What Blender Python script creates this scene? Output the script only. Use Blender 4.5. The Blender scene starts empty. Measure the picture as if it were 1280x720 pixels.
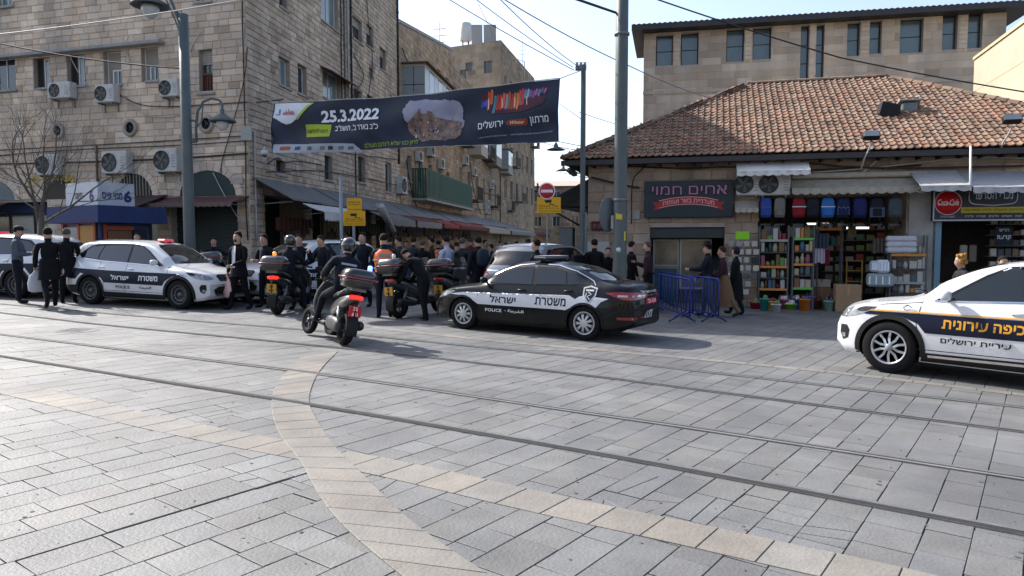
import bpy, bmesh, math, random
from mathutils import Vector, Matrix
from mathutils.bvhtree import BVHTree
random.seed(7)
R = math.radians
scene = bpy.context.scene
COL = scene.collection

# ---------------------------------------------------------------- camera, sky, sun, exposure
FPX, CAMH = 910.0, 1.70
TH = math.atan(59 / 910)
SL = 0.02
cd = bpy.data.cameras.new('camera'); cam = bpy.data.objects.new('camera', cd); COL.objects.link(cam)
cam.location = (0, 0, CAMH); cam.rotation_euler = (R(90) - TH, 0, 0)
cd.sensor_width = 36; cd.lens = 36 * FPX / 1280; cd.clip_start = 0.1; cd.clip_end = 2000
scene.camera = cam
SUN_EL, SUN_AZ = R(41), math.atan2(-0.8, 0.6)     # azimuth measured from +Y towards +X
world = bpy.data.worlds.new('World'); scene.world = world; world.use_nodes = True
wn = world.node_tree; sky = wn.nodes.new('ShaderNodeTexSky'); sky.sky_type = 'NISHITA'
sky.sun_disc = False; sky.sun_elevation = SUN_EL; sky.sun_rotation = SUN_AZ % (2 * math.pi)
sky.air_density = 0.9; sky.dust_density = 4.0; sky.ozone_density = 0.6; sky.altitude = 750
hs = wn.nodes.new('ShaderNodeHueSaturation'); hs.inputs['Saturation'].default_value = 0.9; hs.inputs['Value'].default_value = 1.08; wn.links.new(sky.outputs[0], hs.inputs['Color']); wn.links.new(hs.outputs[0], wn.nodes['Background'].inputs[0]); wn.nodes['Background'].inputs[1].default_value = 0.15
sl = bpy.data.lights.new('sun', 'SUN'); sun = bpy.data.objects.new('sun', sl); COL.objects.link(sun)
sl.energy = 4.4; sl.angle = R(0.5); sl.color = (1.0, 0.965, 0.92)
sv = Vector((math.sin(SUN_AZ) * math.cos(SUN_EL), math.cos(SUN_AZ) * math.cos(SUN_EL), math.sin(SUN_EL)))
sun.rotation_euler = sv.to_track_quat('Z', 'Y').to_euler(); sun.location = (-30, 20, 40)
scene.view_settings.view_transform = 'Standard'; scene.view_settings.look = 'None'
scene.view_settings.exposure = 0.95; scene.view_settings.gamma = 1.0

# ---------------------------------------------------------------- geometry of the place
def ray(px, py):
	u = (px - 640) / FPX; v = (360 - py) / FPX
	return Vector((u, math.cos(TH) + v * math.sin(TH), -math.sin(TH) + v * math.cos(TH)))
def gz(x): return -SL * x
def g(px, py, h=0.0):
	d = ray(px, py); t = (h - CAMH) / (d.z + SL * d.x)
	return Vector((d.x * t, d.y * t, CAMH + d.z * t))
def atY(px, py, Y):
	d = ray(px, py); t = Y / d.y
	return Vector((d.x * t, Y, CAMH + d.z * t))
class Frame:
	def __init__(s, o, ang):
		s.o = Vector((o[0], o[1], 0)); s.a = ang
		s.M = Matrix.Translation(s.o) @ Matrix.Rotation(ang, 4, 'Z')
		s.x = Vector((math.cos(ang), math.sin(ang), 0)); s.n = Vector((-math.sin(ang), math.cos(ang), 0))
	def at(s, px, py, dy=0.0):
		d = ray(px, py); c = Vector((0, 0, CAMH)); q = s.o + s.n * dy
		t = (q - c).dot(s.n) / d.dot(s.n); p = c + d * t
		return ((p - s.o).dot(s.x), p.z)
	def w(s, x, y, z): return s.M @ Vector((x, y, z))

# ---------------------------------------------------------------- materials
MATS = {}
def mat(name, col, rough=0.8, metal=0.0, var=0.15, scale=6.0, bump=0.0, tone=False, emit=0.0, coat=0.0,
		spec=0.5, col2=None, bscale=None, alpha=1.0, streak=0.0, trans=0.0):
	if name in MATS: return MATS[name]
	m = bpy.data.materials.new(name); m.use_nodes = True; nt = m.node_tree; N = nt.nodes; L = nt.links
	b = N['Principled BSDF']; MATS[name] = m
	b.inputs['Roughness'].default_value = rough; b.inputs['Metallic'].default_value = metal
	b.inputs['Specular IOR Level'].default_value = spec
	if coat: b.inputs['Coat Weight'].default_value = coat; b.inputs['Coat Roughness'].default_value = 0.04
	if trans: b.inputs['Transmission Weight'].default_value = trans
	if alpha < 1: b.inputs['Alpha'].default_value = alpha
	c2 = col2 or tuple(c * (1 - var) for c in col)
	tc = N.new('ShaderNodeTexCoord'); no = N.new('ShaderNodeTexNoise'); no.inputs['Scale'].default_value = scale
	no.inputs['Detail'].default_value = 5; no.inputs['Roughness'].default_value = 0.65
	geo = N.new('ShaderNodeNewGeometry')
	src = geo.outputs['Position'] if tone else tc.outputs['Object']
	if streak:
		mp = N.new('ShaderNodeMapping'); mp.inputs['Scale'].default_value = (1, 1, streak); L.new(src, mp.inputs[0]); src2 = mp.outputs[0]
	else: src2 = src
	L.new(src2, no.inputs['Vector'])
	cr = N.new('ShaderNodeValToRGB'); cr.color_ramp.elements[0].position = 0.32; cr.color_ramp.elements[1].position = 0.68
	cr.color_ramp.elements[0].color = (*c2, 1); cr.color_ramp.elements[1].color = (*col, 1)
	L.new(no.outputs['Fac'], cr.inputs[0]); out = cr.outputs[0]
	if tone:
		at = N.new('ShaderNodeAttribute'); at.attribute_name = 'tone'
		mx = N.new('ShaderNodeMix'); mx.data_type = 'RGBA'; mx.blend_type = 'MULTIPLY'; mx.inputs[0].default_value = 1
		L.new(out, mx.inputs[6]); L.new(at.outputs['Color'], mx.inputs[7]); out = mx.outputs[2]
		n2 = N.new('ShaderNodeTexNoise'); n2.inputs['Scale'].default_value = 0.45; n2.inputs['Detail'].default_value = 4
		mp2 = N.new('ShaderNodeMapping'); mp2.inputs['Scale'].default_value = (1.6, 1.6, .22); L.new(src, mp2.inputs[0]); L.new(mp2.outputs[0], n2.inputs['Vector'])
		c3 = N.new('ShaderNodeValToRGB'); c3.color_ramp.elements[0].position = 0.35; c3.color_ramp.elements[1].position = 0.65
		c3.color_ramp.elements[0].color = (0.76, 0.76, 0.77, 1); c3.color_ramp.elements[1].color = (1.08, 1.07, 1.05, 1)
		L.new(n2.outputs['Fac'], c3.inputs[0])
		m2 = N.new('ShaderNodeMix'); m2.data_type = 'RGBA'; m2.blend_type = 'MULTIPLY'; m2.inputs[0].default_value = 1
		L.new(out, m2.inputs[6]); L.new(c3.outputs[0], m2.inputs[7]); out = m2.outputs[2]
	L.new(out, b.inputs['Base Color'])
	if emit:
		L.new(out, b.inputs['Emission Color']); b.inputs['Emission Strength'].default_value = emit
	if bump:
		nb = N.new('ShaderNodeTexNoise'); nb.inputs['Scale'].default_value = bscale or scale * 4; nb.inputs['Detail'].default_value = 6
		L.new(src, nb.inputs['Vector'])
		bp = N.new('ShaderNodeBump'); bp.inputs['Strength'].default_value = bump; bp.inputs['Distance'].default_value = 0.02
		L.new(nb.outputs['Fac'], bp.inputs['Height']); L.new(bp.outputs[0], b.inputs['Normal'])
	return m
def C(h):
	r = []
	for i in (0, 2, 4):
		c = int(h[i:i + 2], 16) / 255; r.append(c / 12.92 if c < .04045 else ((c + .055) / 1.055) ** 2.4)
	return tuple(r)
def flat(h, rough=0.7, **k): k.setdefault('spec', .3); return mat('paint_' + h + ('' if rough == .7 else '_%d' % (rough * 100)) + ''.join(sorted(k)), C(h), rough, var=k.pop('var', 0.12), **k)

paver = mat('grey_paving', (0.150, 0.152, 0.151), 0.64, var=0.26, scale=2.2, bump=0.3, bscale=45, tone=True, spec=0.45)
cream = mat('cream_paving', (0.235, 0.220, 0.197), 0.62, var=0.2, scale=4.0, bump=0.3, bscale=40, tone=True, spec=0.3)
joint = mat('joint_sand', (0.085, 0.083, 0.078), 0.95, var=0.45, scale=2.0)
stone_m = mat('limestone', (0.65, 0.535, 0.43), 0.9, var=0.24, scale=1.3, bump=0.9, bscale=14, tone=True, spec=0.2)
stone_a = mat('limestone_alley', (0.60, 0.495, 0.40), 0.9, var=0.34, scale=1.3, bump=0.9, bscale=14, tone=True, spec=0.2)
mortar = mat('mortar', (0.36, 0.30, 0.25), 0.95, var=0.3, scale=1.5, bump=0.5)
stone_b = mat('dressed_stone', (0.54, 0.44, 0.35), 0.85, var=0.12, scale=0.8, bump=0.3, bscale=10, tone=True, spec=0.2)
mortar_b = mat('pale_mortar', (0.42, 0.34, 0.285), 0.95, var=0.2)
render_cream = mat('cream_render', (0.42, 0.37, 0.27), 0.9, var=0.15, scale=0.7, bump=0.2)
plaster = mat('old_plaster', (0.36, 0.31, 0.26), 0.92, var=0.4, scale=1.2, bump=0.6, bscale=12)
concrete = mat('concrete', (0.34, 0.33, 0.31), 0.9, var=0.3, scale=2.0, bump=0.4)
tile_m = mat('roof_tile', (0.235, 0.145, 0.095), 0.85, var=0.4, scale=2.2, tone=True, bump=0.3, bscale=30)
glass = mat('window_glass', (0.035, 0.045, 0.05), 0.06, var=0.3, scale=1.0, spec=0.8)
glass_l = mat('pale_glass', (0.20, 0.24, 0.26), 0.12, var=0.3, scale=1.0, spec=0.8)
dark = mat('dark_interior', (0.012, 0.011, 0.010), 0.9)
steel = mat('galvanised_steel', (0.16, 0.18, 0.18), 0.5, 0.35, var=0.25, scale=4, bump=0.05)
polem = mat('pole_paint', (0.085, 0.105, 0.105), 0.55, 0.0, var=0.25, scale=3, bump=0.05)
white_m = mat('white_enamel', (0.58, 0.58, 0.555), 0.5, var=0.15, scale=3)
acw = mat('ac_casing', (0.50, 0.49, 0.46), 0.55, var=0.25, scale=4)
blackm = mat('black_rubber', (0.009, 0.009, 0.0095), 0.85, var=0.3, spec=.2)
plastic = mat('black_plastic', (0.012, 0.012, 0.013), 0.6, spec=.25, var=0.2, bump=0.1, bscale=200)
chrome = mat('chrome', (0.75, 0.76, 0.78), 0.16, 1.0, var=0.1)
alloy = mat('alloy', (0.55, 0.56, 0.58), 0.3, 0.9, var=0.15)
railm = mat('rail_steel', (0.34, 0.33, 0.32), 0.36, 0.7, var=0.3, scale=8)
bitumen = mat('bitumen', (0.175, 0.172, 0.166), 0.8, var=0.3, scale=6, bump=0.3)
groove = mat('groove_dark', (0.02, 0.018, 0.017), 0.9, var=0.3)
cable = mat('cable_black', (0.015, 0.014, 0.014), 0.7)
cablew = mat('cable_pale', (0.42, 0.40, 0.37), 0.6)
skinm = mat('skin', (0.42, 0.25, 0.175), 0.55, var=0.12, scale=8)
wood = mat('wood', (0.22, 0.13, 0.07), 0.7, var=0.3, streak=0.2)
card = mat('cardboard', (0.33, 0.21, 0.12), 0.85, var=0.2, scale=3)
bark = mat('bark', (0.10, 0.085, 0.07), 0.95, var=0.4, scale=6, bump=0.8, streak=0.3)

# ---------------------------------------------------------------- mesh builder
class MB:
	def __init__(s, xf=None): s.v = []; s.f = []; s.m = []; s.t = []; s.xf = xf or Matrix.Identity(4); s.tn = (1, 1, 1); s.sm = []; s.smooth = False
	def add(s, vs, fs, mi=0, xf=None, smooth=None):
		X = s.xf @ xf if xf is not None else s.xf
		o = len(s.v); s.v += [X @ Vector(p) for p in vs]
		for f in fs: s.f.append([i + o for i in f]); s.m.append(mi); s.t.append(s.tn); s.sm.append(s.smooth if smooth is None else smooth)
		return s
	def box(s, x0, x1, y0, y1, z0, z1, mi=0, xf=None):
		vs = [(x, y, z) for x in (x0, x1) for y in (y0, y1) for z in (z0, z1)]
		return s.add(vs, [(0, 1, 3, 2), (4, 6, 7, 5), (0, 4, 5, 1), (2, 3, 7, 6), (0, 2, 6, 4), (1, 5, 7, 3)], mi, xf, smooth=False)
	def bbox(s, x0, x1, y0, y1, z0, z1, r=0.02, mi=0, xf=None):
		cx, cy, cz = (x0 + x1) / 2, (y0 + y1) / 2, (z0 + z1) / 2
		hx, hy, hz = (x1 - x0) / 2, (y1 - y0) / 2, (z1 - z0) / 2; r = min(r, hx * .9, hy * .9, hz * .9)
		bm = bmesh.new(); bmesh.ops.create_cube(bm, size=1, matrix=Matrix.Translation((cx, cy, cz)) @ Matrix.Diagonal((2 * hx, 2 * hy, 2 * hz, 1)))
		bmesh.ops.bevel(bm, geom=bm.edges[:], offset=r, segments=1, affect='EDGES', profile=0.5)
		s.bm(bm, mi, xf); return s
	def bm(s, bm, mi=0, xf=None, smooth=None):
		bm.verts.index_update()
		s.add([v.co.copy() for v in bm.verts], [[v.index for v in f.verts] for f in bm.faces], mi, xf, smooth); bm.free(); return s
	def prism(s, poly, y0, y1, mi=0, xf=None):
		n = len(poly); vs = [(x, y0, z) for x, z in poly] + [(x, y1, z) for x, z in poly]
		fs = [tuple(range(n))[::-1], tuple(range(n, 2 * n))] + [(i, (i + 1) % n, n + (i + 1) % n, n + i) for i in range(n)]
		return s.add(vs, fs, mi, xf, smooth=False)
	def tube(s, pts, r, n=8, mi=0, cap=True, sx=1.0, xf=None, smooth=True):
		pts = [Vector(p) for p in pts]; rs = r if isinstance(r, (list, tuple)) else [r] * len(pts)
		o = []; fs = []; up = None
		for i, p in enumerate(pts):
			d = (pts[min(i + 1, len(pts) - 1)] - pts[max(i - 1, 0)])
			if d.length < 1e-6: d = Vector((0, 0, 1))
			d.normalize()
			if up is None: up = d.cross(Vector((0, 0, 1)) if abs(d.z) < .95 else Vector((1, 0, 0))).normalized()
			a = (up - d * up.dot(d)).normalized(); up = a; b = d.cross(a)
			for k in range(n):
				t = 2 * math.pi * k / n; o.append(p + (a * math.cos(t) * sx + b * math.sin(t)) * rs[i])
		for i in range(len(pts) - 1):
			for k in range(n): fs.append((i * n + k, i * n + (k + 1) % n, (i + 1) * n + (k + 1) % n, (i + 1) * n + k))
		if cap: fs += [tuple(range(n))[::-1], tuple(range((len(pts) - 1) * n, len(pts) * n))]
		return s.add(o, fs, mi, xf, smooth)
	def lathe(s, prof, n=16, mi=0, xf=None, smooth=True, axis='Z', cap=True):
		o = []; fs = []
		for r, z in prof:
			for k in range(n):
				t = 2 * math.pi * k / n
				o.append((r * math.cos(t), r * math.sin(t), z) if axis == 'Z' else (r * math.cos(t), z, r * math.sin(t)))
		for i in range(len(prof) - 1):
			for k in range(n): fs.append((i * n + k, i * n + (k + 1) % n, (i + 1) * n + (k + 1) % n, (i + 1) * n + k))
		if cap and prof[0][0] > 1e-5: fs.append(tuple(range(n))[::-1])
		if cap and prof[-1][0] > 1e-5: fs.append(tuple(range((len(prof) - 1) * n, len(prof) * n)))
		return s.add(o, fs, mi, xf, smooth)
	def ell(s, c, r, mi=0, nu=12, nv=8, xf=None, p=2.0):
		o = []; fs = []; e = 2 / p
		sg = lambda a: math.copysign(abs(a) ** e, a)
		for j in range(nv + 1):
			b = -math.pi / 2 + math.pi * j / nv
			for i in range(nu):
				a = 2 * math.pi * i / nu
				o.append((c[0] + r[0] * sg(math.cos(b)) * sg(math.cos(a)), c[1] + r[1] * sg(math.cos(b)) * sg(math.sin(a)), c[2] + r[2] * sg(math.sin(b))))
		for j in range(nv):
			for i in range(nu): fs.append((j * nu + i, j * nu + (i + 1) % nu, (j + 1) * nu + (i + 1) % nu, (j + 1) * nu + i))
		return s.add(o, fs, mi, xf, True)
	def loft(s, rings, mi=0, cap=True, smooth=True, xf=None, closed=True):
		n = len(rings[0]); o = [p for r in rings for p in r]; fs = []
		for i in range(len(rings) - 1):
			for k in range(n if closed else n - 1): fs.append((i * n + k, i * n + (k + 1) % n, (i + 1) * n + (k + 1) % n, (i + 1) * n + k))
		if cap and closed: fs += [tuple(range(n))[::-1], tuple(range((len(rings) - 1) * n, len(rings) * n))]
		return s.add(o, fs, mi, xf, smooth)
	def quad(s, a, b, c, d, mi=0, xf=None): return s.add([a, b, c, d], [(0, 1, 2, 3)], mi, xf, False)
	def mesh(s, name, mats, inv=None):
		me = bpy.data.meshes.new(name)
		vs = s.v if inv is None else [inv @ p for p in s.v]
		me.from_pydata([tuple(p) for p in vs], [], s.f)
		for m in (mats if isinstance(mats, (list, tuple)) else [mats]): me.materials.append(m)
		me.polygons.foreach_set('material_index', s.m)
		me.polygons.foreach_set('use_smooth', s.sm)
		at = me.attributes.new('tone', 'FLOAT_COLOR', 'FACE')
		at.data.foreach_set('color', [c for t in s.t for c in (t[0], t[1], t[2], 1.0)])
		me.update(); return me
	def build(s, name, mats, parent=None, **k):
		inv = W[parent].inverted() if parent is not None else None
		o = bpy.data.objects.new(name, s.mesh(name, mats, inv)); COL.objects.link(o); W[o] = W[parent] if parent is not None else Matrix.Identity(4)
		if parent is not None: o.parent = parent
		if k: tag(o, **k)
		return o
W = {}
def tag(o, label=None, cat=None, group=None, kind=None):
	if label: o['label'] = label
	if cat: o['category'] = cat
	if group: o['group'] = group
	if kind: o['kind'] = kind
	return o
def thing(name, loc, rz=0.0, label=None, cat=None, group=None, rx=0, ry=0, sc=1.0):
	o = bpy.data.objects.new(name, None); COL.objects.link(o); o.empty_display_size = .2
	o.location = loc; o.rotation_euler = (rx, ry, rz); o.scale = (sc, sc, sc)
	W[o] = Matrix.LocRotScale(Vector(loc), o.rotation_euler, Vector((sc, sc, sc)))
	return tag(o, label, cat, group)
def inst(name, me, parent, M):
	o = bpy.data.objects.new(name, me); COL.objects.link(o)
	if parent is not None: o.parent = parent; o.matrix_basis = W[parent].inverted() @ M
	else: o.matrix_basis = M
	W[o] = M; return o
def lb(parent):
	return MB(W[parent].copy())
KIDS = {}
def kids(o): return [c for c in bpy.data.objects if c.parent == o]
def copy_tree(o, parent=None, _k=None):
	c = o.copy(); COL.objects.link(c)
	for kx in ('label', 'group', 'category'):
		pass
	if parent is not None: c.parent = parent
	for ch in (o.children): copy_tree(ch, c)
	return c
def sharp(o, ang=35):
	me = o.data; me.polygons.foreach_set('use_smooth', [True] * len(me.polygons)); me.set_sharp_from_angle(angle=R(ang)); return o

# ---- lettering -> flat mesh in (x, z), centred, given height of the capital line
GL = {}
def raw_glyph(ch, bold):
	cu = bpy.data.curves.new('t', 'FONT'); cu.body = ch; cu.size = 1.0; cu.offset = bold; cu.resolution_u = 2
	ob = bpy.data.objects.new('t', cu); COL.objects.link(ob); me = ob.evaluated_get(bpy.context.evaluated_depsgraph_get()).to_mesh()
	v = [(p.co.x, p.co.y) for p in me.vertices]; f = [list(p.vertices) for p in me.polygons]; ob.to_mesh_clear(); bpy.data.objects.remove(ob); bpy.data.curves.remove(cu); return v, f
def glyph(ch, b):
	if (ch, b) in GL: return GL[(ch, b)]
	if ch == ' ': GL[(ch, b)] = ([], [], .24); return GL[(ch, b)]
	src = {'ת': 'ח', 'ד': 'ר', '״': '"', '׳': "'"}.get(ch, ch); bb = b
	if src == 'א': bb = max(b, .01)
	if src == 'ע': bb = .01 if b < .02 else .028
	if src == 'פ': bb = 0 if b < .016 else .03
	if src == 'צ': bb = 0
	v, f = raw_glyph(src, bb); v2, _ = raw_glyph(src + src, bb)
	adv = (max(p[0] for p in v2) - min(p[0] for p in v2)) - (max(p[0] for p in v) - min(p[0] for p in v)); x0 = min(p[0] for p in v); x1 = max(p[0] for p in v); y1 = max(p[1] for p in v); th = .07 + 2 * b; n = len(v)
	if ch == 'ת':
		y0 = min(p[1] for p in v); v = [(x + .07, y) for x, y in v] + [(x0 - .03, y0), (x0 + .07, y0), (x0 + .07, y0 + th), (x0 - .03, y0 + th)]; f = f + [[n, n + 1, n + 2, n + 3]]; adv += .08
	if ch == 'ד': v = v + [(x1, y1 - th), (x1 + .06, y1 - th), (x1 + .06, y1), (x1, y1)]; f = f + [[n, n + 1, n + 2, n + 3]]; adv += .05
	GL[(ch, b)] = (v, f, adv); return GL[(ch, b)]
def heb2d(s, h, bold, width):
	bold = min(bold, .03); out = ''; buf = ''
	for ch in s[::-1]:
		if ch.isdigit(): buf = ch + buf
		else: out += buf + ch; buf = ''
	V = []; F = []; pen = 0
	for ch in out + buf:
		v, f, a = glyph(ch, bold); n = len(V); V += [(x + pen, y) for x, y in v]; F += [[i + n for i in q] for q in f]; pen += a + bold
	x0 = min(p[0] for p in V); x1 = max(p[0] for p in V); y0 = min(p[1] for p in V); y1 = max(p[1] for p in V); k = h / (y1 - y0); kx = width / (x1 - x0) if width else k
	return [((x - (x0 + x1) / 2) * kx, (y - (y0 + y1) / 2) * k) for x, y in V], F
def text2d(s, h, bold=0.0, rtl=False, width=None, shear=0.0):
	if rtl: return heb2d(s, h, bold, width)
	cu = bpy.data.curves.new('t', 'FONT'); cu.body = s; cu.size = 1.0; cu.offset = bold; cu.resolution_u = 2; cu.shear = shear
	ob = bpy.data.objects.new('t', cu); COL.objects.link(ob)
	dg = bpy.context.evaluated_depsgraph_get(); me = ob.evaluated_get(dg).to_mesh()
	vs = [v.co.copy() for v in me.vertices]; fs = [list(p.vertices) for p in me.polygons]
	ob.to_mesh_clear(); bpy.data.objects.remove(ob); bpy.data.curves.remove(cu)
	if not vs: return [], []
	x0 = min(v.x for v in vs); x1 = max(v.x for v in vs); y0 = min(v.y for v in vs); y1 = max(v.y for v in vs)
	k = h / max(1e-6, y1 - y0); kx = width / (x1 - x0) if width else k
	return [((v.x - (x0 + x1) / 2) * kx, (v.y - (y0 + y1) / 2) * k) for v in vs], fs
def put_text(mb, s, cx, cz, h, y=0.0, mi=0, thick=0.0, **k):
	v2, fs = text2d(s, h, **k)
	if not v2: return
	mb.add([(cx + a, y, cz + b) for a, b in v2], fs, mi, smooth=False)
	if thick:
		ec = {}
		for f in fs:
			for i in range(len(f)):
				a, b = f[i], f[(i + 1) % len(f)]; ec[(a, b)] = 1
		n = len(v2); vs = [(cx + a, y, cz + b) for a, b in v2] + [(cx + a, y + thick, cz + b) for a, b in v2]
		mb.add(vs, [(b, a, a + n, b + n) for (a, b) in ec if (b, a) not in ec], mi, smooth=False)
# ================================================================ the street and its paving
GM = Matrix.Rotation(math.atan(SL), 4, 'Y')
ground = thing('ground', (0, 0, 0)); bpy.data.objects.remove(ground)
gb = MB(); S = 900
gb.quad((-S, -S, -0.014), (S, -S, -0.014), (S, S, -0.014), (-S, S, -0.014))
gme = gb.mesh('ground', joint); ground = bpy.data.objects.new('ground', gme); COL.objects.link(ground)
ground.rotation_euler = (0, math.atan(SL), 0); W[ground] = GM; tag(ground, kind='structure')
def slab_geo(mb, poly, z=0.0, d=0.012, c=0.003):
	n = len(poly); cx = sum(p[0] for p in poly) / n; cy = sum(p[1] for p in poly) / n
	top = []
	for x, y in poly:
		l = math.hypot(x - cx, y - cy); k = max(0.5, 1 - c * 1.4 / max(l, .02)); top.append((cx + (x - cx) * k, cy + (y - cy) * k, z))
	vs = top + [(x, y, z - c * .6) for x, y in poly] + [(x, y, z - d) for x, y in poly]
	fs = [tuple(range(n))] + [(n + i, n + (i + 1) % n, (i + 1) % n, i) for i in range(n)] + [(2 * n + i, 2 * n + (i + 1) % n, n + (i + 1) % n, n + i) for i in range(n)]
	mb.add(vs, fs, 0, smooth=False)
ua = R(-36); U2 = Vector((math.cos(ua), math.sin(ua))); V2 = Vector((-U2.y, U2.x))
crack = Vector((-2.57, 3.66)); u_c = crack.dot(U2); v_c = crack.dot(V2)
slabs = []
def strips(u0, sgn, n):
	u = u0
	for i in range(n):
		wd = random.uniform(0.23, 0.34)
		yield (u, u + sgn * wd, i); u += sgn * wd
allst = list(strips(u_c, 1, 98)) + list(strips(u_c, -1, 106))
for ua0, ub0, i in allst:
	lo, hi = min(ua0, ub0), max(ua0, ub0); v = -8 + random.random() * .5
	while v < 36:
		ln = random.choice([0.27, 0.33, 0.38, 0.44, 0.52]) * random.uniform(.95, 1.06)
		if random.random() < .06: ln *= .5
		c = U2 * ((lo + hi) / 2) + V2 * (v + ln / 2)
		if 2.4 < c.y < 25 and -(0.76 * c.y + 1.6) < c.x < 0.76 * c.y + 1.6 and c.x < 15.5:
			gp = 0.0035; jl = jh = gp
			if abs(lo - u_c) < 1e-6 and v_c - .1 < v < v_c + 2.1: jl = 0.016
			if abs(hi - u_c) < 1e-6 and v_c + .4 < v < v_c + 1.6: jh = 0.012
			q = lambda: random.uniform(-.0025, .0025)
			def P(a, b): p = U2 * (a + q()) + V2 * (b + q()); return (p.x, p.y)
			poly = [P(lo + jl, v + gp), P(hi - jh, v + gp), P(hi - jh, v + ln - gp), P(lo + jl, v + ln - gp)]
			z = random.uniform(-.0015, .0015); t = random.gauss(1, .06); wz = random.uniform(-.015, .025)
			lf = max(0.0, min(1.0, (-c.x * .55 + 2.5 - abs(c.y - 5.5) * .25) / 4))     # left paving toned up: paler patina plus sun glare painted in
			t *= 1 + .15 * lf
			sc_ = c.y - abs(c.x) * .3 + (50 if abs(c.x) > .72 * c.y or c.y < 3.45 else 0)
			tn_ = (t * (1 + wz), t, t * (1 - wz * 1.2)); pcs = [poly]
			for (bx, by, br) in ((-1.35, 4.9, .5), (1.75, 4.35, .42), (.9, 4.75, .35), (-2.9, 6.6, .5)):
				if (c.x - bx) ** 2 + (c.y - by) ** 2 < br * br:
					for rep in range(random.choice([1, 2])):
						q_ = pcs.pop(0); f1, f2 = random.uniform(.3, .7), random.uniform(.3, .7); k1 = random.choice([0, 1]); n_ = len(q_)
						if n_ != 4: pcs.append(q_); continue
						L1 = lambda a_, b_, f_: (a_[0] + (b_[0] - a_[0]) * f_, a_[1] + (b_[1] - a_[1]) * f_); e = .012
						pcs.append([q_[k1], L1(q_[k1], q_[(k1 + 1) % 4], f1 - e), L1(q_[(k1 + 3) % 4], q_[(k1 + 2) % 4], f2 - e), q_[(k1 + 3) % 4]]); pcs.append([L1(q_[k1], q_[(k1 + 1) % 4], f1 + e), q_[(k1 + 1) % 4], q_[(k1 + 2) % 4], L1(q_[(k1 + 3) % 4], q_[(k1 + 2) % 4], f2 + e)])
					break
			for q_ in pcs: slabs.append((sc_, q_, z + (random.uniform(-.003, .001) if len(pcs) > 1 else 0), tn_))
		v += ln
slabs.sort(key=lambda s: s[0])
def emit_slabs(lst, nparts, name, m, stuffname, parent):
	for sc_, poly, z, t in lst[:nparts]:
		cx = sum(p[0] for p in poly) / len(poly); cy = sum(p[1] for p in poly) / len(poly)
		mb = MB(); mb.tn = t; slab_geo(mb, [(x - cx, y - cy) for x, y in poly], 0)
		inst(name, mb.mesh(name, m), parent, GM @ Matrix.Translation((cx, cy, z)))
	if lst[nparts:]:
		mb = MB(GM)
		for sc_, poly, z, t in lst[nparts:]:
			mb.tn = t; slab_geo(mb, poly, z)
		mb.build(stuffname, m, parent, kind='stuff')
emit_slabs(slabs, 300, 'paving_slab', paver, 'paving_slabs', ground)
def far_strip(x0, x1, y0, y1, m, z):
	pass
# far roadway beyond the loose slabs
fb = MB(GM); fb.tn = (1, 1, 1)
fb.quad((-60, 25, -.006), (60, 25, -.006), (60, 200, -.006), (-60, 200, -.006)); fb.build('road', paver, None, kind='structure')
gP = lambda px, py: (lambda p: (p.x, p.y))(g(px, py))
def resample(pts, n):
	d = [0]
	for a, b in zip(pts, pts[1:]): d.append(d[-1] + math.dist(a, b))
	out = []
	for k in range(n + 1):
		t = d[-1] * k / n; i = 0
		while i < len(pts) - 2 and d[i + 1] < t: i += 1
		f = (t - d[i]) / max(1e-9, d[i + 1] - d[i]); out.append((pts[i][0] + (pts[i + 1][0] - pts[i][0]) * f, pts[i][1] + (pts[i + 1][1] - pts[i][1]) * f))
	return out
def smooth(pts, it=2):
	for _ in range(it):
		q = [pts[0]]
		for a, b in zip(pts, pts[1:]): q += [(a[0] * .75 + b[0] * .25, a[1] * .75 + b[1] * .25), (a[0] * .25 + b[0] * .75, a[1] * .25 + b[1] * .75)]
		pts = q + [pts[-1]]
	return pts
def band(Lp, Rp, n, z, name='band_stone', tn=1.0):
	A = resample(Lp, n); B = resample(Rp, n); out = []
	for i in range(n):
		if min(A[i][1], B[i][1]) < 2.5: continue
		a0, a1, b0, b1 = A[i], A[i + 1], B[i], B[i + 1]
		def mv(p, q, e): l = math.dist(p, q); return (p[0] + (q[0] - p[0]) * e / l, p[1] + (q[1] - p[1]) * e / l)
		poly = [mv(a0, a1, .004), mv(a1, a0, .004), mv(b1, b0, .004), mv(b0, b1, .004)]
		ar = sum(poly[k][0] * poly[(k + 1) % 4][1] - poly[(k + 1) % 4][0] * poly[k][1] for k in range(4))
		if ar < 0: poly = poly[::-1]
		t = random.gauss(1, .05) * tn; wz = random.uniform(-.03, .04)
		out.append((0, poly, z + random.uniform(0, .001), (t * (1 + wz), t, t * (1 - wz))))
	emit_slabs(out, 300, name, cream, name, ground)
bA = [gP(*p) for p in [(0, 484), (89, 504), (191, 529), (311, 553), (455, 579), (567, 604), (678, 630), (850, 666), (1005, 701), (1117, 724)]]
bA = [(bA[0][0] - 4.3, bA[0][1] + 2.6)] + bA + [(bA[-1][0] + 1.6, bA[-1][1] - 1.15)]
bA = smooth(bA, 2)
band([(x - V2.x * .17, y - V2.y * .17) for x, y in bA], [(x + V2.x * .19, y + V2.y * .19) for x, y in bA], 48, .006)
BL = smooth([gP(*p) for p in [(376, 447), (346, 478), (337, 505), (347, 544), (378, 578), (396, 618), (427, 658), (469, 694), (504, 722)]], 2)
BR = smooth([gP(*p) for p in [(422, 440), (397, 465), (384, 498), (391, 518), (418, 560), (456, 596), (500, 642), (553, 682), (615, 722)]], 2)
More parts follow.
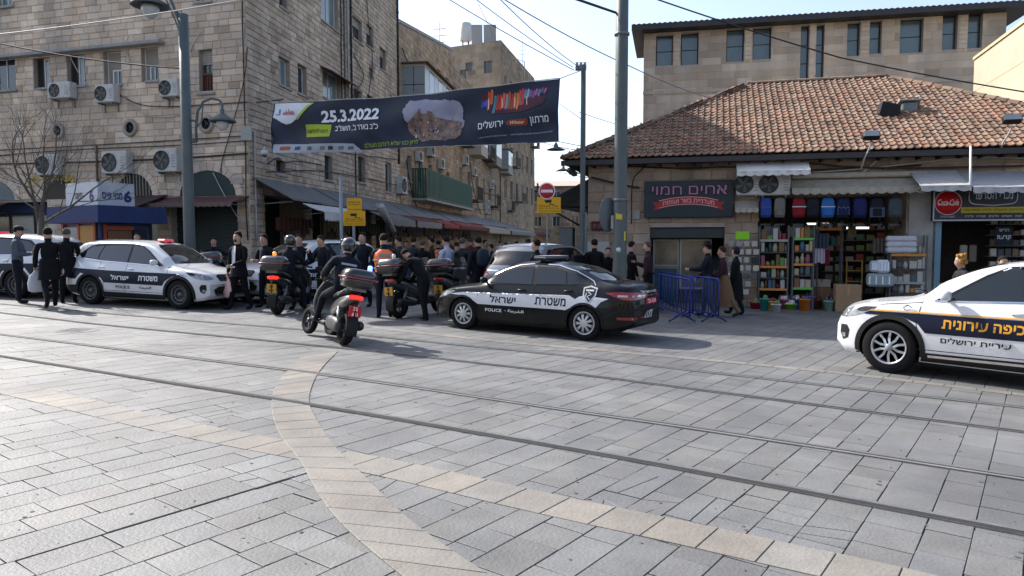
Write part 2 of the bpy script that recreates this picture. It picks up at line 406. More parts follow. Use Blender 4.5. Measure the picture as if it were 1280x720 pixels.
ext = lambda P_: P_ + [(P_[-1][0] + (P_[-1][0] - P_[-6][0]) * 2.2, P_[-1][1] + (P_[-1][1] - P_[-6][1]) * 2.2)]
band(ext(BL), ext(BR), 27, .0095)
fB = smooth([gP(*p) for p in [(380, 398), (567, 422), (850, 447), (1041, 465), (1280, 494)]], 2)
fB = fB + [(fB[-1][0] + 2.5, fB[-1][1] - 1.7)]
band([(x - V2.x * .09, y - V2.y * .09) for x, y in fB], [(x + V2.x * .1, y + V2.y * .1) for x, y in fB], 44, .006, tn=.95)
# ---- tram rails set in the paving
def offs(pts, d):
	out = []
	for i, p in enumerate(pts):
		a = pts[max(0, i - 1)]; b = pts[min(len(pts) - 1, i + 1)]; l = math.dist(a, b); nx, ny = -(b[1] - a[1]) / l, (b[0] - a[0]) / l
		out.append((p[0] + nx * d, p[1] + ny * d))
	return out
def ribbon(pts, d0, d1, z, m, name, parent):
	A = offs(pts, d0); B = offs(pts, d1); mb = MB(GM); n = len(pts)
	vs = [(x, y, z) for x, y in A] + [(x, y, z) for x, y in B] + [(x, y, z - .02) for x, y in A] + [(x, y, z - .02) for x, y in B]
	fs = [(i + 1, i, n + i, n + i + 1) for i in range(n - 1)] + [(i, i + 1, 2 * n + i + 1, 2 * n + i) for i in range(n - 1)] + [(n + i + 1, n + i, 3 * n + i, 3 * n + i + 1) for i in range(n - 1)]
	mb.add(vs, fs, 0, smooth=False); return mb.build(name, m, parent)
def rail(px, g0, lab):
	pts = [gP(*p) for p in px]; a, b = pts[0], pts[1]; k = 9 / math.dist(a, b); pts = [(a[0] + (a[0] - b[0]) * k, a[1] + (a[1] - b[1]) * k)] + pts
	a, b = pts[-1], pts[-2]; k = 3 / math.dist(a, b); pts = pts + [(a[0] + (a[0] - b[0]) * k, a[1] + (a[1] - b[1]) * k)]
	pts = smooth(pts, 3); t = thing('tram_rail', (pts[0][0], pts[0][1], gz(pts[0][0])), label=lab, cat='tram rail', group='tram rails set in the paving')
	ribbon(pts, -.055, .052, .0125, bitumen, 'bitumen_bed', t)
	ribbon(pts, .0, .045, .0165, railm, 'rail_head', t)
	ribbon(pts, -g0, -.002, .0150, groove, 'flange_groove', t)
rail([(0, 445), (213, 479), (347, 499), (730, 564), (850, 586), (1280, 667)], .05, 'tram rail nearest to the viewer with a broad dark groove')
rail([(0, 418), (222, 446), (427, 471), (727, 516), (850, 533), (1280, 599)], .014, 'pale shiny tram rail, second from the viewer')
rail([(75, 400), (133, 407), (427, 435), (730, 469), (850, 484.5), (1280, 540.5)], .04, 'thin dark grooved tram rail just in front of the turning scooter')
rail([(0, 380), (222, 400), (378, 412), (589, 433), (730, 447), (850, 462), (1280, 510)], .012, 'faint farthest tram rail running close to the black police sedan')
# a few loose chips and butts on the paving
mh = g(95, 413); t = thing('manhole_cover', (mh.x, mh.y, gz(mh.x)), 0, 'round worn iron manhole cover in the paving at the far left', 'manhole cover')
mb = MB(GM); mb.lathe([(0, .006), (.34, .006), (.36, .004)], 28, xf=Matrix.Translation((mh.x, mh.y, 0)), smooth=False); cv = mb.build('cover', bitumen, t)
for k in range(6):
	mb = MB(GM); mb.box(mh.x - .2, mh.x + .2, mh.y - .22 + k * .08, mh.y - .20 + k * .08, .0062, .0105); mb.build('rib', railm, cv)
lt = MB(GM)
for i in range(260):
	y = 2.6 + 14 * random.random() ** 1.3; x = random.uniform(-.75, .75) * y; r = random.uniform(.0015, .004)
	lt.box(x - r * 1.8, x + r * 1.8, y - r, y + r, 0, r * 1.2, 0)
for i in range(170):
	y = 2.7 + 13 * random.random() ** 1.2; x = random.uniform(-.75, .75) * y; r = random.uniform(.008, .022)
	lt.add([(x + r * random.uniform(.7, 1.1) * math.cos(k * .9), y + r * random.uniform(.7, 1.1) * math.sin(k * .9), .0035) for k in range(7)], [tuple(range(7))], 0)
lt.build('grit', flat('5a5650'), ground, kind='stuff')
# ================================================================ walls of coursed stone, windows, air conditioners
def unit_stone(t):
	mb = MB(); mb.tn = t; a = .5; b = .46
	mb.add([(-a, 0, -a), (a, 0, -a), (a, 0, a), (-a, 0, a), (-a * .97, -.6, -b), (a * .97, -.6, -b), (a * .97, -.6, b), (-a * .97, -.6, b), (-b, -1, -b * .92), (b, -1, -b * .92), (b, -1, b * .92), (-b, -1, b * .92)],
		   [(8, 9, 10, 11), (4, 5, 9, 8), (5, 6, 10, 9), (6, 7, 11, 10), (7, 4, 8, 11), (0, 1, 5, 4), (1, 2, 6, 5), (2, 3, 7, 6), (3, 0, 4, 7)], 0, smooth=False)
	return mb
UV = [unit_stone(t) for t in [(1.15, 1.15, 1.13), (1.08, 1.05, 1.0), (1, 1, 1), (.95, .92, .88), (.87, .85, .82), (1.04, .97, .88), (.76, .72, .68), (1.2, 1.17, 1.12)]]
UM = {}
def wall(parent, F, x0, x1, z0, z1, holes, ch=.27, sl=(.35, .7), sm=None, mm=None, nparts=0, depth=.03, top=None, prio=None, stones=None, name='stone_block', keepz=None):
	sm = sm or stone_m; mm = mm or mortar
	bx = MB(F.M); xs = sorted(set([x0, x1] + [min(max(h[k], x0), x1) for h in holes for k in (0, 1)])); zs = sorted(set([z0, z1] + [min(max(h[k], z0), z1) for h in holes for k in (2, 3)]))
	for xa, xb in zip(xs, xs[1:]):
		for za, zb in zip(zs, zs[1:]):
			cx, cz = (xa + xb) / 2, (za + zb) / 2
			if any(h[0] < cx < h[1] and h[2] < cz < h[3] for h in holes): continue
			if top:
				ta, tb = top(xa), top(xb)
				if za >= min(ta, tb): continue
				bx.quad((xa, 0, za), (xb, 0, za), (xb, 0, tb if zb == z1 else zb), (xa, 0, ta if zb == z1 else zb))
			else: bx.quad((xa, 0, za), (xb, 0, za), (xb, 0, zb), (xa, 0, zb))
	for h in holes:
		a, b, c, d = h[:4]; dp = h[4] if len(h) > 4 else .22
		bx.quad((a, 0, c), (a, dp, c), (a, dp, d), (a, 0, d)); bx.quad((b, 0, c), (b, 0, d), (b, dp, d), (b, dp, c))
		bx.quad((a, 0, d), (a, dp, d), (b, dp, d), (b, 0, d)); bx.quad((a, 0, c), (b, 0, c), (b, dp, c), (a, dp, c))
	bx.build('wall', mm, parent)
	out = []; z = z0
	while z < z1 - .05:
		h = min(ch * random.uniform(.9, 1.1), z1 - z); x = x0 - random.random() * sl[0]
		while x < x1:
			l = random.uniform(*sl); a, b = max(x, x0), min(x + l, x1); x += l
			segs = [(a, b)]
			for hh in holes:
				if hh[2] < z + h * .7 and hh[3] > z + h * .3:
					ns = []
					for p, q in segs:
						if hh[1] <= p or hh[0] >= q: ns.append((p, q)); continue
						if hh[0] > p: ns.append((p, hh[0]))
						if hh[1] < q: ns.append((hh[1], q))
					segs = ns
			for p, q in segs:
				if q - p < .06: continue
				if top and z + h > min(top(p), top(q)) + .02: continue
				r = random.random(); out.append((p, q, z, z + h, random.choices(range(8), [2, 3, 4, 3, 2.5, 2, 1, 1])[0], random.uniform(.5, 1.0) * depth))
		z += h
	if prio: out.sort(key=prio)
	gp = .006
	for p, q, a, b, k, d in out[:nparts]:
		key = (k, sm.name)
		if key not in UM: UM[key] = UV[k].mesh('stone_block', sm)
		inst(name, UM[key], parent, F.M @ Matrix.Translation(((p + q) / 2, 0, (a + b) / 2)) @ Matrix.Diagonal((q - p - gp, d, b - a - gp, 1)))
	if out[nparts:]:
		mb = MB(F.M)
		for p, q, a, b, k, d in out[nparts:]:
			mb.tn = UV[k].tn; v = random.uniform(.94, 1.06) ; mb.tn = tuple(c * v for c in mb.tn)
			X = Matrix.Translation(((p + q) / 2, 0, (a + b) / 2)) @ Matrix.Diagonal((q - p - gp, d, b - a - gp, 1))
			if d > 0: mb.add(UV[k].v, UV[k].f[:], 0, X, smooth=False)
		mb.build(name + 's', sm, parent, kind='stuff')
def pane_window(parent, F, x0, x1, z0, z1, y=.16, fm=None, gm=None, nv=1, nh=0, sill=True, shutter=0.0, fw=.05, curtain=False):
	fm = fm or white_m; gm = gm or glass
	f = MB(F.M); zt = z1 - (z1 - z0) * shutter
	f.box(x0, x0 + fw, y, y + .05, z0, z1); f.box(x1 - fw, x1, y, y + .05, z0, z1); f.box(x0 + fw, x1 - fw, y, y + .05, z0, z0 + fw); f.box(x0 + fw, x1 - fw, y, y + .05, z1 - fw, z1)
	for i in range(nv):
		c = x0 + (x1 - x0) * (i + 1) / (nv + 1); f.box(c - fw * .35, c + fw * .35, y - .004, y + .046, z0 + fw, z1 - fw)
	for i in range(nh):
		c = z0 + (z1 - z0) * (i + 1) / (nh + 1); f.box(x0 + fw, x1 - fw, y - .008, y + .04, c - fw * .3, c + fw * .3)
	w = f.build('window', fm, parent)
	p = MB(F.M); p.box(x0 + fw, x1 - fw, y + .02, y + .03, z0 + fw, z1 - fw); p.build('pane', gm, w)
	if sill: s = MB(F.M); s.bbox(x0 - .08, x1 + .08, -.10, y, z0 - .08, z0 - .001, .012); s.build('sill', concrete, w)
	if shutter:
		s = MB(F.M); n = max(3, int((z1 - zt) / .07))
		for i in range(n): s.box(x0 + .012, x1 - .012, y - .035 + .012, y - .012, zt + (z1 - zt) * i / n, zt + (z1 - zt) * (i + .86) / n)
		s.build('roller_shutter', mat('shutter_slats', (.34, .30, .25), .7, var=.2), w)
	return w
_AC = {}
def ac_unit(F, x, z, w=.85, h=.62, y=-.04, lab='', d=.32, fan=-.18, grp='air conditioner units on the facades', side=True, two=False):
	t = thing('air_conditioner', F.w(x, y, z), F.a, lab, 'air conditioner', grp); M = t.matrix_basis
	b = MB(W[t].copy()); b.bbox(-w / 2, w / 2, -d, 0, 0, h, .025); b.build('casing', acw, t)
	fx = fan * w; fr = h * .38
	for k in range(2 if two else 1):
		cz = h / 2 if not two else h * (.27 + .46 * k); r = fr if not two else h * .2
		g_ = MB(W[t].copy()); g_.lathe([(0, -d - .004), (r, -d - .004), (r * 1.03, -d - .018), (r * 1.1, -d - .018), (r * 1.1, -d - .002)], 20, xf=Matrix.Translation((fx, 0, cz)), axis='Y')
		g2 = g_.build('fan_guard', flat('3c3d3c'), t)
		bl = MB(W[t].copy())
		for a in range(5):
			X = Matrix.Translation((fx, 0, cz)) @ Matrix.Rotation(a * 2 * math.pi / 5 + .3, 4, 'Y')
			bl.add([(0, -d - .008, 0), (r * .9, -d - .008, -r * .12), (r * .95, -d - .014, r * .3), (r * .3, -d - .012, r * .25)], [(0, 1, 2, 3)], 0, X)
		bl.lathe([(0, -d - .02), (r * .22, -d - .016), (r * .22, -d - .006)], 10, xf=Matrix.Translation((fx, 0, cz)), axis='Y')
		bl.build('fan', flat('585956'), g2)
	for s_ in (-.36, .36):
		br = MB(W[t].copy()); br.box(w * s_ - .02, w * s_ + .02, -d * .95, .0, -.05, -.002); br.box(w * s_ - .02, w * s_ + .02, -.035, -.001, -.3, -.05)
		br.build('bracket', steel, t)
	gr = MB(W[t].copy())
	for k in range(5): gr.box(w * .28, w * .44, -d - .006, -d + .002, h * .2 + k * h * .12, h * .24 + k * h * .12)
	gr.build('vent_slats', flat('8a8a84'), t)
	return t
def cable(pts, r, lab, m=None, sag=0.0, n=14, cat='cable', grp='cables strung across the street and facades', name='cable'):
	P_ = []
	pts = [Vector(p) for p in pts]
	for a, b in zip(pts, pts[1:]):
		for k in range(n): f = k / n; p = a.lerp(b, f); p.z -= sag * 4 * f * (1 - f); P_.append(p)
	P_.append(pts[-1]); mb = MB(); mb.tube(P_, r, 5)
	o = mb.build(name, m or cable_m(), None); return tag(o, lab, cat, grp)
def cable_m(): return cable
CB = MATS['cable_black']
def cable_m(): return CB

# ================================================================ the big stone building on the left (front facade FA, alley facade FB)
CX, CY = -8.6, 24.0
FA = Frame((CX, CY), math.atan2(-.292, .956)); FB = Frame((CX, CY), math.atan2(.991, .1306))
H1 = 15.5; LA = 27.0
B1 = thing('stone_building', (CX, CY, gz(CX)), label='tall weathered limestone building on the left corner, four storeys hung with cables', cat='building')
xB1 = FB.at(498, 100)[0]
A_ = lambda px0, px1, py0, py1, F=FA: (F.at(px0, (py0 + py1) / 2)[0], F.at(px1, (py0 + py1) / 2)[0], F.at((px0 + px1) / 2, py1)[1], F.at((px0 + px1) / 2, py0)[1])
winA = [(A_(-12, 20, 70, 113), 0), (A_(42, 63, 72, 110), 1), (A_(84, 107, 68, 107), 2), (A_(130, 152, 63, 107), 3), (A_(177, 198, 58, 102), 4), (A_(249, 266, 62, 116), 5), (A_(-4, 15, -30, 8), 6), (A_(245, 263, -40, 2), 7), (A_(120, 140, -44, -6), 8)]
shopz = FA.at(313, 243)[1]
doorsA = [(-26.5, -17.5), (-16.6, -12.4), (-11.7, -8.5), (FA.at(213, 270)[0], FA.at(297, 270)[0]), (-7.6, FA.at(196, 270)[0])]
doorsA = [(-26.5, -19.2), (-18.4, -14.2), (-13.5, -8.6), (FA.at(150, 270)[0], FA.at(196, 270)[0]), (FA.at(214, 270)[0], FA.at(297, 270)[0])]
holes = [(*w[0], .24) for w in winA] + [(a, b, -1, shopz - .1, 1.2) for a, b in doorsA]
wall(B1, FA, -LA, 0, -.6, H1, holes, .225, (.3, .62), nparts=180, prio=lambda s: abs(s[2] - 6.5) * .6 + abs(s[0] + 4) )
for k, (w, i) in enumerate(winA):
	x0, x1, z0, z1 = w; m_ = (x0 + x1) / 2
	if i in (3, 4): pane_window(B1, FA, x0, x1, z0, z1, shutter=.0, sill=False, nv=0, gm=mat('shutter_beige', (.30, .25, .20), .8, var=.2, streak=12)); pane_window(B1, FA, m_ - .1, x1 - .02, z0 + .03, z0 + (z1 - z0) * .46, y=.1, nv=1)
	elif i == 5: pane_window(B1, FA, x0, x1, z0 + (z1 - z0) * .45, z1, shutter=.6, nv=1, fm=flat('6b5a4c'), sill=False); pane_window(B1, FA, x0, x1, z0, z0 + (z1 - z0) * .45 - .01, fm=flat('4a2a24'), gm=flat('6b4038'), nv=4, sill=True)
	elif i in (1, 2): pane_window(B1, FA, x0 + (x1 - x0) * .42, x1, z0, z1, nv=1, gm=glass_l); pane_window(B1, FA, x0, x0 + (x1 - x0) * .41, z0, z1, gm=dark, sill=False, nv=0, fm=flat('4d463e'))
	else: pane_window(B1, FA, x0, x1, z0, z1, nv=1, gm=glass_l if i == 6 else glass, sill=True)
lx0 = FA.at(-40, 75)[0]; lx1 = FA.at(207, 53)[0]; lz = FA.at(205, 54)[1]
mb = MB(FA.M); mb.bbox(lx0, lx1, -.32, 0, lz - .05, lz + .06, .015); mb.build('ledge', concrete, B1)
for (px, py, r) in [(74, 164, .28), (164, 160, .30), (259, 155, .30)]:
	x, z = FA.at(px, py); X = FA.M @ Matrix.Translation((x, 0, z))
	mb = MB(X); mb.lathe(cap=False, n=24, axis='Y', prof=[(r * .62, -.037), (r * .62, -.09), (r * .72, -.10), (r, -.09), (r * 1.02, -.03), (r * 1.02, .0)]); w = mb.build('round_window', plaster, B1)
	mb = MB(X); mb.lathe([(0, -.037), (r * .63, -.037)], 20, axis='Y'); mb.build('pane', glass, w)
# body of the building behind the facades (other walls and flat roof)
mb = MB(); c0 = FA.w(-LA, .02, 0); c1 = FA.w(0, .02, 0); c1 = FA.w(-.02, .02, 0); c2 = FB.w(xB1, .02, 0); c3 = c2 + (c0 - c1)
P4 = [c0, c1, c2, c3]
mb.add([(p.x, p.y, H1) for p in P4], [(0, 1, 2, 3)]); mb.quad(*[(p.x, p.y, z) for p, z in ((c2, -2), (c3, -2), (c3, H1), (c2, H1))]); mb.quad(*[(p.x, p.y, z) for p, z in ((c3, -2), (c0, -2), (c0, H1), (c3, H1))])
mb.build('roof', mortar, B1)
mb = MB(FB.M); mb.box(3, xB1 - 1, .6, 8, H1, 20.5); mb.build('unseen_shade_block', mortar, B1)  # unseen block added on the roof to carry its shadow farther right
# alley facade of the same building
winB = [A_(348, 362, 73, 108, FB), A_(371, 383, 82, 118, FB), A_(403, 425, 90, 126, FB), A_(401, 422, -22, 32, FB), A_(440, 452, 23, 51, FB), A_(457, 466, 32, 59, FB), A_(461, 466, 85, 98, FB), A_(441, 452, 112, 128, FB), A_(458, 468, 119, 140, FB),
		A_(348, 358, -20, 10, FB), A_(344, 356, 200, 218, FB), A_(481, 489, 203, 240, FB), A_(405, 415, 195, 225, FB), A_(474, 482, 60, 88, FB), A_(487, 493, 120, 150, FB), A_(447, 456, 196, 228, FB)]
canz = FB.at(330, 224)[1]
shopsB = []; x = 1.0
while x < xB1 - 1: shopsB.append((x, min(x + 3.3, xB1 - .3))); x += 4.0
holesB = [(*w, .22) for w in winB] + [(a, b, -1, canz - .5, 1.5) for a, b in shopsB]
wall(B1, FB, 0, xB1, -.8, H1, holesB, .215, (.28, .58), sm=stone_a, nparts=115, prio=lambda s: s[0] * 1.2 + abs(s[2] - 8) * .3, depth=.045)
for k, w in enumerate(winB):
	pane_window(B1, FB, *w, nv=1 if k != 6 else 0, gm=glass_l if k in (0, 3, 2) else glass, fm=white_m if k in (0, 1, 2, 3, 11) else flat('5a5047'), sill=k not in (6,), shutter=.35 if k in (4, 5, 9, 13) else 0)
x0, z0 = FB.at(399, 85); x1, _ = FB.at(434, 97)
mb = MB(FB.M); mb.add([(x0, 0, z0 + .12), (x1, 0, z0 + .12), (x1, -.55, z0 - .1), (x0, -.55, z0 - .1), (x0, 0, z0 + .08), (x1, 0, z0 + .08), (x1, -.55, z0 - .14), (x0, -.55, z0 - .14)], [(0, 1, 2, 3), (7, 6, 5, 4), (3, 2, 6, 7), (0, 3, 7, 4), (1, 5, 6, 2)])
mb.build('window_hood', flat('5d4638'), B1)
# dark recess behind every shop opening
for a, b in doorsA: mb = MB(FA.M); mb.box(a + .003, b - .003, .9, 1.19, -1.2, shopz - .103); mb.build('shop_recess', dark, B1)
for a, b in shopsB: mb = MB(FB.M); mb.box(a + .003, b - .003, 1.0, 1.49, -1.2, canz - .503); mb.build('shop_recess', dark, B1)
# arches over the front shops
for (pa, pb, pt, mcol, kind_) in [(-34, 20, 226, '6a7476', 0), (146, 192, 217, '262421', 1), (226, 296, 213, '2b3a38', 2), (58, 98, 222, '40382f', 0)]:
	xa, zb = FA.at(pa, 243); xb, _ = FA.at(pb, 243); zt = FA.at((pa + pb) / 2, pt)[1]; cx = (xa + xb) / 2; rx = (xb - xa) / 2; z0 = shopz - .02; rz_ = zt - z0
	n = 14; poly = [(cx + rx * math.cos(math.pi * i / n), z0 + rz_ * math.sin(math.pi * i / n)) for i in range(n + 1)]
	mb = MB(FA.M); mb.prism(poly, -.036, -.002); fl = mb.build('fanlight', flat(mcol), B1)
	if kind_ == 1:
		mb = MB(FA.M)
		for i in range(1, 12):
			bx_ = xa + (xb - xa) * i / 12; zz = z0 + rz_ * math.sqrt(max(0, 1 - ((bx_ - cx) / rx) ** 2)); mb.box(bx_ - .015, bx_ + .015, -.055, -.038, z0, zz)
		mb.build('grille', flat('8d877c'), fl)
	for i in range(n):
		a0, a1 = math.pi * (i + .04) / n, math.pi * (i + .96) / n; rr = .26
		q = [(cx + (rx + e) * math.cos(a), z0 + (rz_ + e) * math.sin(a)) for a, e in ((a0, 0), (a1, 0), (a1, rr), (a0, rr))]
		mb = MB(FA.M); mb.tn = random.choice([(1, 1, 1), (.9, .88, .85), (1.1, 1.08, 1.05)]); mb.prism(q[::-1], -.055, -.001); mb.build('arch_stone', stone_m, B1)
# vertical bundle of pipes and cables on the alley facade and its downpipe
def pipes(F, px, pys, y=-.08, r=.03, n=1, lab='', m=None, cat='pipe', grp='pipes and cables on the stone building'):
	x, zb = F.at(px, pys[1]); _, zt = F.at(px, pys[0])
	pts = [];
	for k in range(9): z = zb + (min(zt, H1 - .1) - zb) * k / 8; pts.append(F.w(x + random.uniform(-.03, .03) * (r < .03), y, z))
	mb = MB(); mb.tube(pts, r, 6)
	for k in range(1, 8, 2):
		p = pts[k]; mb.tube([p - Vector((0, 0, .03)), p + Vector((0, 0, .03))], r * 1.35, 6)
	o = mb.build('wall_pipe', m or steel, None); return tag(o, lab, cat, grp)
pipes(FB, 497, (-60, 205), r=.07, lab='straight dark drainpipe at the far end of the corner building', m=flat('3a302b'))
pipes(FB, 430, (-60, 128), r=.05, lab='thickest grey pipe of the bundle beside the hooded window')
pipes(FB, 434, (-60, 128), r=.035, lab='thin pale pipe in the middle of the bundle beside the hooded window', m=cablew)
pipes(FB, 438, (-60, 128), r=.045, lab='right-hand dark pipe of the bundle beside the hooded window', m=flat('2e2a27'))
pipes(FB, 425.5, (-60, 128), r=.028, lab='black wire left of the pipe bundle beside the hooded window', m=CB, cat='cable')
pipes(FB, 318, (165, 300), r=.035, lab='pale upright conduit just round the corner of the stone building', m=cablew)
pipes(FA, 311, (-60, 300), r=.02, lab='black cable running all the way down the corner of the stone building', m=CB, cat='cable')
pipes(FA, 125, (182, 250), r=.035, lab='short rusty pipe above the lottery booth', m=flat('5c5148'))
pipes(FB, 444, (190, 300), r=.03, lab='dark conduit below the banner above the market canopy', m=flat('3c3733'))
# horizontal cables along the front facade
for i, (pts, lab, m_) in enumerate([
		([(-40, 190), (60, 185), (200, 177), (311, 170)], 'upper black cable running along the front of the stone building', CB),
		([(-40, 198), (90, 187), (232, 182), (311, 176)], 'second black cable running along the front of the stone building', CB),
		([(-40, 206), (110, 203), (230, 198), (311, 192)], 'lowest thick black cable along the front of the stone building', CB),
		([(150, 118), (175, 132), (205, 134), (232, 133), (311, 128)], 'sagging black cable between the small air conditioners and the corner', CB),
		([(155, 120), (180, 145), (212, 148), (240, 140)], 'pale sagging cable below the middle small air conditioner', cablew),
		([(85, 62), (98, 88), (110, 105), (112, 112)], 'pale drain hose hanging right of the left window pair', cablew),
		([(163, 45), (157, 58), (167, 85), (160, 108)], 'curly pale hose rising from the middle small air conditioner', cablew),
		([(253, 40), (240, 60), (235, 78), (232, 100)], 'pale hose right of the tall lamp post top', cablew),
		([(311, 60), (308, 100), (290, 165), (278, 205), (278, 218)], 'black cable slanting down the corner to the green arch', CB),
		([(268, 216), (280, 240), (300, 275), (318, 292)], 'pale looped wires hanging over the dark green shop door', cablew),
		([(178, 195), (176, 205), (172, 212), (165, 214)], 'short pale pipe curling out of the left large air conditioner', cablew)]):
	P_ = smooth([FA.at(*p) for p in pts], 2); mb = MB(); mb.tube([FA.w(a, -.07, b) for a, b in P_], .016 if 'thick' not in lab else .028, 5)
	tag(mb.build('wall_cable', m_, None), lab, 'cable', 'cables and hoses on the front of the stone building')
for i, (pts, lab) in enumerate([
		([(318, 128), (345, 125), (352, 124)], 'black cable leading from the corner to the banner'),
		([(440, 68), (452, 90), (453, 100), (438, 122)], 'looped black cable under the small upper windows of the alley side'),
		([(330, 175), (420, 190), (497, 200)], 'upper cable along the alley wall just under the banner'),
		([(330, 215), (400, 212), (470, 226), (497, 232)], 'lower drooping cable along the alley wall above the canopy'),
		([(332, 205), (345, 195), (352, 205), (365, 200), (400, 206)], 'tangled short cable on the alley wall near the corner'),
		([(455, -20), (459, 35), (465, 75), (459, 118)], 'wavy black cable between the small upper windows of the alley side')]):
	P_ = smooth([FB.at(*p) for p in pts], 2); mb = MB(); mb.tube([FB.w(a, -.08, b) for a, b in P_], .018, 5)
	tag(mb.build('wall_cable', CB, None), lab, 'cable', 'cables on the alley side of the stone building')
for (a, b, c, d, lab, tw) in [(70, 98, 105, 125, 'small air conditioner below the left window pair, behind the bare tree', 0), (129, 152, 108, 130, 'small air conditioner under the left shuttered window', 0),
		(209, 231, 101, 123, 'small air conditioner just left of the tall lamp post', 0), (56, 82, 194, 220, 'large air conditioner behind the bare tree, above the booth', 0),
		(137, 168, 190, 218, 'large air conditioner above the lottery booth sign', 0), (203, 230, 187, 216, 'large air conditioner left of the lamp post above the awning', 0)]:
	x0, x1, z0, z1 = A_(a, b, c, d); ac_unit(FA, (x0 + x1) / 2, z0, x1 - x0, z1 - z0, lab=lab)
# ---- front awnings (dark red) on the left building
def awning(F, x0, x1, z0, z1, out, m, lab, valance=.25, vm=None, scal=True, name='awning', cat='awning', grp='shop awnings', frame=True, ribs=0):
	t = thing(name, F.w((x0 + x1) / 2, 0, z1), F.a, lab, cat, grp); n = max(2, int((x1 - x0) / .5)); mb = MB(F.M); th = .02
	for dz, fl in ((0, 1), (-th, 0)):
		vs = []; fs = []
		for i in range(n + 1):
			x = x0 + (x1 - x0) * i / n
			for j in range(4): f = j / 3; vs.append((x, -out * f - .03, z1 + (z0 - z1) * f - .05 * math.sin(math.pi * f) * (1 - .3 * (i % 2)) + dz))
		for i in range(n):
			for j in range(3): q = (i * 4 + j, (i + 1) * 4 + j, (i + 1) * 4 + j + 1, i * 4 + j + 1); fs.append(q if fl else q[::-1])
		mb.add(vs, fs, 0, smooth=False)
	for x in (x0, x1): mb.quad((x, -.03, z1), (x, -out - .03, z0), (x, -out - .03, z0 - th), (x, -.03, z1 - th))
	mb.build('fabric', m, t)
	if valance:
		mb = MB(F.M); k = max(4, int((x1 - x0) / .22)); vs = []; fs = []
		for i in range(k * 4 + 1):
			x = x0 + (x1 - x0) * i / (k * 4); s = abs(math.sin(math.pi * i / 4)) if scal else .6
			y = -out - .035 - .012 * math.sin(i * 1.3); vs += [(x, -out - .035, z0 + .005), (x, y, z0 - valance * (.75 + .25 * s))]
		for i in range(k * 4): fs.append((2 * i, 2 * i + 1, 2 * i + 3, 2 * i + 2))
		mb.add(vs, fs, 0, smooth=False); mb.build('valance', vm or m, t)
	if frame:
		mb = MB(F.M); mb.tube([F0 for F0 in ((x0, -out - .015, z0 - .035), (x1, -out - .015, z0 - .035))], .02, 6)
		for x in (x0 + .1, x1 - .1): mb.tube([(x, -.02, z0 - .1), (x, -out, z0 - .04)], .016, 5)
		mb.build('awning_frame', steel, t)
	return t
maroon = mat('maroon_canvas', (.09, .028, .03), .85, var=.3, scale=3)
awning(FA, doorsA[4][0] - .3, doorsA[4][1] + .5, shopz - .30, shopz - .05, .9, maroon, 'dark maroon awning over the dark green shop by the corner', .14, vm=flat('6a5a55'))
awning(FA, doorsA[3][0] - .5, doorsA[3][1] + .5, shopz - .45, shopz + .05, 1.5, flat('3a2c2a'), 'brown sagging awning right of the lottery booth', .3, vm=flat('4a3a38'))
awning(FA, doorsA[1][0], doorsA[2][0] + 3.2, shopz - .42, shopz - .1, 1.4, maroon, 'maroon awning behind the bare tree and the booth', .12, vm=flat('8a7f78'))
awning(FA, doorsA[0][0], doorsA[0][1] - .1, shopz - .42, shopz - .1, 1.4, maroon, 'maroon awning at the far left edge', .12, vm=flat('8a7f78'))
# shop shutters and windows
for i, (a, b) in enumerate(doorsA):
	z1 = shopz - .12
	if i == 4:
		mb = MB(FA.M); n = 26
		for k in range(n): z = -.4 + (z1 + .4) * k / n; mb.box(a + .01, b - .01, .25 + .02 * (k % 2), .3, z, z + (z1 + .4) / n - .004)
		mb.build('roller_shutter', mat('dark_green_shutter', (.03, .045, .043), .6, var=.3), B1)
	else:
		n = max(2, int((b - a) / 1.2))
		for k in range(n):
			xa = a + (b - a) * k / n + .02; xb = a + (b - a) * (k + 1) / n - .02
			pane_window(B1, FA, xa, xb, .2, z1 - .4, y=.5, nv=0, nh=1, fm=flat('4a4038'), sill=False, gm=[glass, glass_l, mat('lit_shop', (.5, .42, .22), .5, var=.5, scale=3)][(k + i) % 3])
		mb = MB(FA.M); mb.box(a + .02, b - .02, .45, .52, z1 - .38, z1 - .02); mb.build('shop_fascia', flat(['6b4a1c', '3c2f22', '2c3a5c', '5a2420'][i]), B1)
def sign_text(F, s, px, py, h, m, lab=None, y=-.06, **k):
	x, z = F.at(px, py); mb = MB(F.M); put_text(mb, s, x, z, h, y, **k); return mb, m
mb = MB(FA.M); x, z = FA.at(66, 228)
for i, ch in enumerate('הלוטנעמ'[::-1][::-1]):
	a = -0.62 + i * .2; v2, fs = text2d(ch, .34, bold=.02)
	cx_, cz_ = x + 1.15 * math.sin(a * 1.6), z + .35 * math.cos(a * 2.0) - .1; r_ = Matrix.Rotation(-a * 1.2, 2)
	mb.add([(cx_ + (r_ @ Vector(p)).x, -.09, cz_ + (r_ @ Vector(p)).y) for p in v2], fs, 0, smooth=False)
tag(mb.build('arched_sign_lettering', flat('b8a032'), None), 'yellow Hebrew lettering curved over the arch behind the bare tree', 'sign')
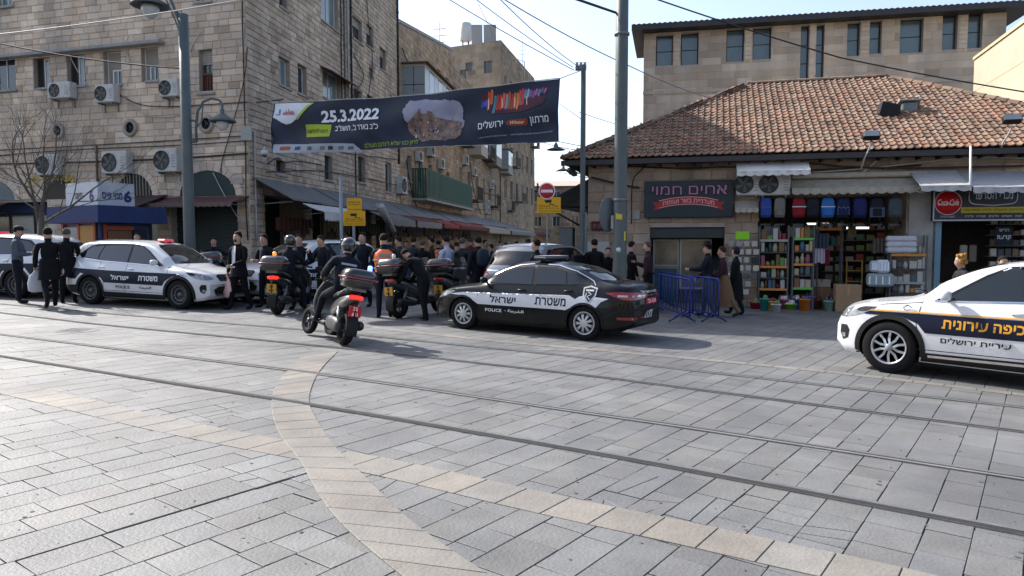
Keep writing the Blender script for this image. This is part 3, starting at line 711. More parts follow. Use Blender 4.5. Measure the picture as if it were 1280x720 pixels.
# ================================================================ buildings further down the alley
def ptop(F, a, b):
	(x0, z0), (x1, z1) = F.at(*a), F.at(*b); return lambda x: z0 + (z1 - z0) * (x - x0) / (x1 - x0)
xB2 = FB.at(566, 62)[0]; t2 = ptop(FB, (498, 28), (562, 62))
B2 = thing('stone_building', (*FB.w(xB1, 0, 0).xy, -.2), label='lower ochre stone building in the alley with an enclosed balcony, just past the drainpipe', cat='building')
holes2 = []; x = xB1 + 1.2
rw2 = []
for zz in (5.2, 8.8, 12.0):
	x = xB1 + 1.6
	while x < xB2 - 1.5:
		if not (zz > 8 and x < xB1 + 8): rw2.append((x, x + .95, zz, zz + 1.5))
		x += 2.6
stone_c = mat('limestone_ochre', (0.40, 0.315, 0.225), 0.9, var=0.34, scale=1.3, bump=0.9, bscale=14, tone=True, spec=0.2)
wall(B2, FB, xB1 + .01, xB2, -1, 16.5, [(*w, .2) for w in rw2], .3, (.4, .8), sm=stone_c, top=lambda x: t2(x))
for w in rw2: pane_window(B2, FB, *w, nv=1, fm=flat(random.choice(['d8d4c8', '5a5047', '8a8478'])), sill=True)
mb = MB(); a = FB.w(xB1 + .01, .03, 0); b = FB.w(xB2, .03, 0); inn = -FB.n * -9
for p, q, z1_, z2_ in ((a, b, t2(xB1), t2(xB2)),):
	mb.add([(a.x, a.y, z1_), (b.x, b.y, z2_), (b.x + FB.n.x * 9, b.y + FB.n.y * 9, z2_), (a.x + FB.n.x * 9, a.y + FB.n.y * 9, z1_)], [(0, 1, 2, 3)])
	mb.add([(b.x, b.y, -1), (b.x, b.y, z2_), (b.x + FB.n.x * 9, b.y + FB.n.y * 9, z2_), (b.x + FB.n.x * 9, b.y + FB.n.y * 9, -1)], [(0, 1, 2, 3)])
mb.build('roof', mortar, B2)
mb = MB(FB.M); n = 8
for i in range(n): xa = xB1 + .05 + (xB2 - xB1 - .1) * i / n; xb = xB1 + .05 + (xB2 - xB1 - .1) * (i + 1) / n; mb.add([(xa, -.08, t2(xa)), (xb, -.08, t2(xb)), (xb, -.08, t2(xb) + .18), (xa, -.08, t2(xa) + .18), (xa, .25, t2(xa)), (xb, .25, t2(xb)), (xb, .25, t2(xb) + .18), (xa, .25, t2(xa) + .18)], [(0, 1, 2, 3), (3, 2, 6, 7), (1, 0, 4, 5)])
mb.build('coping', concrete, B2)
# enclosed balcony (a box of pale panels)
bx0 = xB1 + .7; bz1 = FB.at(502, 80)[1]; bz0 = FB.at(502, 150)[1]; out = 1.35; bx1 = xB1 + 8.6
bal = B2
mb = MB(FB.M); mb.box(bx0, bx1, -out, -.01, bz0, bz0 + 1.0); mb.box(bx0, bx1, -out, -.01, bz1 - .15, bz1); mb.build('balcony_wall', flat('b5ada0'), bal)
mb = MB(FB.M)
mb.box(bx0 - .2, bx1 + .2, -out - .25, -.01, bz1 + .002, bz1 + .08); mb.build('balcony_roof', flat('5f4c40'), bal)
k = 0
for i in range(2):
	for z0_, z1_ in ((bz0 + 1.02, bz0 + 1.02 + (bz1 - bz0 - 1.2) / 2 - .02), (bz0 + 1.04 + (bz1 - bz0 - 1.2) / 2, bz1 - .16)):
		y0 = -out + out * i / 2 + .02; y1 = -out + out * (i + 1) / 2 - .02
		mb = MB(FB.M); mb.box(bx0 + .02, bx0 + .06, y0, y1, z0_, z1_); mb.build('pane', flat('8d9496', .3), bal)
for i in range(7):
	xa = bx0 + .06 + (bx1 - bx0 - .1) * i / 7; xb = bx0 + (bx1 - bx0 - .1) * (i + 1) / 7
	mb = MB(FB.M); mb.box(xa, xb, -out + .02, -out + .06, bz0 + 1.02, bz1 - .16); mb.build('pane', glass_l if i % 2 else flat('a9adab', .3), bal)
# green wooden balcony with its slab
gx0 = FB.at(511, 230)[0] + .6; gx1 = gx0 + 15; gz1 = FB.at(511, 209)[1]; gz0 = FB.at(511, 247)[1]; go = .95
greenb = mat('green_timber', (.022, .085, .055), .7, var=.3, scale=5)
mb = MB(FB.M); mb.box(gx0 - .05, gx1 + .05, -go - .05, -.01, gz0 - .12, gz0); mb.build('balcony_slab', concrete, B2)
mb = MB(FB.M); mb.box(gx0, gx0 + .05, -go, 0, gz1 - .08, gz1); mb.box(gx0, gx1, -go, -go + .05, gz1 - .08, gz1); mb.box(gx0, gx0 + .05, -go, 0, gz0 + .05, gz0 + .13); mb.box(gx0, gx1, -go, -go + .05, gz0 + .05, gz0 + .13); rl = mb.build('balcony_rail', greenb, B2)
def picket(p0, p1):
	mb = MB(FB.M); mb.box(*p0, *p1, gz0 + .13, gz1 - .081); mb.build('picket', greenb, rl)
for i in range(6): y = -go + .05 + i * .15; picket((gx0 + .01, gx0 + .035), (y, y + .10))
for i in range(46): x = gx0 + .08 + i * .32; picket((x, x + .2), (-go + .01, -go + .035))
# tower building closing the view
tY = 79.0
def wp(px, py, Y): p = atY(px, py, Y); return p
pL = atY(559, 56, 82); pR = atY(626, 50, tY); pE = atY(668, 98, 98)
FC = Frame((pL.x, pL.y), math.atan2(pR.y - pL.y, pR.x - pL.x)); FD = Frame((pR.x, pR.y), math.atan2(pE.y - pR.y, pE.x - pR.x))
wC = (pR - pL).xy.length; wD = (pE - pR).xy.length; zT = pR.z; zE = pE.z
B3 = thing('stone_building', (pR.x, pR.y, -1), label='tall narrow weathered block beyond the banner with solar panels on its roof', cat='building')
plast2 = mat('stained_render', (0.34, 0.285, 0.22), 0.95, var=0.45, scale=.5, bump=0.3, tone=True, streak=.4)
wallC = [(*A_(582, 590, 78, 89, FC), .15), (*A_(605, 615, 76, 92, FC), .15), (*A_(575, 583, 87, 101, FC), .15)]
wall(B3, FC, 0, wC, -1, zT, wallC, .45, (.7, 1.3), sm=plast2, mm=plast2, depth=.008)
for w in wallC: pane_window(B3, FC, *w[:4], nv=1, fm=flat('6d6355'), sill=False, fw=.08)
rw3 = []
for zz in (6.4, 10.2, 14.0, 17.6):
	for k in range(6): x = 1.6 + k * 3.1; rw3.append((x, x + 1.2, zz, zz + 2.1, .3))
stone_d = mat('limestone_tan', (0.42, 0.32, 0.225), 0.9, var=0.34, scale=1.1, bump=0.9, bscale=14, tone=True, spec=0.2)
wall(B3, FD, 0, wD, -1, zT, rw3, .34, (.5, 1.0), sm=stone_d, top=lambda x: zT + (zE - zT) * x / wD)
for i, w in enumerate(rw3):
	x0, x1, z0, z1 = w[:4]; wnd = pane_window(B3, FD, x0, x1, z0, z1 - .0, nv=1, nh=1, fm=flat(['c8c2b2', '6a5e50', '4c5a5c'][i % 3]), fw=.09)
	if i % 6 in (1, 4):
		n = 10; cx = (x0 + x1) / 2; mb = MB(FD.M); mb.prism([(cx + .95 * math.cos(math.pi * q / n), z1 + .8 * math.sin(math.pi * q / n)) for q in range(n + 1)], -.06, 0); mb.build('arch_stone', stone_d, B3)
	if i % 5 == 2:
		mb = MB(FD.M); mb.box(x0 - .5, x1 + .5, -.9, -.01, z0 - .2, z0 - .05)
		for q in range(9): xx = x0 - .45 + (x1 - x0 + .86) * q / 8; mb.box(xx, xx + .04, -.88, -.84, z0 - .05, z0 + .9)
		mb.box(x0 - .5, x1 + .5, -.9, -.83, z0 + .9, z0 + .96); mb.build('balcony', flat('6e6353'), B3)
mb = MB(); q1 = FC.w(0, .05, 0); q2 = FD.w(0, .05, 0); q3 = FD.w(wD, .05, 0); q4 = q3 + (q1 - q2)
mb.add([(q1.x, q1.y, zT - .1), (q2.x, q2.y, zT - .1), (q3.x, q3.y, zE - .1), (q4.x, q4.y, zE - .1)], [(0, 1, 2, 3)])
for u, v, za, zb in ((q3, q4, zE, zE), (q4, q1, zE, zT)): mb.add([(u.x, u.y, -2), (v.x, v.y, -2), (v.x, v.y, zb - .1), (u.x, u.y, za - .1)], [(0, 1, 2, 3)])
mb.build('roof', mortar, B3)
def roof_at(px, py, Y): return atY(px, py, Y)
# water tank + solar panels on the tower roof
p = atY(582, 47, 84); t = thing('water_tank', (p.x, p.y, zT - .1), 0, 'white cylindrical water tank on thin legs on the roof of the narrow block', 'water tank')
b = lb(t); b.lathe([(0, 1.3), (.62, 1.32), (.66, 1.4), (.66, 3.2), (.6, 3.3), (0, 3.35)], 18); b.build('tank', white_m, t)
for a in range(4):
	b = lb(t); b.tube([(.5 * math.cos(a * 1.57 + .7), .5 * math.sin(a * 1.57 + .7), 0), (.45 * math.cos(a * 1.57 + .7), .45 * math.sin(a * 1.57 + .7), 1.32)], .05, 5); b.build('leg', steel, t)
for k, (a, b_) in enumerate([(589, 604), (604, 621)]):
	p0 = atY(a, 50, 83); p1 = atY(b_, 50, 83); t = thing('solar_panel', ((p0.x + p1.x) / 2, 83, zT - .1), 0, ['solar panel beside the white tank, left of two on the narrow block', 'right-hand solar panel at the corner of the narrow block roof'][k], 'solar panel', 'solar panels on the alley roof')
	w_ = (p1.x - p0.x) * .46; b = lb(t); X = Matrix.Rotation(R(-35), 4, 'X')
	b.box(-w_, w_, -.04, .04, .35, 2.75, xf=Matrix.Rotation(R(18), 4, 'X')); b.build('panel', flat('9a9fa2', .3), t)
	b = lb(t); b.tube([(-w_ * .7, .9, 0), (-w_ * .7, -.7, 2.3)], .04, 5); b.tube([(w_ * .7, .9, 0), (w_ * .7, -.7, 2.3)], .04, 5); b.build('frame', steel, t)
p = atY(643, 70, 88); t = thing('solar_panel', (p.x, p.y, zT - 2.2), .6, 'empty tilted panel frame standing over the alley side of the narrow block', 'solar panel', 'solar panels on the alley roof')
b = lb(t); b.tube([(-.9, 0, 0), (-.6, -.4, 2.4), (1.2, -.4, 2.2), (1.4, 0, 0)], .06, 5); b.tube([(-.6, -.4, 2.4), (1.4, 0, 0)], .05, 5); b.build('frame', white_m, t)
for k, (px, py, h, Y, lab) in enumerate([(549, 27, 4.5, 56, 'thin rooftop antenna mast left of the narrow block'), (653, 52, 4.5, 92, 'forked rooftop antenna on the alley side of the narrow block')]):
	p = atY(px, py, Y); b = MB(); b.tube([(p.x, p.y, p.z), (p.x + .1, p.y, p.z - h)], .035, 5)
	for q in range(3): b.tube([(p.x - .5, p.y, p.z - .6 - q * .5), (p.x + .5, p.y, p.z - .5 - q * .5)], .025, 4)
	tag(b.build('roof_antenna', steel, None), lab, 'antenna', 'antennas on the alley roofs')
# stretch of facade between B2 and tower + far end of the alley
x3 = FB.at(625, 250)[0]; x4 = FB.at(668, 250)[0]; x5 = FB.at(703, 280)[0]
B4 = thing('stone_building', (*FB.w(xB2, 0, 0).xy, -1), label='long row of old stone houses with arched windows below the narrow block', cat='building')
z4 = FB.at(600, 175)[1] + 4; rw4 = []
for zz in (5.2, 9.4):
	x = xB2 + 2
	while x < x4 - 3: rw4.append((x, x + 1.3, zz, zz + 2.3, .25)); x += 3.6
wall(B4, FB, xB2 + .01, x4, -1.5, z4, rw4, .34, (.5, 1.0), sm=stone_c, depth=.04)
for i, w in enumerate(rw4):
	pane_window(B4, FB, *w[:4], nv=1, nh=1, fm=flat(['c8c2b2', '6a5e50', '8c8474'][i % 3]), fw=.09)
	if i % 3 == 1:
		mb = MB(FB.M); x0, x1, z0, z1 = w[:4]; mb.box(x0 - .6, x1 + .6, -1.0, -.01, z0 - .25, z0 - .08)
		for q in range(10): xx = x0 - .55 + (x1 - x0 + 1.1) * q / 9; mb.box(xx, xx + .05, -.98, -.93, z0 - .08, z0 + .95)
		mb.box(x0 - .6, x1 + .6, -1.0, -.92, z0 + .95, z0 + 1.02); mb.build('balcony', flat('4f4a42'), B4)
mb = MB(); a = FB.w(xB2, .05, 0); b = FB.w(x4, .05, 0)
mb.add([(a.x, a.y, z4), (b.x, b.y, z4), (b.x + FB.n.x * 10, b.y + FB.n.y * 10, z4), (a.x + FB.n.x * 10, a.y + FB.n.y * 10, z4)], [(0, 1, 2, 3)])
mb.add([(b.x, b.y, -1), (b.x, b.y, z4), (b.x + FB.n.x * 10, b.y + FB.n.y * 10, z4), (b.x + FB.n.x * 10, b.y + FB.n.y * 10, -1)], [(0, 1, 2, 3)])
mb.build('roof', mortar, B4)
# far hazy house at the end
pa = atY(660, 195, 118); pb = atY(722, 232, 112)
FE = Frame((pa.x - 2, 119), -.12); B6 = thing('stone_building', (pa.x, 118, -1), label='distant pale stone house with a low grey roof at the very end of the alley', cat='building')
zf = FE.at(700, 232)[1]
rw6 = [(3 + 3 * k, 4.3 + 3 * k, zz, zz + 1.7, .2) for k in range(4) for zz in (4, 8)]
wall(B6, FE, 0, 16, -3, zf, rw6, .5, (.8, 1.4), sm=stone_c, depth=.02)
for w in rw6: pane_window(B6, FE, *w[:4], nv=1, fw=.1, sill=False)
mb = MB(FE.M); mb.add([(-.6, -.8, zf - .1), (16.8, -.8, zf - .1), (14, 5, zf + 1.2), (2, 5, zf + 1.2), (-.6, 11, zf - .1), (16.8, 11, zf - .1)], [(0, 1, 2, 3), (1, 5, 2), (3, 2, 5, 4), (0, 3, 4)]); mb.build('roof', mortar_b, B6)
# ================================================================ metal canopy along the alley and its awnings
can = thing('market_canopy', (*FB.w(0, 0, 0).xy, canz), FB.a, 'long grey sheet metal canopy over the alley shops on the left side', 'canopy')
canm = mat('grey_sheet_metal', (.16, .165, .165), .6, .3, var=.35, scale=1.5, streak=.3)
co = 1.45; zo = FB.at(376, 250, -co)[1]
x = .15; i = 0
while x < 100:
	l = 2.4 if x < 30 else 5; mb = MB(FB.M); dz = random.uniform(-.03, .03)
	mb.add([(x, -.05, canz + dz), (x + l - .03, -.05, canz + dz), (x + l - .03, -co, zo + dz), (x, -co, zo + dz), (x, -.05, canz + dz - .03), (x + l - .03, -.05, canz + dz - .03), (x + l - .03, -co, zo + dz - .06), (x, -co, zo + dz - .06)], [(3, 2, 1, 0), (4, 5, 6, 7), (0, 4, 7, 3), (2, 6, 5, 1), (3, 7, 6, 2)])
	mb.build('canopy_sheet', canm, can); x += l; i += 1
for k in range(14):
	xx = .3 + k * 3.4; mb = MB(FB.M); mb.tube([(xx, -.04, canz - .9), (xx, -co + .1, zo - .07)], .022, 5); mb.build('strut', steel, can)
stripe_d = mat('stripe_dark', (.05, .045, .045), .85); redc = mat('red_canvas', (.30, .035, .032), .85, var=.25); beige = mat('beige_canvas', (.38, .34, .27), .85, var=.25); whitec = mat('white_canvas', (.68, .66, .62), .8, var=.22, scale=2)
greyc = mat('grey_canvas', (.25, .235, .22), .85, var=.25)
for (pa_, pb_, m_, vm, lab, vh) in [(378, 432, whitec, whitec, 'rumpled white awning nearest the street corner, behind the yellow signs', .32), (460, 500, stripe_d, greyc, 'dark striped awning with grey valance right of the yellow signs', .34),
		(503, 536, stripe_d, greyc, 'dark and red striped awning left of the red awnings', .34), (539, 560, redc, redc, 'nearest red awning in the alley', .25), (562, 598, redc, maroon, 'wide red awning in the middle of the alley', .25),
		(600, 628, beige, beige, 'beige awning beyond the wide red awning', .4), (630, 662, beige, greyc, 'far beige awning in front of the parked silver car roof', .4), (664, 685, redc, maroon, 'far red awning below the no entry sign', .4), (687, 706, redc, redc, 'farthest red awning at the end of the alley', .5)]:
	x0 = FB.at(pa_, 275, -co)[0]; x1 = FB.at(pb_, 278, -co)[0]; zz = zo - .1
	t = awning(FB, x0, x1, zz - .28, zz, .75, m_, lab, vh, vm=vm, grp='awnings of the market alley')
	for ob in [t]:
		Mv = Matrix.Translation(FB.n * -co); ob.location = ob.location + Vector((Mv @ Vector((0, 0, 0))))
	if m_ is stripe_d:
		mb = MB(FB.M); n = int((x1 - x0) / .16)
		for q in range(n): xx = x0 + (x1 - x0) * q / n; mb.quad((xx, -.035 - co, zz + .008), (xx + .07, -.035 - co, zz + .008), (xx + .07, -.78 - co, zz - .272), (xx, -.78 - co, zz - .272))
		W[t] = Matrix.LocRotScale(t.location, t.rotation_euler, Vector((1, 1, 1)))
		mb.build('stripes', flat('a8a49c' if pa_ == 460 else '9a4440'), t)
# folded white parasol hanging out of the canopy
pu = FB.at(482, 262, -2.6); p0 = FB.w(FB.at(474, 257, -2.3)[0], -2.3, FB.at(474, 257, -2.3)[1]); p1 = FB.w(FB.at(492, 289, -2.3)[0], -2.3, FB.at(492, 289, -2.3)[1])
t = thing('rolled_awning', tuple(p0), 0, 'rolled pale awning cloth hanging slantwise beside the striped awnings', 'awning'); b = MB()
b.tube([p0, p0.lerp(p1, .4), p1], [.13, .10, .07], 8, sx=1.8); b.build('cloth', whitec, t); b = MB(); b.tube([p0 + Vector((0, 0, .1)), p1 + Vector((.03, 0, -.3))], .025, 6); b.build('pole', steel, t)
# AC units in the alley
for i, (px, py, w_, h_, lab, tw) in enumerate([
		(497, 232, .9, .95, 'tall air conditioner beside the green balcony end', 0), (541, 247, .9, .8, 'air conditioner under the green balcony, left one of two', 0), (556, 241, .9, .7, 'dark air conditioner under the middle of the green balcony', 0), (567, 243, .8, .6, 'small air conditioner just right of the dark one under the green balcony', 0),
		(606, 259, 1.1, 1.3, 'biggest pale air conditioner above the beige awning', 1), (628, 264, 1.0, 1.2, 'first of three air conditioners in a row down the alley', 1), (634.5, 265, 1.0, 1.2, 'middle of three air conditioners in a row down the alley', 1), (641, 266.5, 1.0, 1.2, 'last of three air conditioners in a row down the alley', 1),
		(656, 268, 1.4, 1.4, 'single far air conditioner past the row of three', 0), (674, 272, 1.8, 1.7, 'farthest air conditioner below the yellow sign', 0), (534, 189, .9, .7, 'air conditioner just below the banner left part', 0), (605, 186, 1.4, 1.1, 'air conditioner peeking below the banner photograph', 0), (578, 200, 1.0, .8, 'air conditioner on the alley wall under the lettering of the banner', 0)]):
	x, z = FB.at(px, py);
	tt = ac_unit(FB, x, z - h_ / 2, w_, h_, lab=lab, two=tw == 1, grp='air conditioner units along the alley', d=.4)
random.seed(17)
for i, (px, py, s_, lab) in enumerate([(548, 205, 1.0, 'air conditioner above the far end of the green balcony'), (590, 215, 1.1, 'air conditioner between the tall windows right of the green balcony'), (612, 232, 1.2, 'air conditioner on the middle house of the alley, second floor'), (622, 205, 1.2, 'air conditioner below the lettering side of the banner'), (637, 228, 1.3, 'air conditioner near a far balcony on the narrow block'), (652, 240, 1.4, 'far small air conditioner left of the hanging lamps'), (520, 195, .9, 'air conditioner just under the banner near the green balcony'), (650, 200, 1.4, 'high far air conditioner just right of the banner end')]):
	x, z = FB.at(px, py); ac_unit(FB, x, z - .35, .9 * s_, .7 * s_, lab=lab, grp='air conditioner units along the alley')
for i, (pts, lab) in enumerate([([(500, 235), (560, 262), (640, 262), (700, 275)], 'long black cable above the alley canopy'), ([(505, 200), (512, 240), (520, 262)], 'black cable dropping left of the green balcony'), ([(585, 195), (590, 240), (600, 268)], 'black cable dropping right of the green balcony'), ([(500, 60), (508, 80), (520, 100), (548, 140)], 'black cable crossing the ochre wall above the enclosed balcony'), ([(600, 240), (640, 250), (690, 262)], 'sagging cable along the far alley houses')]):
	P_ = smooth([FB.at(*p) for p in pts], 2); mb = MB(); mb.tube([FB.w(a, -.12, b) for a, b in P_], .03, 5); tag(mb.build('wall_cable', CB, None), lab, 'cable', 'cables on the alley houses')
for i in range(3):
	x = xB2 + 6 + i * 8.5; z_ = 8.9; w_ = 3.4; mb = MB(FB.M); mb.box(x, x + w_, -1.1, -.01, z_, z_ + .9); bw = mb.build('balcony_wall', flat(['a8a092', '8a7f70', '9a9488'][i]), B4)
	mb = MB(FB.M); mb.box(x - .1, x + w_ + .1, -1.2, -.01, z_ + 2.5, z_ + 2.6); mb.build('balcony_roof', flat('6a5a4c'), B4)
	for q in range(4): mb = MB(FB.M); mb.box(x + .03 + q * w_ / 4, x - .03 + (q + 1) * w_ / 4, -1.08, -1.04, z_ + .92, z_ + 2.48); mb.build('pane', glass_l if q % 2 else glass, bw)
	mb = MB(FB.M); mb.box(x + .02, x + .06, -1.04, -.02, z_ + .92, z_ + 2.48); mb.build('pane', flat('8d9496', .3), bw)
# roller shutter box over the red awning
x0 = FB.at(530, 285, -.9)[0]; x1 = x0 + 7; z = FB.at(530, 288, -.9)[1]
# shopfronts of the alley: hanging goods and lit backs
random.seed(21)
GC = ['b5452e', 'd8b13c', '4f7a35', 'cfc6b2', '7c3b52', 'c77a35', '3d5a7a', 'd9d2c4', '8a5a34', '2f3336']
GN = {'b5452e': 'red', 'd8b13c': 'yellow', '4f7a35': 'green', 'cfc6b2': 'cream', '7c3b52': 'plum', 'c77a35': 'orange', '3d5a7a': 'blue', 'd9d2c4': 'white', '8a5a34': 'brown', '2f3336': 'black'}
for i in range(9):
	xs = 2.2 + i * 4.0; c = GC[i % len(GC)]
	t = thing('market_stall', FB.w(xs, -.9, -.0), FB.a, '%s market stall heaped with goods, number %s along the alley from the corner' % (['wooden', 'steel', 'painted'][i % 3], ['one', 'two', 'three', 'four', 'five', 'six', 'seven', 'eight', 'nine'][i]), 'market stall', 'market stalls along the alley')
	b = lb(t); b.box(-1.5, 1.5, -.5, .5, .7, .78); b.build('counter', wood, t)
	for sx in (-1.4, 1.4):
		b = lb(t); b.box(sx - .04, sx + .04, -.45, .45, gz(xs) - .3, .7); b.build('leg', wood, t)
	for q in range(5):
		b = lb(t); xx = -1.25 + q * .62; b.box(xx - .27, xx + .27, -.45, .42, .781, .93); cr_ = b.build('crate', flat(random.choice(['3f5a38', '5b4630', '23252a'])), t)
		b = lb(t)
		for k in range(14): b.ell((xx + random.uniform(-.2, .2), random.uniform(-.35, .33), .95 + random.uniform(0, .08)), (.06, .06, .055), nu=6, nv=4)
		b.build('produce', flat(random.choice(GC[:7])), cr_)
	b = lb(t)
	for q in range(9): xx = -1.4 + q * .34; zt = 2.5; hgt = random.uniform(.3, .7); b.bbox(xx, xx + .24, .3, .42, zt - hgt, zt, .03)
	b.build('hanging_goods', flat(['4a221c', '4d4224', '26331f', '4a463e', '33202a', '4a3220', '212b38', '4d4a44', '38281c'][i % 9]), t)

# ================================================================ back building behind the tiled roof
pb0 = atY(805, 42, 45); FK = Frame((pb0.x, pb0.y), math.atan2(-.213, .977))
BK = thing('stone_building', (pb0.x, pb0.y, -1), label='large modern pinkish stone building with narrow dark windows behind the tiled roof', cat='building')
kw = FK.at(1258, 30)[0]; kz = pb0.z
winK = [A_(*q, FK) for q in [(820, 841, 44, 82), (851, 873, 41, 81), (908, 930, 36, 77), (941, 964, 34, 74), (1000.5, 1011, 32, 101), (1020, 1030, 31, 101), (1059, 1075, 28, 70), (1087, 1102, 26, 67), (1125, 1154, 23, 66), (1178, 1197, 19, 62), (1210, 1228, 17, 60)]]
wall(BK, FK, 0, kw, -2, kz, [(*w, .45) for w in winK], .42, (.7, 1.3), sm=stone_b, mm=mortar_b, depth=.02, nparts=0)
for w in winK:
	pane_window(BK, FK, *w, y=.35, nv=0, nh=1 if w[1] - w[0] > .6 else 2, fm=flat('2b2f30'), gm=mat('teal_glass', (.10, .14, .15), .12, var=.25, scale=.6, spec=.8), fw=.06, sill=False)
mb = MB(FK.M); z = FK.at(806, 116)[1]; mb.box(-.02, kw + .02, -.07, -.001, z - .12, z + .06); mb.build('string_course', stone_b, BK)
for a, b in ((841.5, 850.5), (930.5, 940.5), (1011.5, 1019.5), (1075.5, 1086.5), (1197.5, 1209.5)):
	x0, x1, z0, z1 = A_(a, b, 26, 70, FK); i_ = [w for w in winK if abs(w[0] - x1) < .6][0]
	mb = MB(FK.M); n = 7
	for k in range(n): zz = i_[2] + (kz - .1 - i_[2]) * k / n; mb.tn = random.choice([(1.12, 1.1, 1.08), (1.05, 1.02, 1), (1.18, 1.16, 1.12)]); mb.box(x0 + .04, x1 - .04, -.05, -.001, zz + .01, zz + (kz - .1 - i_[2]) / n - .01)
	mb.build('pier', stone_b, BK)
fas = mat('dark_fascia', (.035, .032, .032), .6, var=.3)
mb = MB(FK.M); ov = .9
mb.box(-.7, kw + 1.2, -ov, 6, kz + .002, kz + .30); mb.build('eave', fas, BK)
mb = MB(FK.M)
n = int((kw + 1.9) / .3)
for k in range(n):
	x = -.7 + k * .3; mb.tn = random.choice([(.7, .7, .75), (.55, .55, .6), (.9, .9, .95)])
	mb.add([(x, -ov - .02, kz + .305), (x + .28, -ov - .02, kz + .305), (x + .28, 5, kz + 1.1), (x, 5, kz + 1.1), (x + .14, -ov - .02, kz + .36), (x + .14, 5, kz + 1.16)], [(0, 4, 5, 3), (4, 1, 2, 5), (0, 1, 4)])
mb.build('roof_tiles', tile_m, BK, kind='stuff')
mb = MB(FK.M); mb.box(0.02, kw, .5, 14, -2, kz - .01); mb.build('building_core', mortar_b, BK)
# sunlit cream side wall at the right edge
a = atY(1218, 75, 36.8); b = atY(1280, 30, 30.7); b = a + (b - a) * 1.6; b.z = a.z
FR_ = Frame((a.x, a.y), math.atan2(b.y - a.y, b.x - a.x)); BW = thing('cream_building', (a.x, a.y, -1), label='sunlit cream rendered building at the right edge above the tiled roof', cat='building')
l = (b - a).length; mb = MB(FR_.M); mb.box(0, l, 0, 8, -2, a.z); mb.build('wall', render_cream, BW)
mb = MB(FR_.M); mb.box(-.05, l, -.06, 8.05, a.z + .002, a.z + .14); mb.build('coping', flat('b8a888'), BW)
for k in range(4):
	mb = MB(FR_.M); mb.box(.0, l, -.004, -.0005, a.z - 1.6 * (k + 1), a.z - 1.6 * (k + 1) + .03); mb.build('render_joint', flat('a08a64'), BW)
# ================================================================ the low market building with the tiled roof
OR = (2.24, 21.54); FR = Frame(OR, math.atan2(-.262, .965))
MKT = thing('market_building', (OR[0], OR[1], 0), label='low stone market building with a hipped clay tile roof and three shops', cat='building')
ze = FR.at(900, 194, -.55)[1]; xl, xr = -.65, 14.3; yr = 4.85; zr = FR.at(1000, 103, yr)[1]; tanr = (zr - ze) / (yr + .55)
sh = [A_(812, 905, 284, 380, FR), A_(948, 1131, 241, 380, FR), A_(1174, 1330, 274, 380, FR)]
hR = [(a, b, -1.2, d, 2.6) for a, b, c, d in sh]
stone_r = mat('market_stone', (.40, .315, .245), .92, var=.35, scale=1.5, bump=.9, bscale=14, tone=True, spec=.2)
wall(MKT, FR, 0, 13.8, -.9, ze - .02, hR, .30, (.4, .75), sm=stone_r, nparts=110, prio=lambda s: s[0] + abs(s[2] - 2.3) * .5)
mb = MB(FR.M); mb.quad((0, 0, -1), (0, 10.2, -1), (0, 10.2, ze), (0, 0, ze)); mb.quad((13.8, 0, -1), (13.8, 10.2, -1), (13.8, 10.2, ze), (13.8, 0, ze)); mb.quad((0, 10.2, -1), (13.8, 10.2, -1), (13.8, 10.2, ze), (0, 10.2, ze)); mb.build('side_wall', plaster, MKT)
mb = MB(FR.M)
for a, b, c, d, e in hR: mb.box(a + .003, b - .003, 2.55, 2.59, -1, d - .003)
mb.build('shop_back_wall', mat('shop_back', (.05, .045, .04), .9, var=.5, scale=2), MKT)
zi = xl + 5.4; z0r = xl + 5.25; z1r = xr - 5.4
pts = [(xl, -.55, ze), (xr, -.55, ze), (z1r, yr, zr), (z0r, yr, zr), (xl, 10.25, ze), (xr, 10.25, ze)]
mb = MB(FR.M); mb.add([(x, y, z - .05) for x, y, z in pts], [(0, 1, 2, 3), (3, 2, 5, 4), (0, 3, 4), (1, 5, 2)]); mb.add([(x, y, z - .12) for x, y, z in (pts[0], pts[1], pts[5], pts[4])], [(3, 2, 1, 0)]); roofp = mb.build('roof', mat('roof_underlay', (.05, .035, .03), .9), MKT)
TT = [(1, 1, 1), (1.1, 1.12, 1.1), (.75, .73, .72), (1.3, 1.45, 1.5), (.85, .8, .78), (1.25, .98, .9), (1.25, 1.45, 1.5), (.5, .5, .52)]
tprof = [(-.094, .010), (-.078, .038), (-.048, .038), (-.028, .006), (.032, .003), (.070, .010), (.094, .016)]
def tile_mb(t):
	m_ = MB(); m_.tn = t; n = len(tprof)
	m_.add([(x, 0, z + .030) for x, z in tprof] + [(x, .30, z) for x, z in tprof] + [(x, 0, z + .005) for x, z in tprof], [(i, i + 1, n + i + 1, n + i) for i in range(n - 1)] + [(2 * n + i, 2 * n + i + 1, i + 1, i) for i in range(n - 1)], smooth=False); return m_
TM = [tile_mb(t) for t in TT]; TMe = [m_.mesh('roof_tile', tile_m) for m_ in TM]
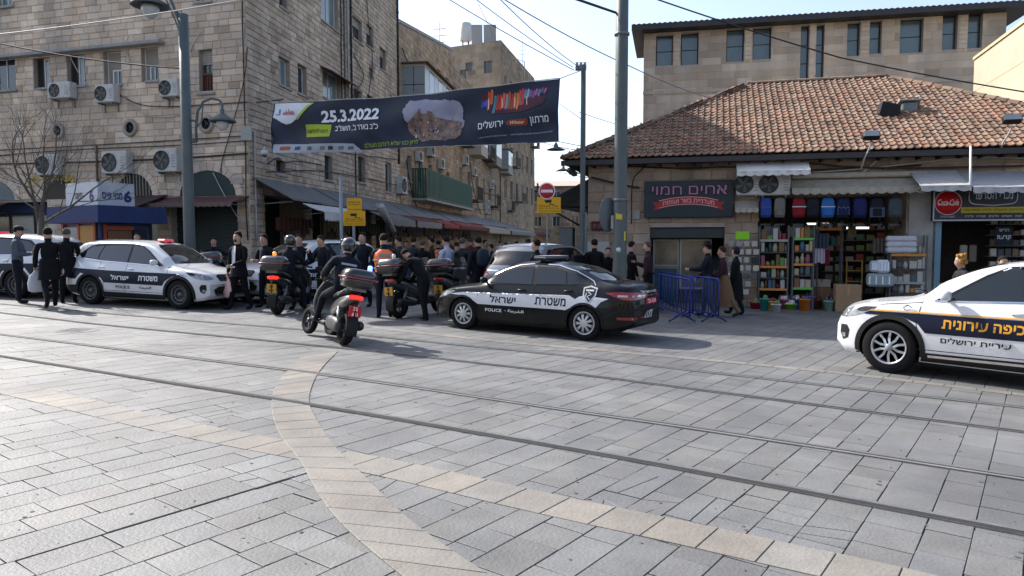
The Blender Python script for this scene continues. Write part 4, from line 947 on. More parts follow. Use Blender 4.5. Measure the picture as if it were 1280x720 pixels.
def tiles(o, ax, up, inside, nu, nv, nparts):
	nrm = ax.cross(up).normalized(); lst = []
	for j in range(nv):
		for i in range(-1, nu + 1):
			u = i * .187 + (.0 if j % 2 else .0) + random.uniform(-.006, .006); v = j * .245
			if not inside(u, v): continue
			p = o + ax * u + up * v; X = Matrix((ax, up, nrm)).transposed().to_4x4(); X.translation = p + nrm * random.uniform(0, .012) - up * max(0, random.gauss(-.02, .02))
			pt = .5 + .5 * math.sin(u * .9 + j * .3) * math.sin(v * 1.1 + u * .3)
			k = random.choices(range(8), [3, 2.2 + 2 * pt, 1.3, 1.5 * pt + .4, 2.5, 2.5, 2 * pt, .5])[0]
			lst.append((p, X, k))
	for p, X, k in lst[:nparts]: inst('roof_tile', TMe[k], MKT, FR.M @ X @ Matrix.Rotation(random.gauss(0, .03), 4, 'Z'))
	mb = MB(FR.M)
	for p, X, k in lst[nparts:]: mb.tn = TM[k].tn; mb.add(TM[k].v, TM[k].f, 0, X @ Matrix.Rotation(random.uniform(-.03, .03), 4, 'Z'), smooth=False)
	mb.build('roof_tiles', tile_m, MKT, kind='stuff')
upf = Vector((0, 1, tanr)).normalized(); Ls = math.sqrt((yr + .55) ** 2 + (zr - ze) ** 2); c_ = (yr + .55) / Ls
tiles(Vector((xl, -.6, ze - .0)), Vector((1, 0, 0)), upf, lambda u, v: v * c_ * .97 - .05 < u < (xr - xl) - v * c_ + .05, int((xr - xl) / .187) + 1, int(Ls / .245), 300)
tl = (zr - ze) / 5.25; upl = Vector((1, 0, tl)).normalized(); L2 = math.sqrt(5.25 ** 2 + (zr - ze) ** 2)
tiles(Vector((xl - .04, 10.2, ze)), Vector((0, -1, 0)), upl, lambda u, v: v * 5.25 / L2 < u < 10.75 - v * 5.25 / L2, 58, int(L2 / .245), 0)
upr = Vector((-1, 0, (zr - ze) / 5.4)).normalized()
tiles(Vector((xr + .04, -.5, ze)), Vector((0, 1, 0)), upr, lambda u, v: v * 5.4 / L2 < u < 10.75 - v * 5.4 / L2, 58, int(L2 / .245), 0)
def caps(a, b):
	a = Vector(a); b = Vector(b); n = int((b - a).length / .33); d = (b - a).normalized()
	for i in range(n):
		p = a + d * (i * .33); q = p + d * .37; s_ = d.cross(Vector((0, 0, 1))).normalized(); up_ = s_.cross(d); mb = MB(FR.M); mb.tn = random.choice([TT[1], TT[3], TT[0], TT[6], TT[2]]); vs = []
		for pp, r in ((p, .13), (q, .11)):
			for k in range(6): t = math.pi * k / 5; vs.append(pp + s_ * (math.cos(t) * r) + up_ * (math.sin(t) * r * .8 - .01 + random.uniform(0, .015)))
		mb.add(vs, [(k, k + 1, 7 + k, 6 + k) for k in range(5)] + [(0, 1, 2, 3, 4, 5)], smooth=False); mb.build('ridge_tile', tile_m, MKT)
caps((z0r, yr, zr + .03), (z1r, yr, zr + .03)); caps((xl, -.6, ze + .03), (z0r, yr, zr + .03)); caps((xr, -.6, ze + .03), (z1r, yr, zr + .03))
mb = MB(FR.M); mb.box(xl - .05, xr + .05, -.60, -.50, ze - .17, ze - .03); mb.build('gutter', fas, MKT)
mb = MB(FR.M); mb.box(xl + .02, xr - .02, -.49, -.001, ze - .14, ze - .10); mb.build('soffit', flat('2b2420'), MKT)
mb = MB(FR.M)
for k in range(30): x = .2 + k * .47; mb.box(x - .03, x + .03, -.48, -.002, ze - .22, ze - .141)
mb.build('rafter_end', flat('2b2420'), MKT, kind='stuff')
for px, a, b in ((1131, 241, 380), (1168.5, 276, 380)):
	pass
x0, x1, z0, z1 = A_(1134, 1165, 240, 380, FR); mb = MB(FR.M); mb.box(x0, x1, -.05, -.032, -.4, z1); mb.build('plaster_pier', concrete, MKT)
x0, x1, z0, z1 = A_(1166.5, 1174, 275, 385, FR); mb = MB(FR.M); mb.box(x0, x1, -.09, .1, z0 - .3, z1 - .02); mb.build('door_jamb', flat('6f8fa3'), MKT)
# ---- sign boxes
def L_(p): return FR.at(*p)
sx0, sx1, sz0, sz1 = A_(806, 917, 226.5, 272, FR)
t = thing('shop_sign', FR.w((sx0 + sx1) / 2, 0, sz0), FR.a, 'dark teal butcher shop sign with pink neon Hebrew letters over a red ribbon', 'sign'); b = lb(t); W_ = (sx1 - sx0); Hh = sz1 - sz0
b.bbox(-W_ / 2, W_ / 2, -.2, -.04, 0, Hh, .015); b.build('sign_box', mat('teal_board', (.012, .024, .029), .6, var=.25), t)
b = lb(t); put_text(b, 'אחים חמוי', 0.02, Hh * .74, Hh * .27, -.225, bold=.03, rtl=True, width=W_ * .85, thick=.02); b.build('lettering', flat('3a1c34'), t)
b = lb(t); put_text(b, 'אחים חמוי', 0.02, Hh * .74, Hh * .24, -.232, bold=-.005, rtl=True, width=W_ * .835); b.build('neon_tube', mat('neon', (.42, .17, .30), .5), t)
b = lb(t); n = 20; rw = W_ * .33
arc = lambda f: (f * rw, Hh * .36 + Hh * .10 * (1 - f * f))
vs = [];
for i in range(n + 1): f = -1 + 2 * i / n; x, z = arc(f); vs += [(x, -.206, z - Hh * .10), (x, -.206, z + Hh * .10)]
b.add(vs, [(2 * i, 2 * i + 2, 2 * i + 3, 2 * i + 1) for i in range(n)]);
for s_ in (-1, 1): b.add([(s_ * rw * .96, -.203, Hh * .24), (s_ * rw * 1.2, -.203, Hh * .20), (s_ * rw * 1.1, -.203, Hh * .30), (s_ * rw * 1.22, -.203, Hh * .42), (s_ * rw * .96, -.203, Hh * .42)], [(0, 1, 2, 3, 4)])
rb = b.build('ribbon', flat('9c3438'), t)
b = lb(t)
for i in range(n):
	f0 = -1 + 2 * i / n; f1 = f0 + 2 / n
	for sg in (-1, 1):
		(xa, za), (xb, zb) = arc(f0), arc(f1); b.add([(xa, -.208, za + sg * Hh * .10 - .008), (xb, -.208, zb + sg * Hh * .10 - .008), (xb, -.208, zb + sg * Hh * .10 + .008), (xa, -.208, za + sg * Hh * .10 + .008)], [(0, 1, 2, 3)])
v2, fs = text2d('מעדניית בשר ועופות', Hh * .11, bold=.01, rtl=True, width=rw * 1.75)
b.add([(x, -.210, z + Hh * .36 + Hh * .10 * (1 - (x / rw) ** 2)) for x, z in v2], fs, smooth=False); b.build('ribbon_lettering', flat('e0a9a0'), rb)
# shop 3 sign
sx0, sx1, sz0, sz1 = A_(1166.5, 1330, 238, 276, FR); px2x = lambda px: FR.at(px, 255, -.3)[0]; pz = lambda py, px=1220: FR.at(px, py, -.3)[1]
t = thing('shop_sign', FR.w((sx0 + sx1) / 2, 0, sz0), FR.a, 'black kiosk sign with red round cola logo and yellow strip at the right edge', 'sign'); W_ = sx1 - sx0
T = W[t]; b = MB(FR.M); xa, xb = px2x(1166.5), px2x(1332); za, zb = pz(276), pz(234); b.bbox(xa, xb, -.3, -.1, za, zb, .012); b.build('sign_box', mat('night_board', (.010, .013, .022), .5, var=.2), t)
b = MB(FR.M); b.box(xa, xb, -.308, -.301, za, za + .035); b.box(xa, xa + .03, -.308, -.301, za + .036, zb); b.build('edge_trim', flat('aeb0b4', .5), t)
cx = px2x(1185); cz = pz(253); rr = (px2x(1201.5) - px2x(1169)) / 2
b = MB(FR.M @ Matrix.Translation((cx, 0, cz))); b.lathe([(0, -.312), (rr, -.312), (rr, -.301)], 32, axis='Y'); dsk = b.build('round_logo', flat('b0151f', .5), t)
b = MB(FR.M @ Matrix.Translation((cx, 0, cz))); b.lathe([(rr, -.309), (rr, -.314), (rr * 1.06, -.314), (rr * 1.06, -.309)], 32, axis='Y', cap=False); b.build('logo_rim', flat('c9b6b4', .5), dsk)
b = MB(FR.M); put_text(b, 'Coca-Cola', cx, cz + .01, rr * .52, -.316, bold=.005, width=rr * 1.6, shear=.35)
b.tube([(cx - rr * .7, -.316, cz - rr * .1), (cx - rr * .3, -.316, cz - rr * .22), (cx, -.316, cz - rr * .12), (cx + rr * .4, -.316, cz - rr * .24)], .008, 4)
b.build('logo_lettering', flat('ece4e0', .5), dsk)
b = MB(FR.M); xc = (px2x(1211) + px2x(1271)) / 2; hw = (px2x(1271) - px2x(1211)) / 2; z0_, z1_ = pz(256), pz(238)
rim = [(xc - hw, z1_), (xc - hw, z0_ + .12), (xc - hw + .04, z0_ + .05), (xc - hw + .12, z0_ + .015), (xc, z0_ - .02), (xc + hw - .12, z0_ + .015), (xc + hw - .04, z0_ + .05), (xc + hw, z0_ + .12), (xc + hw, z1_)]
b.tube([(x, -.312, z) for x, z in rim], .014, 5); put_text(b, 'נערי הסרפר', xc, (z0_ + z1_) / 2 + .04, .17, -.312, bold=.02, rtl=True, width=hw * 1.65); b.build('name_lettering', flat('b9bcc2', .5), t)
b = MB(FR.M); b.box(px2x(1201.5), px2x(1330), -.309, -.301, pz(266.2), pz(259)); yb = b.build('yellow_strip', flat('a89a2e', .6), t)
b = MB(FR.M); put_text(b, 'סנדוויצים · מטעמים · פירות · שתייה קלה', px2x(1242), (pz(266.2) + pz(259)) / 2, .09, -.312, bold=.01, rtl=True, width=px2x(1279) - px2x(1204)); b.build('strip_lettering', flat('3b3512', .6), yb)
b = MB(FR.M); put_text(b, 'קפה   מאפים   סלטים   שתייה   גלידה', px2x(1242), pz(270.5), .075, -.312, bold=.005, rtl=True, width=px2x(1277) - px2x(1206)); put_text(b, 'טעם החיים', px2x(1185), pz(270.5), .045, -.312, rtl=True, width=.32); b.build('small_lettering', flat('b9bcc2', .5), t)
x0, x1, z0, z1 = A_(1249, 1271, 283, 307, FR)
t = thing('poster', FR.w((x0 + x1) / 2, .28, z0), FR.a, 'dark poster with white Hebrew letters in the kiosk doorway', 'poster'); b = MB(FR.M); b.box(x0, x1, .26, .28, z0, z1); b.build('board', flat('16202c'), t)
b = MB(FR.M); put_text(b, 'קדעוז', (x0 + x1) / 2, z0 + .2, .13, .255, bold=.02, rtl=True, width=(x1 - x0) * .8); put_text(b, 'חדש', (x0 + x1) / 2, z0 + .4, .07, .255, rtl=True); b.build('lettering', flat('c9ccd0'), t)
# ---- awnings of the market building
def awn_px(pa_, pb_, ytop, ybot, out, m_, lab, vh, vm=None):
	x0 = FR.at(pa_, ybot, -out)[0]; x1 = FR.at(pb_, ybot, -out)[0]; zt = FR.at((pa_ + pb_) / 2, ytop)[1]; zb_ = FR.at((pa_ + pb_) / 2, ybot, -out)[1] + vh * .8
	return awning(FR, x0, x1, min(zb_, zt - .05), zt, out, m_, lab, vh, vm=vm, grp='awnings of the market building')
awn_px(921, 1013, 197, 218.5, .85, whitec, 'small white awning high under the tiled eave', .14)
awn_px(990, 1157, 222, 241, .55, beige, 'long half rolled beige awning above the hanging shopping trolleys', .17, vm=beige)
awn_px(1151, 1213, 212, 238, 1.2, mat('light_grey_canvas', (.42, .41, .40), .8, var=.2), 'grey white awning left of the white arm above the cola sign', .15)
awn_px(1216, 1300, 214, 240, 1.2, mat('light_grey_canvas2', (.40, .40, .42), .8, var=.2), 'pale awning at the right frame edge above the kiosk sign', .15)
awn_px(919, 948, 250, 265, .5, beige, 'tiny beige awning flap between the butcher sign and the trolley rail', .12)
x0, _ = FR.at(988, 225); x1, _ = FR.at(1157, 225); z = FR.at(1070, 223)[1]
t = thing('awning_cassette', FR.w(x0, 0, z), FR.a, 'cream metal awning box above the trolley display', 'awning'); b = MB(FR.M); b.bbox(x0, x1, -.2, -.04, z + .01, z + .15, .03); b.build('cassette', beige, t)
for px, w_, lab in ((966.5, .82, 'big old air conditioner above the hanging shopping trolleys'), (934, .6, 'dusty dark air conditioner left of the big one above the trolleys')):
	x, z = FR.at(px, 245); z2 = FR.at(px, 217)[1]; t = ac_unit(FR, x, z, w_, z2 - z, lab=lab, grp='air conditioners of the market building')
# pipes and cables on the facade
for k, (pts, r, m_, lab) in enumerate([
		([(1108, 183), (1092, 205), (1078, 215), (1076, 222)], .03, cablew, 'bent pale pipe hanging from the eave above the beige awning'),
		([(740, 222), (780, 232), (800, 235)], .03, CB, 'black cable left of the butcher sign'),
		([(740, 205), (850, 212), (915, 208), (1010, 214), (1150, 207)], .022, CB, 'long black cable under the tiled eave'),
		([(1015, 216), (1100, 210), (1210, 196), (1290, 199)], .018, cablew, 'thin pale cable rising towards the floodlight at the right'),
		([(815, 200), (800, 215), (790, 225), (790, 280)], .02, CB, 'black cable dropping between the thick pole and the butcher sign'),
		([(935, 208), (1000, 203), (1080, 212), (1280, 208)], .028, flat('3a2f2a'), 'rusty conduit along the top of the market wall')]):
	P_ = smooth([FR.at(*p) for p in pts], 2); mb = MB(); mb.tube([FR.w(a, -.09 - .012 * k, b) for a, b in P_], r, 6); tag(mb.build('wall_cable', m_, None), lab, 'cable', 'cables on the market building')
p = FR.at(1213, 238, -1.25); q = FR.at(1213, 183, -.6); mb = MB(); mb.tube([FR.w(p[0], -1.25, p[1]), FR.w(q[0], -.62, q[1])], .028, 8); tag(mb.build('support_pole', white_m, None), 'white upright pole between the eave and the kiosk awning', 'pole')
for px, py, lab in ((1087, 176, 'black floodlight on a white bracket in the middle of the eave'), (1261, 156, 'black floodlight on a white bracket at the right frame edge')):
	x, z = FR.at(px, py, -.6); t = thing('floodlight', FR.w(x, -.6, z), FR.a, lab, 'floodlight', 'floodlights on the market eave')
	b = lb(t); b.bbox(-.2, .2, -.32, -.12, -.1, .1, .03, xf=Matrix.Rotation(-.5, 4, 'X')); b.build('lamp_housing', plastic, t)
	b = lb(t); b.quad((-.17, -.325, -.08), (.17, -.325, -.08), (.17, -.325, .08), (-.17, -.325, .08), xf=Matrix.Rotation(-.5, 4, 'X')); b.build('lamp_glass', glass_l, t)
	b = lb(t); b.tube([(0, -.2, -.06), (-.02, -.15, -.2), (-.1, .0, -.42), (-.16, .1, -.7)], .022, 6); b.build('bracket', cablew, t)
p = FR.at(1100, 142, 1.7); t = thing('roof_vent', FR.w(p[0], 1.7, p[1] - .1), FR.a, 'black boxy vent leaning on the roof tiles at the right', 'roof vent'); b = lb(t); b.bbox(-.1, .42, -.2, .2, .02, .42, .03, xf=Matrix.Rotation(.25, 4, 'Y')); b.build('housing', plastic, t); b = lb(t); b.tube([(.1, 0, -.3), (.1, 0, .1)], .08, 8); b.build('pipe', plastic, t)
p = FR.at(1135, 140, 2.0); t = thing('water_heater', FR.w(p[0], 2.0, p[1] - .05), FR.a, 'small grey solar box with pale lid on the roof tiles', 'solar heater'); b = lb(t); b.bbox(-.2, .2, -.2, .2, -.15, .3, .03); b.build('box', steel, t); b = lb(t); b.box(-.28, .3, -.3, .3, .31, .35, xf=Matrix.Rotation(-.12, 4, 'X')); b.build('lid', flat('a9a9a4', .4), t); b = lb(t); b.box(-.5, .6, -.25, -.21, -.18, -.12); b.build('foot_rail', flat('a9a9a4', .4), t)
# wall furniture left of the butcher
def plate(a, b_, c, d, col, lab, cat, F=FR, y=-.05, name='wall_plate', txt=None, tc='2b2b2b'):
	x0, x1, z0, z1 = A_(a, b_, c, d, F); t = thing(name, F.w((x0 + x1) / 2, 0, z0), F.a, lab, cat); b = MB(F.M); b.bbox(x0, x1, y - .02, y + .015, z0, z1, .004); b.build('panel', flat(col), t)
	if txt: b = MB(F.M); put_text(b, txt, (x0 + x1) / 2, (z0 + z1) / 2, (z1 - z0) * .38, y - .024, rtl=True, width=(x1 - x0) * .75); b.build('lettering', flat(tc), t)
	return t
plate(739.5, 758, 276.5, 288.5, '4f1f22', 'small dark red street name plate right of the thin pole', 'sign', txt='רחוב יפו', tc='8d7a72')
plate(735, 762, 302, 318, 'a8a6a0', 'pale notice sheet behind the man with the skullcap', 'notice')
plate(786, 800, 263, 274, '9a948a', 'small paper notice between the thick pole and the butcher sign', 'notice')
# butcher shop front
a, b_, c, d = sh[0]; zt = FR.at(850, 289)[1]
mb = MB(FR.M)
for k in range(5): z = d - .03 - k * .055; mb.box(a + .01, b_ - .01, .08, .14, z - .05, z)
mb.build('roller_shutter', flat('3f4443', .6), MKT)
tan_glass = mat('painted_reflection_glass', (.20, .165, .115), .12, var=.6, scale=1.8, spec=.7)  # tan stone reflection and lit interior painted into the pane colour
xa, xb, xc_, xd = [FR.at(q, 330)[0] for q in (815, 848, 889, 904)]
f1 = pane_window(MKT, FR, xa, xb, .95, d - .34, y=.35, nv=0, fm=flat('8a8a86', .4), gm=tan_glass, sill=False)
f2 = pane_window(MKT, FR, xb + .02, xc_, .3, d - .34, y=.35, nv=0, fm=flat('a59c88', .4), gm=tan_glass, sill=False)
f3 = pane_window(MKT, FR, xa, xb, -.2, .94, y=.30, nv=0, fm=flat('6d7473', .4), gm=mat('fridge_glass', (.06, .10, .10), .1, var=.4), sill=False)
t = thing('display_fridge', FR.w(xb + .4, .9, gz(5.5)), FR.a, 'glass fronted meat counter inside the butcher shop', 'display counter'); b = lb(t); b.prism([(-1.2, 0), (1.0, 0), (1.0, .95), (-1.2, .95)], 0, .8); b.build('counter', flat('77807f', .4), t)
b = lb(t); b.add([(-1.2, 0, .96), (1.0, 0, .96), (1.0, .5, 1.35), (-1.2, .5, 1.35)], [(0, 1, 2, 3)]); b.build('curved_glass', glass_l, t)
# ---- hanging shopping trolleys
random.seed(5)
TR = [(957, '2c4288', 'bright blue patterned shopping trolley, leftmost on the rail', 'zig'), (974, '6d6a63', 'grey hooded shopping trolley, second on the rail', None), (998, '7a1420', 'dark red shopping trolley with a white stripe', 'line'), (1015, '15181f', 'black ribbed shopping trolley between the red and the blue one', None), (1034, '2a5f9f', 'light blue shopping trolley with a pale middle stripe', 'line'),
	  (1053, '141c3c', 'navy shopping trolley with a wavy light pattern low down', 'zig'), (1074, '161c50', 'plain deep blue shopping trolley right of the wavy one', None), (1095, '10131f', 'half black half slate shopping trolley near the rail end', 'half'), (1118, '3f474c', 'dull grey folded shopping trolley at the right end of the rail', None)]
for px, col, lab, pat in TR:
	x, zt = FR.at(px, 247.5, -.35); x, zb = FR.at(px, 272, -.35); h = zt - zb; w_ = .34 if px > 980 else .29
	t = thing('shopping_trolley', FR.w(x, -.35, zb), FR.a, lab, 'shopping trolley', 'shopping trolleys hanging over the household shop'); b = lb(t)
	rings = []
	for f, k in ((0, .74), (.05, .88), (.3, 1.0), (.7, .97), (.9, .86), (1, .6)):
		ww = w_ / 2 * k; dd = .12 * k; rings.append([(ww * math.copysign(abs(math.cos(a)) ** .4, math.cos(a)), dd * math.copysign(abs(math.sin(a)) ** .4, math.sin(a)) - .02, h * f) for a in [2 * math.pi * q / 20 + .08 for q in range(20)]])
	b.loft(rings); b.build('bag', flat(col, .75), t)
	b = lb(t);
	for s_ in (-1, 1): b.tube([(s_ * .13, .12, -.22), (s_ * .13, .12, h + .05), (s_ * .10, .12, h + .17), (0, .12, h + .2)], .011, 6)
	b.build('handle_frame', flat('2a2a2c', .4), t)
	for s_ in (-1, 1):
		b = lb(t); b.lathe([(0, -.02), (.07, -.02), (.08, 0), (.07, .02), (0, .02)], 14, xf=Matrix.Translation((s_ * .17, .12, -.17)) @ Matrix.Rotation(R(90), 4, 'Z'), axis='Y'); b.build('wheel', blackm, t)
	b = lb(t); b.tube([(-.17, .12, -.17), (.17, .12, -.17)], .009, 5); b.tube([(-.12, -.1, -.2), (-.12, .1, -.16)], .009, 5); b.tube([(.12, -.1, -.2), (.12, .1, -.16)], .009, 5); b.tube([(-.12, -.1, -.2), (.12, -.1, -.2)], .009, 5); b.build('stand', steel, t)
	b = lb(t); b.bbox(-w_ * .32, w_ * .32, -.175, -.13, h * .08, h * .45, .03); b.build('pocket', flat(col, .8), t)
	if pat == 'line': b = lb(t); b.box(-w_ / 2 - .003, w_ / 2 + .003, -.146, -.1, h * .52, h * .57); b.build('stripe', flat('b9bcc4'), t)
	if pat == 'half': b = lb(t); b.box(-w_ / 2 - .003, w_ / 2 + .003, -.148, -.05, h * .02, h * .5); b.build('lower_panel', flat('3c4a5e'), t)
	if pat == 'zig':
		b = lb(t)
		for q in range(3): b.tube([(-w_ / 2 * .9 + w_ * .9 * i / 6, -.146, h * (.2 + .14 * q) + (.03 if i % 2 else -.02)) for i in range(7)], .008, 4)
		b.build('pattern', flat('6f8fd6'), t)
xr0, zr_ = FR.at(945, 244.5, -.3); xr1, _ = FR.at(1128, 244.5, -.3)
mb = MB(); mb.tube([FR.w(xr0, -.28, zr_ + .08), FR.w(xr1, -.28, zr_ + .08)], .02, 6); tag(mb.build('hanging_rail', steel, None), 'steel rail from which the shopping trolleys hang', 'rail')
# ---- shelves of household goods
gi = [0]
PC = [('a8a49c', 'white'), ('b0763c', 'orange'), ('5a8048', 'green'), ('4a6680', 'blue'), ('8a5566', 'pink'), ('a3977a', 'cream'), ('4f5a60', 'grey'), ('2f5855', 'teal'), ('7a2e2e', 'red'), ('6f573f', 'brown')]
used = {}
def shelf_unit(pa_, pb_, levels, lab, y=-.35, dep=.34, ytop=None, weights=None, ident='', per=.105):
	x0 = FR.at(pa_, 330, y)[0]; x1 = FR.at(pb_, 330, y)[0]; gx = FR.w(x0, y, 0).x; g0 = gz(gx)
	t = thing('shelf_unit', FR.w((x0 + x1) / 2, y, g0), FR.a, lab, 'shelves', 'shelf units in front of the household shop')
	zs = [FR.at((pa_ + pb_) / 2, q, y)[1] for q in levels]
	top = FR.at((pa_ + pb_) / 2, ytop, y)[1] if ytop else zs[0] + .35
	for xx in (x0, x1):
		b = MB(FR.M); b.box(xx - .018, xx + .018, y - .02, y + .02, g0, top); b.box(xx - .018, xx + .018, y + dep - .04, y + dep, g0, top); b.build('post', flat('55575a', .5), t)
	for i, z in enumerate(zs):
		b = MB(FR.M); b.box(x0 + .019, x1 - .019, y - .02, y + dep, z - .03, z); b.build('shelf', flat('4a4648', .6), t)
		x = x0 + .04; nxt = zs[i - 1] if i else top; room = max(.12, nxt - z - .06)
		if i % 2 == 0:
			b = MB(FR.M); b.box(x0 + .02, x1 - .02, y - .032, y - .021, z - .045, z + .015); b.build('price_strip', flat(random.choice(['c9803a', '5faf4a', '9a9a94', 'c9803a'])), t)
		while x < x1 - .08:
			w_ = random.uniform(.08, .16) * (per / .105); w_ = min(w_, x1 - .03 - x); hh = min(room, random.uniform(.12, .34)); c, cn = random.choices(PC, weights or [4, 2, 1.5, 1, .7, 3, 1, .7, .6, 1])[0]
			m_ = MB(FR.M)
			if random.random() < .35: m_.lathe([(0, z + .002), (w_ * .42, z + .003), (w_ * .45, z + hh * .6), (w_ * .3, z + hh * .8), (w_ * .3, z + hh), (0, z + hh)], 8, xf=Matrix.Translation((x + w_ / 2, y + .09, 0)))
			else: m_.bbox(x + .004, x + w_ - .004, y + .0, y + .2, z + .002, z + hh, .012)
			hh_ = hh; o = m_.build('package', flat(c), None); gi[0] += 1; W[o] = Matrix.Identity(4)
			rows = ['top', 'second', 'third', 'fourth', 'fifth', 'bottom']; side = ['left end', 'left half', 'middle', 'right half', 'right end'][min(4, int(5 * (x - x0) / (x1 - x0)))]
			o['px_'] = x; tag(o, '%s %s package, %s, %s shelf of the %s' % ('tall' if hh > .24 else 'low' if hh < .16 else 'medium', cn, side, rows[min(i, 5)], ident), 'package', 'packages on the shelves of the household shop')
			if o['label'] in used: used[o['label']].append(o)
			else: used[o['label']] = [o]
			x += w_ + .004
	return t
shelf_unit(949, 985, [300, 315, 333, 347, 361], 'left shelf unit with orange price strips in the household shop', ytop=282, ident='left unit')
shelf_unit(991, 1017, [298, 314, 330, 344, 360], 'narrow middle shelf unit full of plastic tubs', ytop=282, ident='narrow middle unit')
shelf_unit(1113, 1158, [318, 336, 353, 366], 'right shelf unit stacked with white wrapped packs', y=-.45, ytop=294, weights=[9, 2, .6, .5, .6, 1, 2, .1, .5, .1], ident='right unit', per=.13)
shelf_unit(1022, 1052, [286, 306], 'small high shelf deep in the household shop entrance', y=.6, dep=.3, ytop=276, weights=[1, .3, .1, .3, .1, 1, 1, 1, .1, 2], ident='high entrance shelf')
# white wrapped bale of napkins, boxes, buckets, fabric, laundry rack
def carton(px, py, w_, d_, h_, col, lab, y=-.9, cat='box', grp='boxes in front of the household shop', name='box', rz=0, m=None):
	p = g(px, py); t = thing(name, tuple(p), FR.a + rz, lab, cat, grp); b = lb(t); b.bbox(-w_ / 2, w_ / 2, -d_ / 2, d_ / 2, 0, h_, .012); b.build('body', m or flat(col), t)
	b = lb(t); b.box(-w_ / 2 + .01, w_ / 2 - .01, -.03, .03, h_ + .001, h_ + .004); b.box(-.03, .03, -d_ / 2 - .003, -d_ / 2, h_ * .6, h_); b.build('tape', flat('a98e64'), t); return t
carton(1058, 389, .62, .5, .72, '', 'tallest brown cardboard box in front of the shop entrance', m=card)
carton(1025, 383, .5, .4, .55, '', 'brown cardboard box left of the tallest box, lower of two', m=card)
p = g(1025, 383); t = carton(1025, 383, .48, .38, .22, 'b9b4a6', 'white box resting on the brown box in front of the shop'); t.location.z += .56; W[t] = Matrix.LocRotScale(t.location, t.rotation_euler, None)
carton(1040, 383, .3, .35, .5, '', 'narrow brown box squeezed between the tall box and the low one', m=card)
for px, py, w_, h_, c, lab in [(955, 381, .42, .3, '2a3038', 'dark crate at the left foot of the shelves'), (968, 384, .4, .22, '9a9ca0', 'white and grey box low in front of the left shelves'), (980, 384, .3, .34, 'a7a29a', 'pale box right of the grey box on the pavement'), (992, 383, .34, .26, '7c8aa0', 'bluish box in front of the gap between the shelves'), (1006, 383, .45, .34, '8f2f45', 'crimson crate below the narrow shelf unit'),
							   (1017, 382, .3, .18, 'c9c2c0', 'flat white tray behind the crimson crate'), (1140, 374, .8, .26, '8a2c34', 'red crate at the foot of the right shelf unit'), (1100, 379, .6, .5, '5e6468', 'grey wire basket holding boxes right of the hand truck')]:
	carton(px, py, w_, .35, h_, c, lab)
random.seed(8)
SP_ = [('crimson', '9c2238'), ('turquoise', '2f8f8f'), ('yellow', 'c9a53a'), ('white', 'bdbdb8'), ('pink', 'b85a86'), ('lime green', '7cae3a'), ('royal blue', '2a4a9a'), ('orange', 'c9702a'), ('lilac', '8a78b0'), ('brown', '6a4a30'), ('silver', '8d9296'), ('mint', '8ab8a0'), ('scarlet', 'b8281e'), ('cream', 'b8ac88')]
for k, (cn_, cc) in enumerate(SP_):
	px_ = 946 + k * 8.2 + random.uniform(-2, 2); p = g(px_, random.uniform(385, 390) if k % 2 else 386); r_ = random.uniform(.11, .17); hh = random.uniform(.16, .36)
	t = thing('plastic_tub', tuple(p), random.random(), '%s plastic tub standing in the row at the foot of the household shelves' % cn_, 'tub', 'tubs along the foot of the shelves'); b = lb(t); b.lathe([(0, 0), (r_ * .8, 0), (r_, hh), (r_ * 1.08, hh), (r_ * 1.08, hh - .02)], 14, cap=False); b.build('tub_body', flat(cc, .5), t)
	b = lb(t)
	for q in range(5): b.ell((random.uniform(-.5, .5) * r_, random.uniform(-.5, .5) * r_, hh + random.uniform(-.03, .04)), (r_ * .4, r_ * .35, .06), nu=7, nv=5)
	b.build('contents', flat(random.choice(['c9c4b8', '8d3a3a', '4a5a6a', '6a8a4a'])), t)
x, z = FR.at(1100, 352, -.5)
for k, (px, py, w_, h_, c, lab) in enumerate([(1093, 333, .2, .3, 'a9b4c6', 'pale blue wrapped pack on the grey basket, left one'), (1103, 333, .3, .34, 'c0c6d2', 'large white blue wrapped pack above the grey basket'), (1100, 350, .62, .34, '8d9a9c', 'patterned grey pack lying in the grey basket')]):
	x, z = FR.at(px, py, -.55); t = thing('wrapped_pack', FR.w(x, -.55, z - h_ / 2), FR.a, lab, 'package', 'wrapped packs near the hand truck'); b = lb(t); b.bbox(-w_ / 2, w_ / 2, -.15, .15, 0, h_, .05); b.build('pack', flat(c), t)
	b = lb(t)
	for q in range(4): b.box(-w_ / 2 + .02 + q * w_ / 4, -w_ / 2 + .05 + q * w_ / 4, -.153, -.150, h_ * .2, h_ * .8)
	b.build('print', flat('e4e6ea'), t)
for k in range(6):
	x, z = FR.at(1118 + (k % 2) * 17, 316 - (k // 2) * 7, -.42); t = thing('napkin_bale', FR.w(x, -.42, z), FR.a, '%s bale of white wrapped napkins on the %s side, top of the right shelves' % (['lowest', 'middle', 'upper'][k // 2], ['left', 'right'][k % 2]), 'package', 'napkin bales on the right shelves'); b = lb(t); b.bbox(-.19, .19, -.12, .15, 0, .145, .04); b.build('wrap', flat('b4b6bb'), t)
t = thing('hand_truck', tuple(g(1067, 385)), FR.a, 'yellowish metal hand truck standing behind the tallest box', 'hand truck')
for s_ in (-.2, .2): b = lb(t); b.tube([(s_, 0, .1), (s_, .08, 1.35)], .018, 6); b.build('rail', flat('b9a050', .4), t)
for zz in (.4, .75, 1.05, 1.33): b = lb(t); b.tube([(-.2, zz * .06, zz), (.2, zz * .06, zz)], .014, 6); b.build('crossbar', flat('b9a050', .4), t)
b = lb(t); b.box(-.22, .22, -.22, 0, .08, .1); b.build('toe_plate', steel, t)
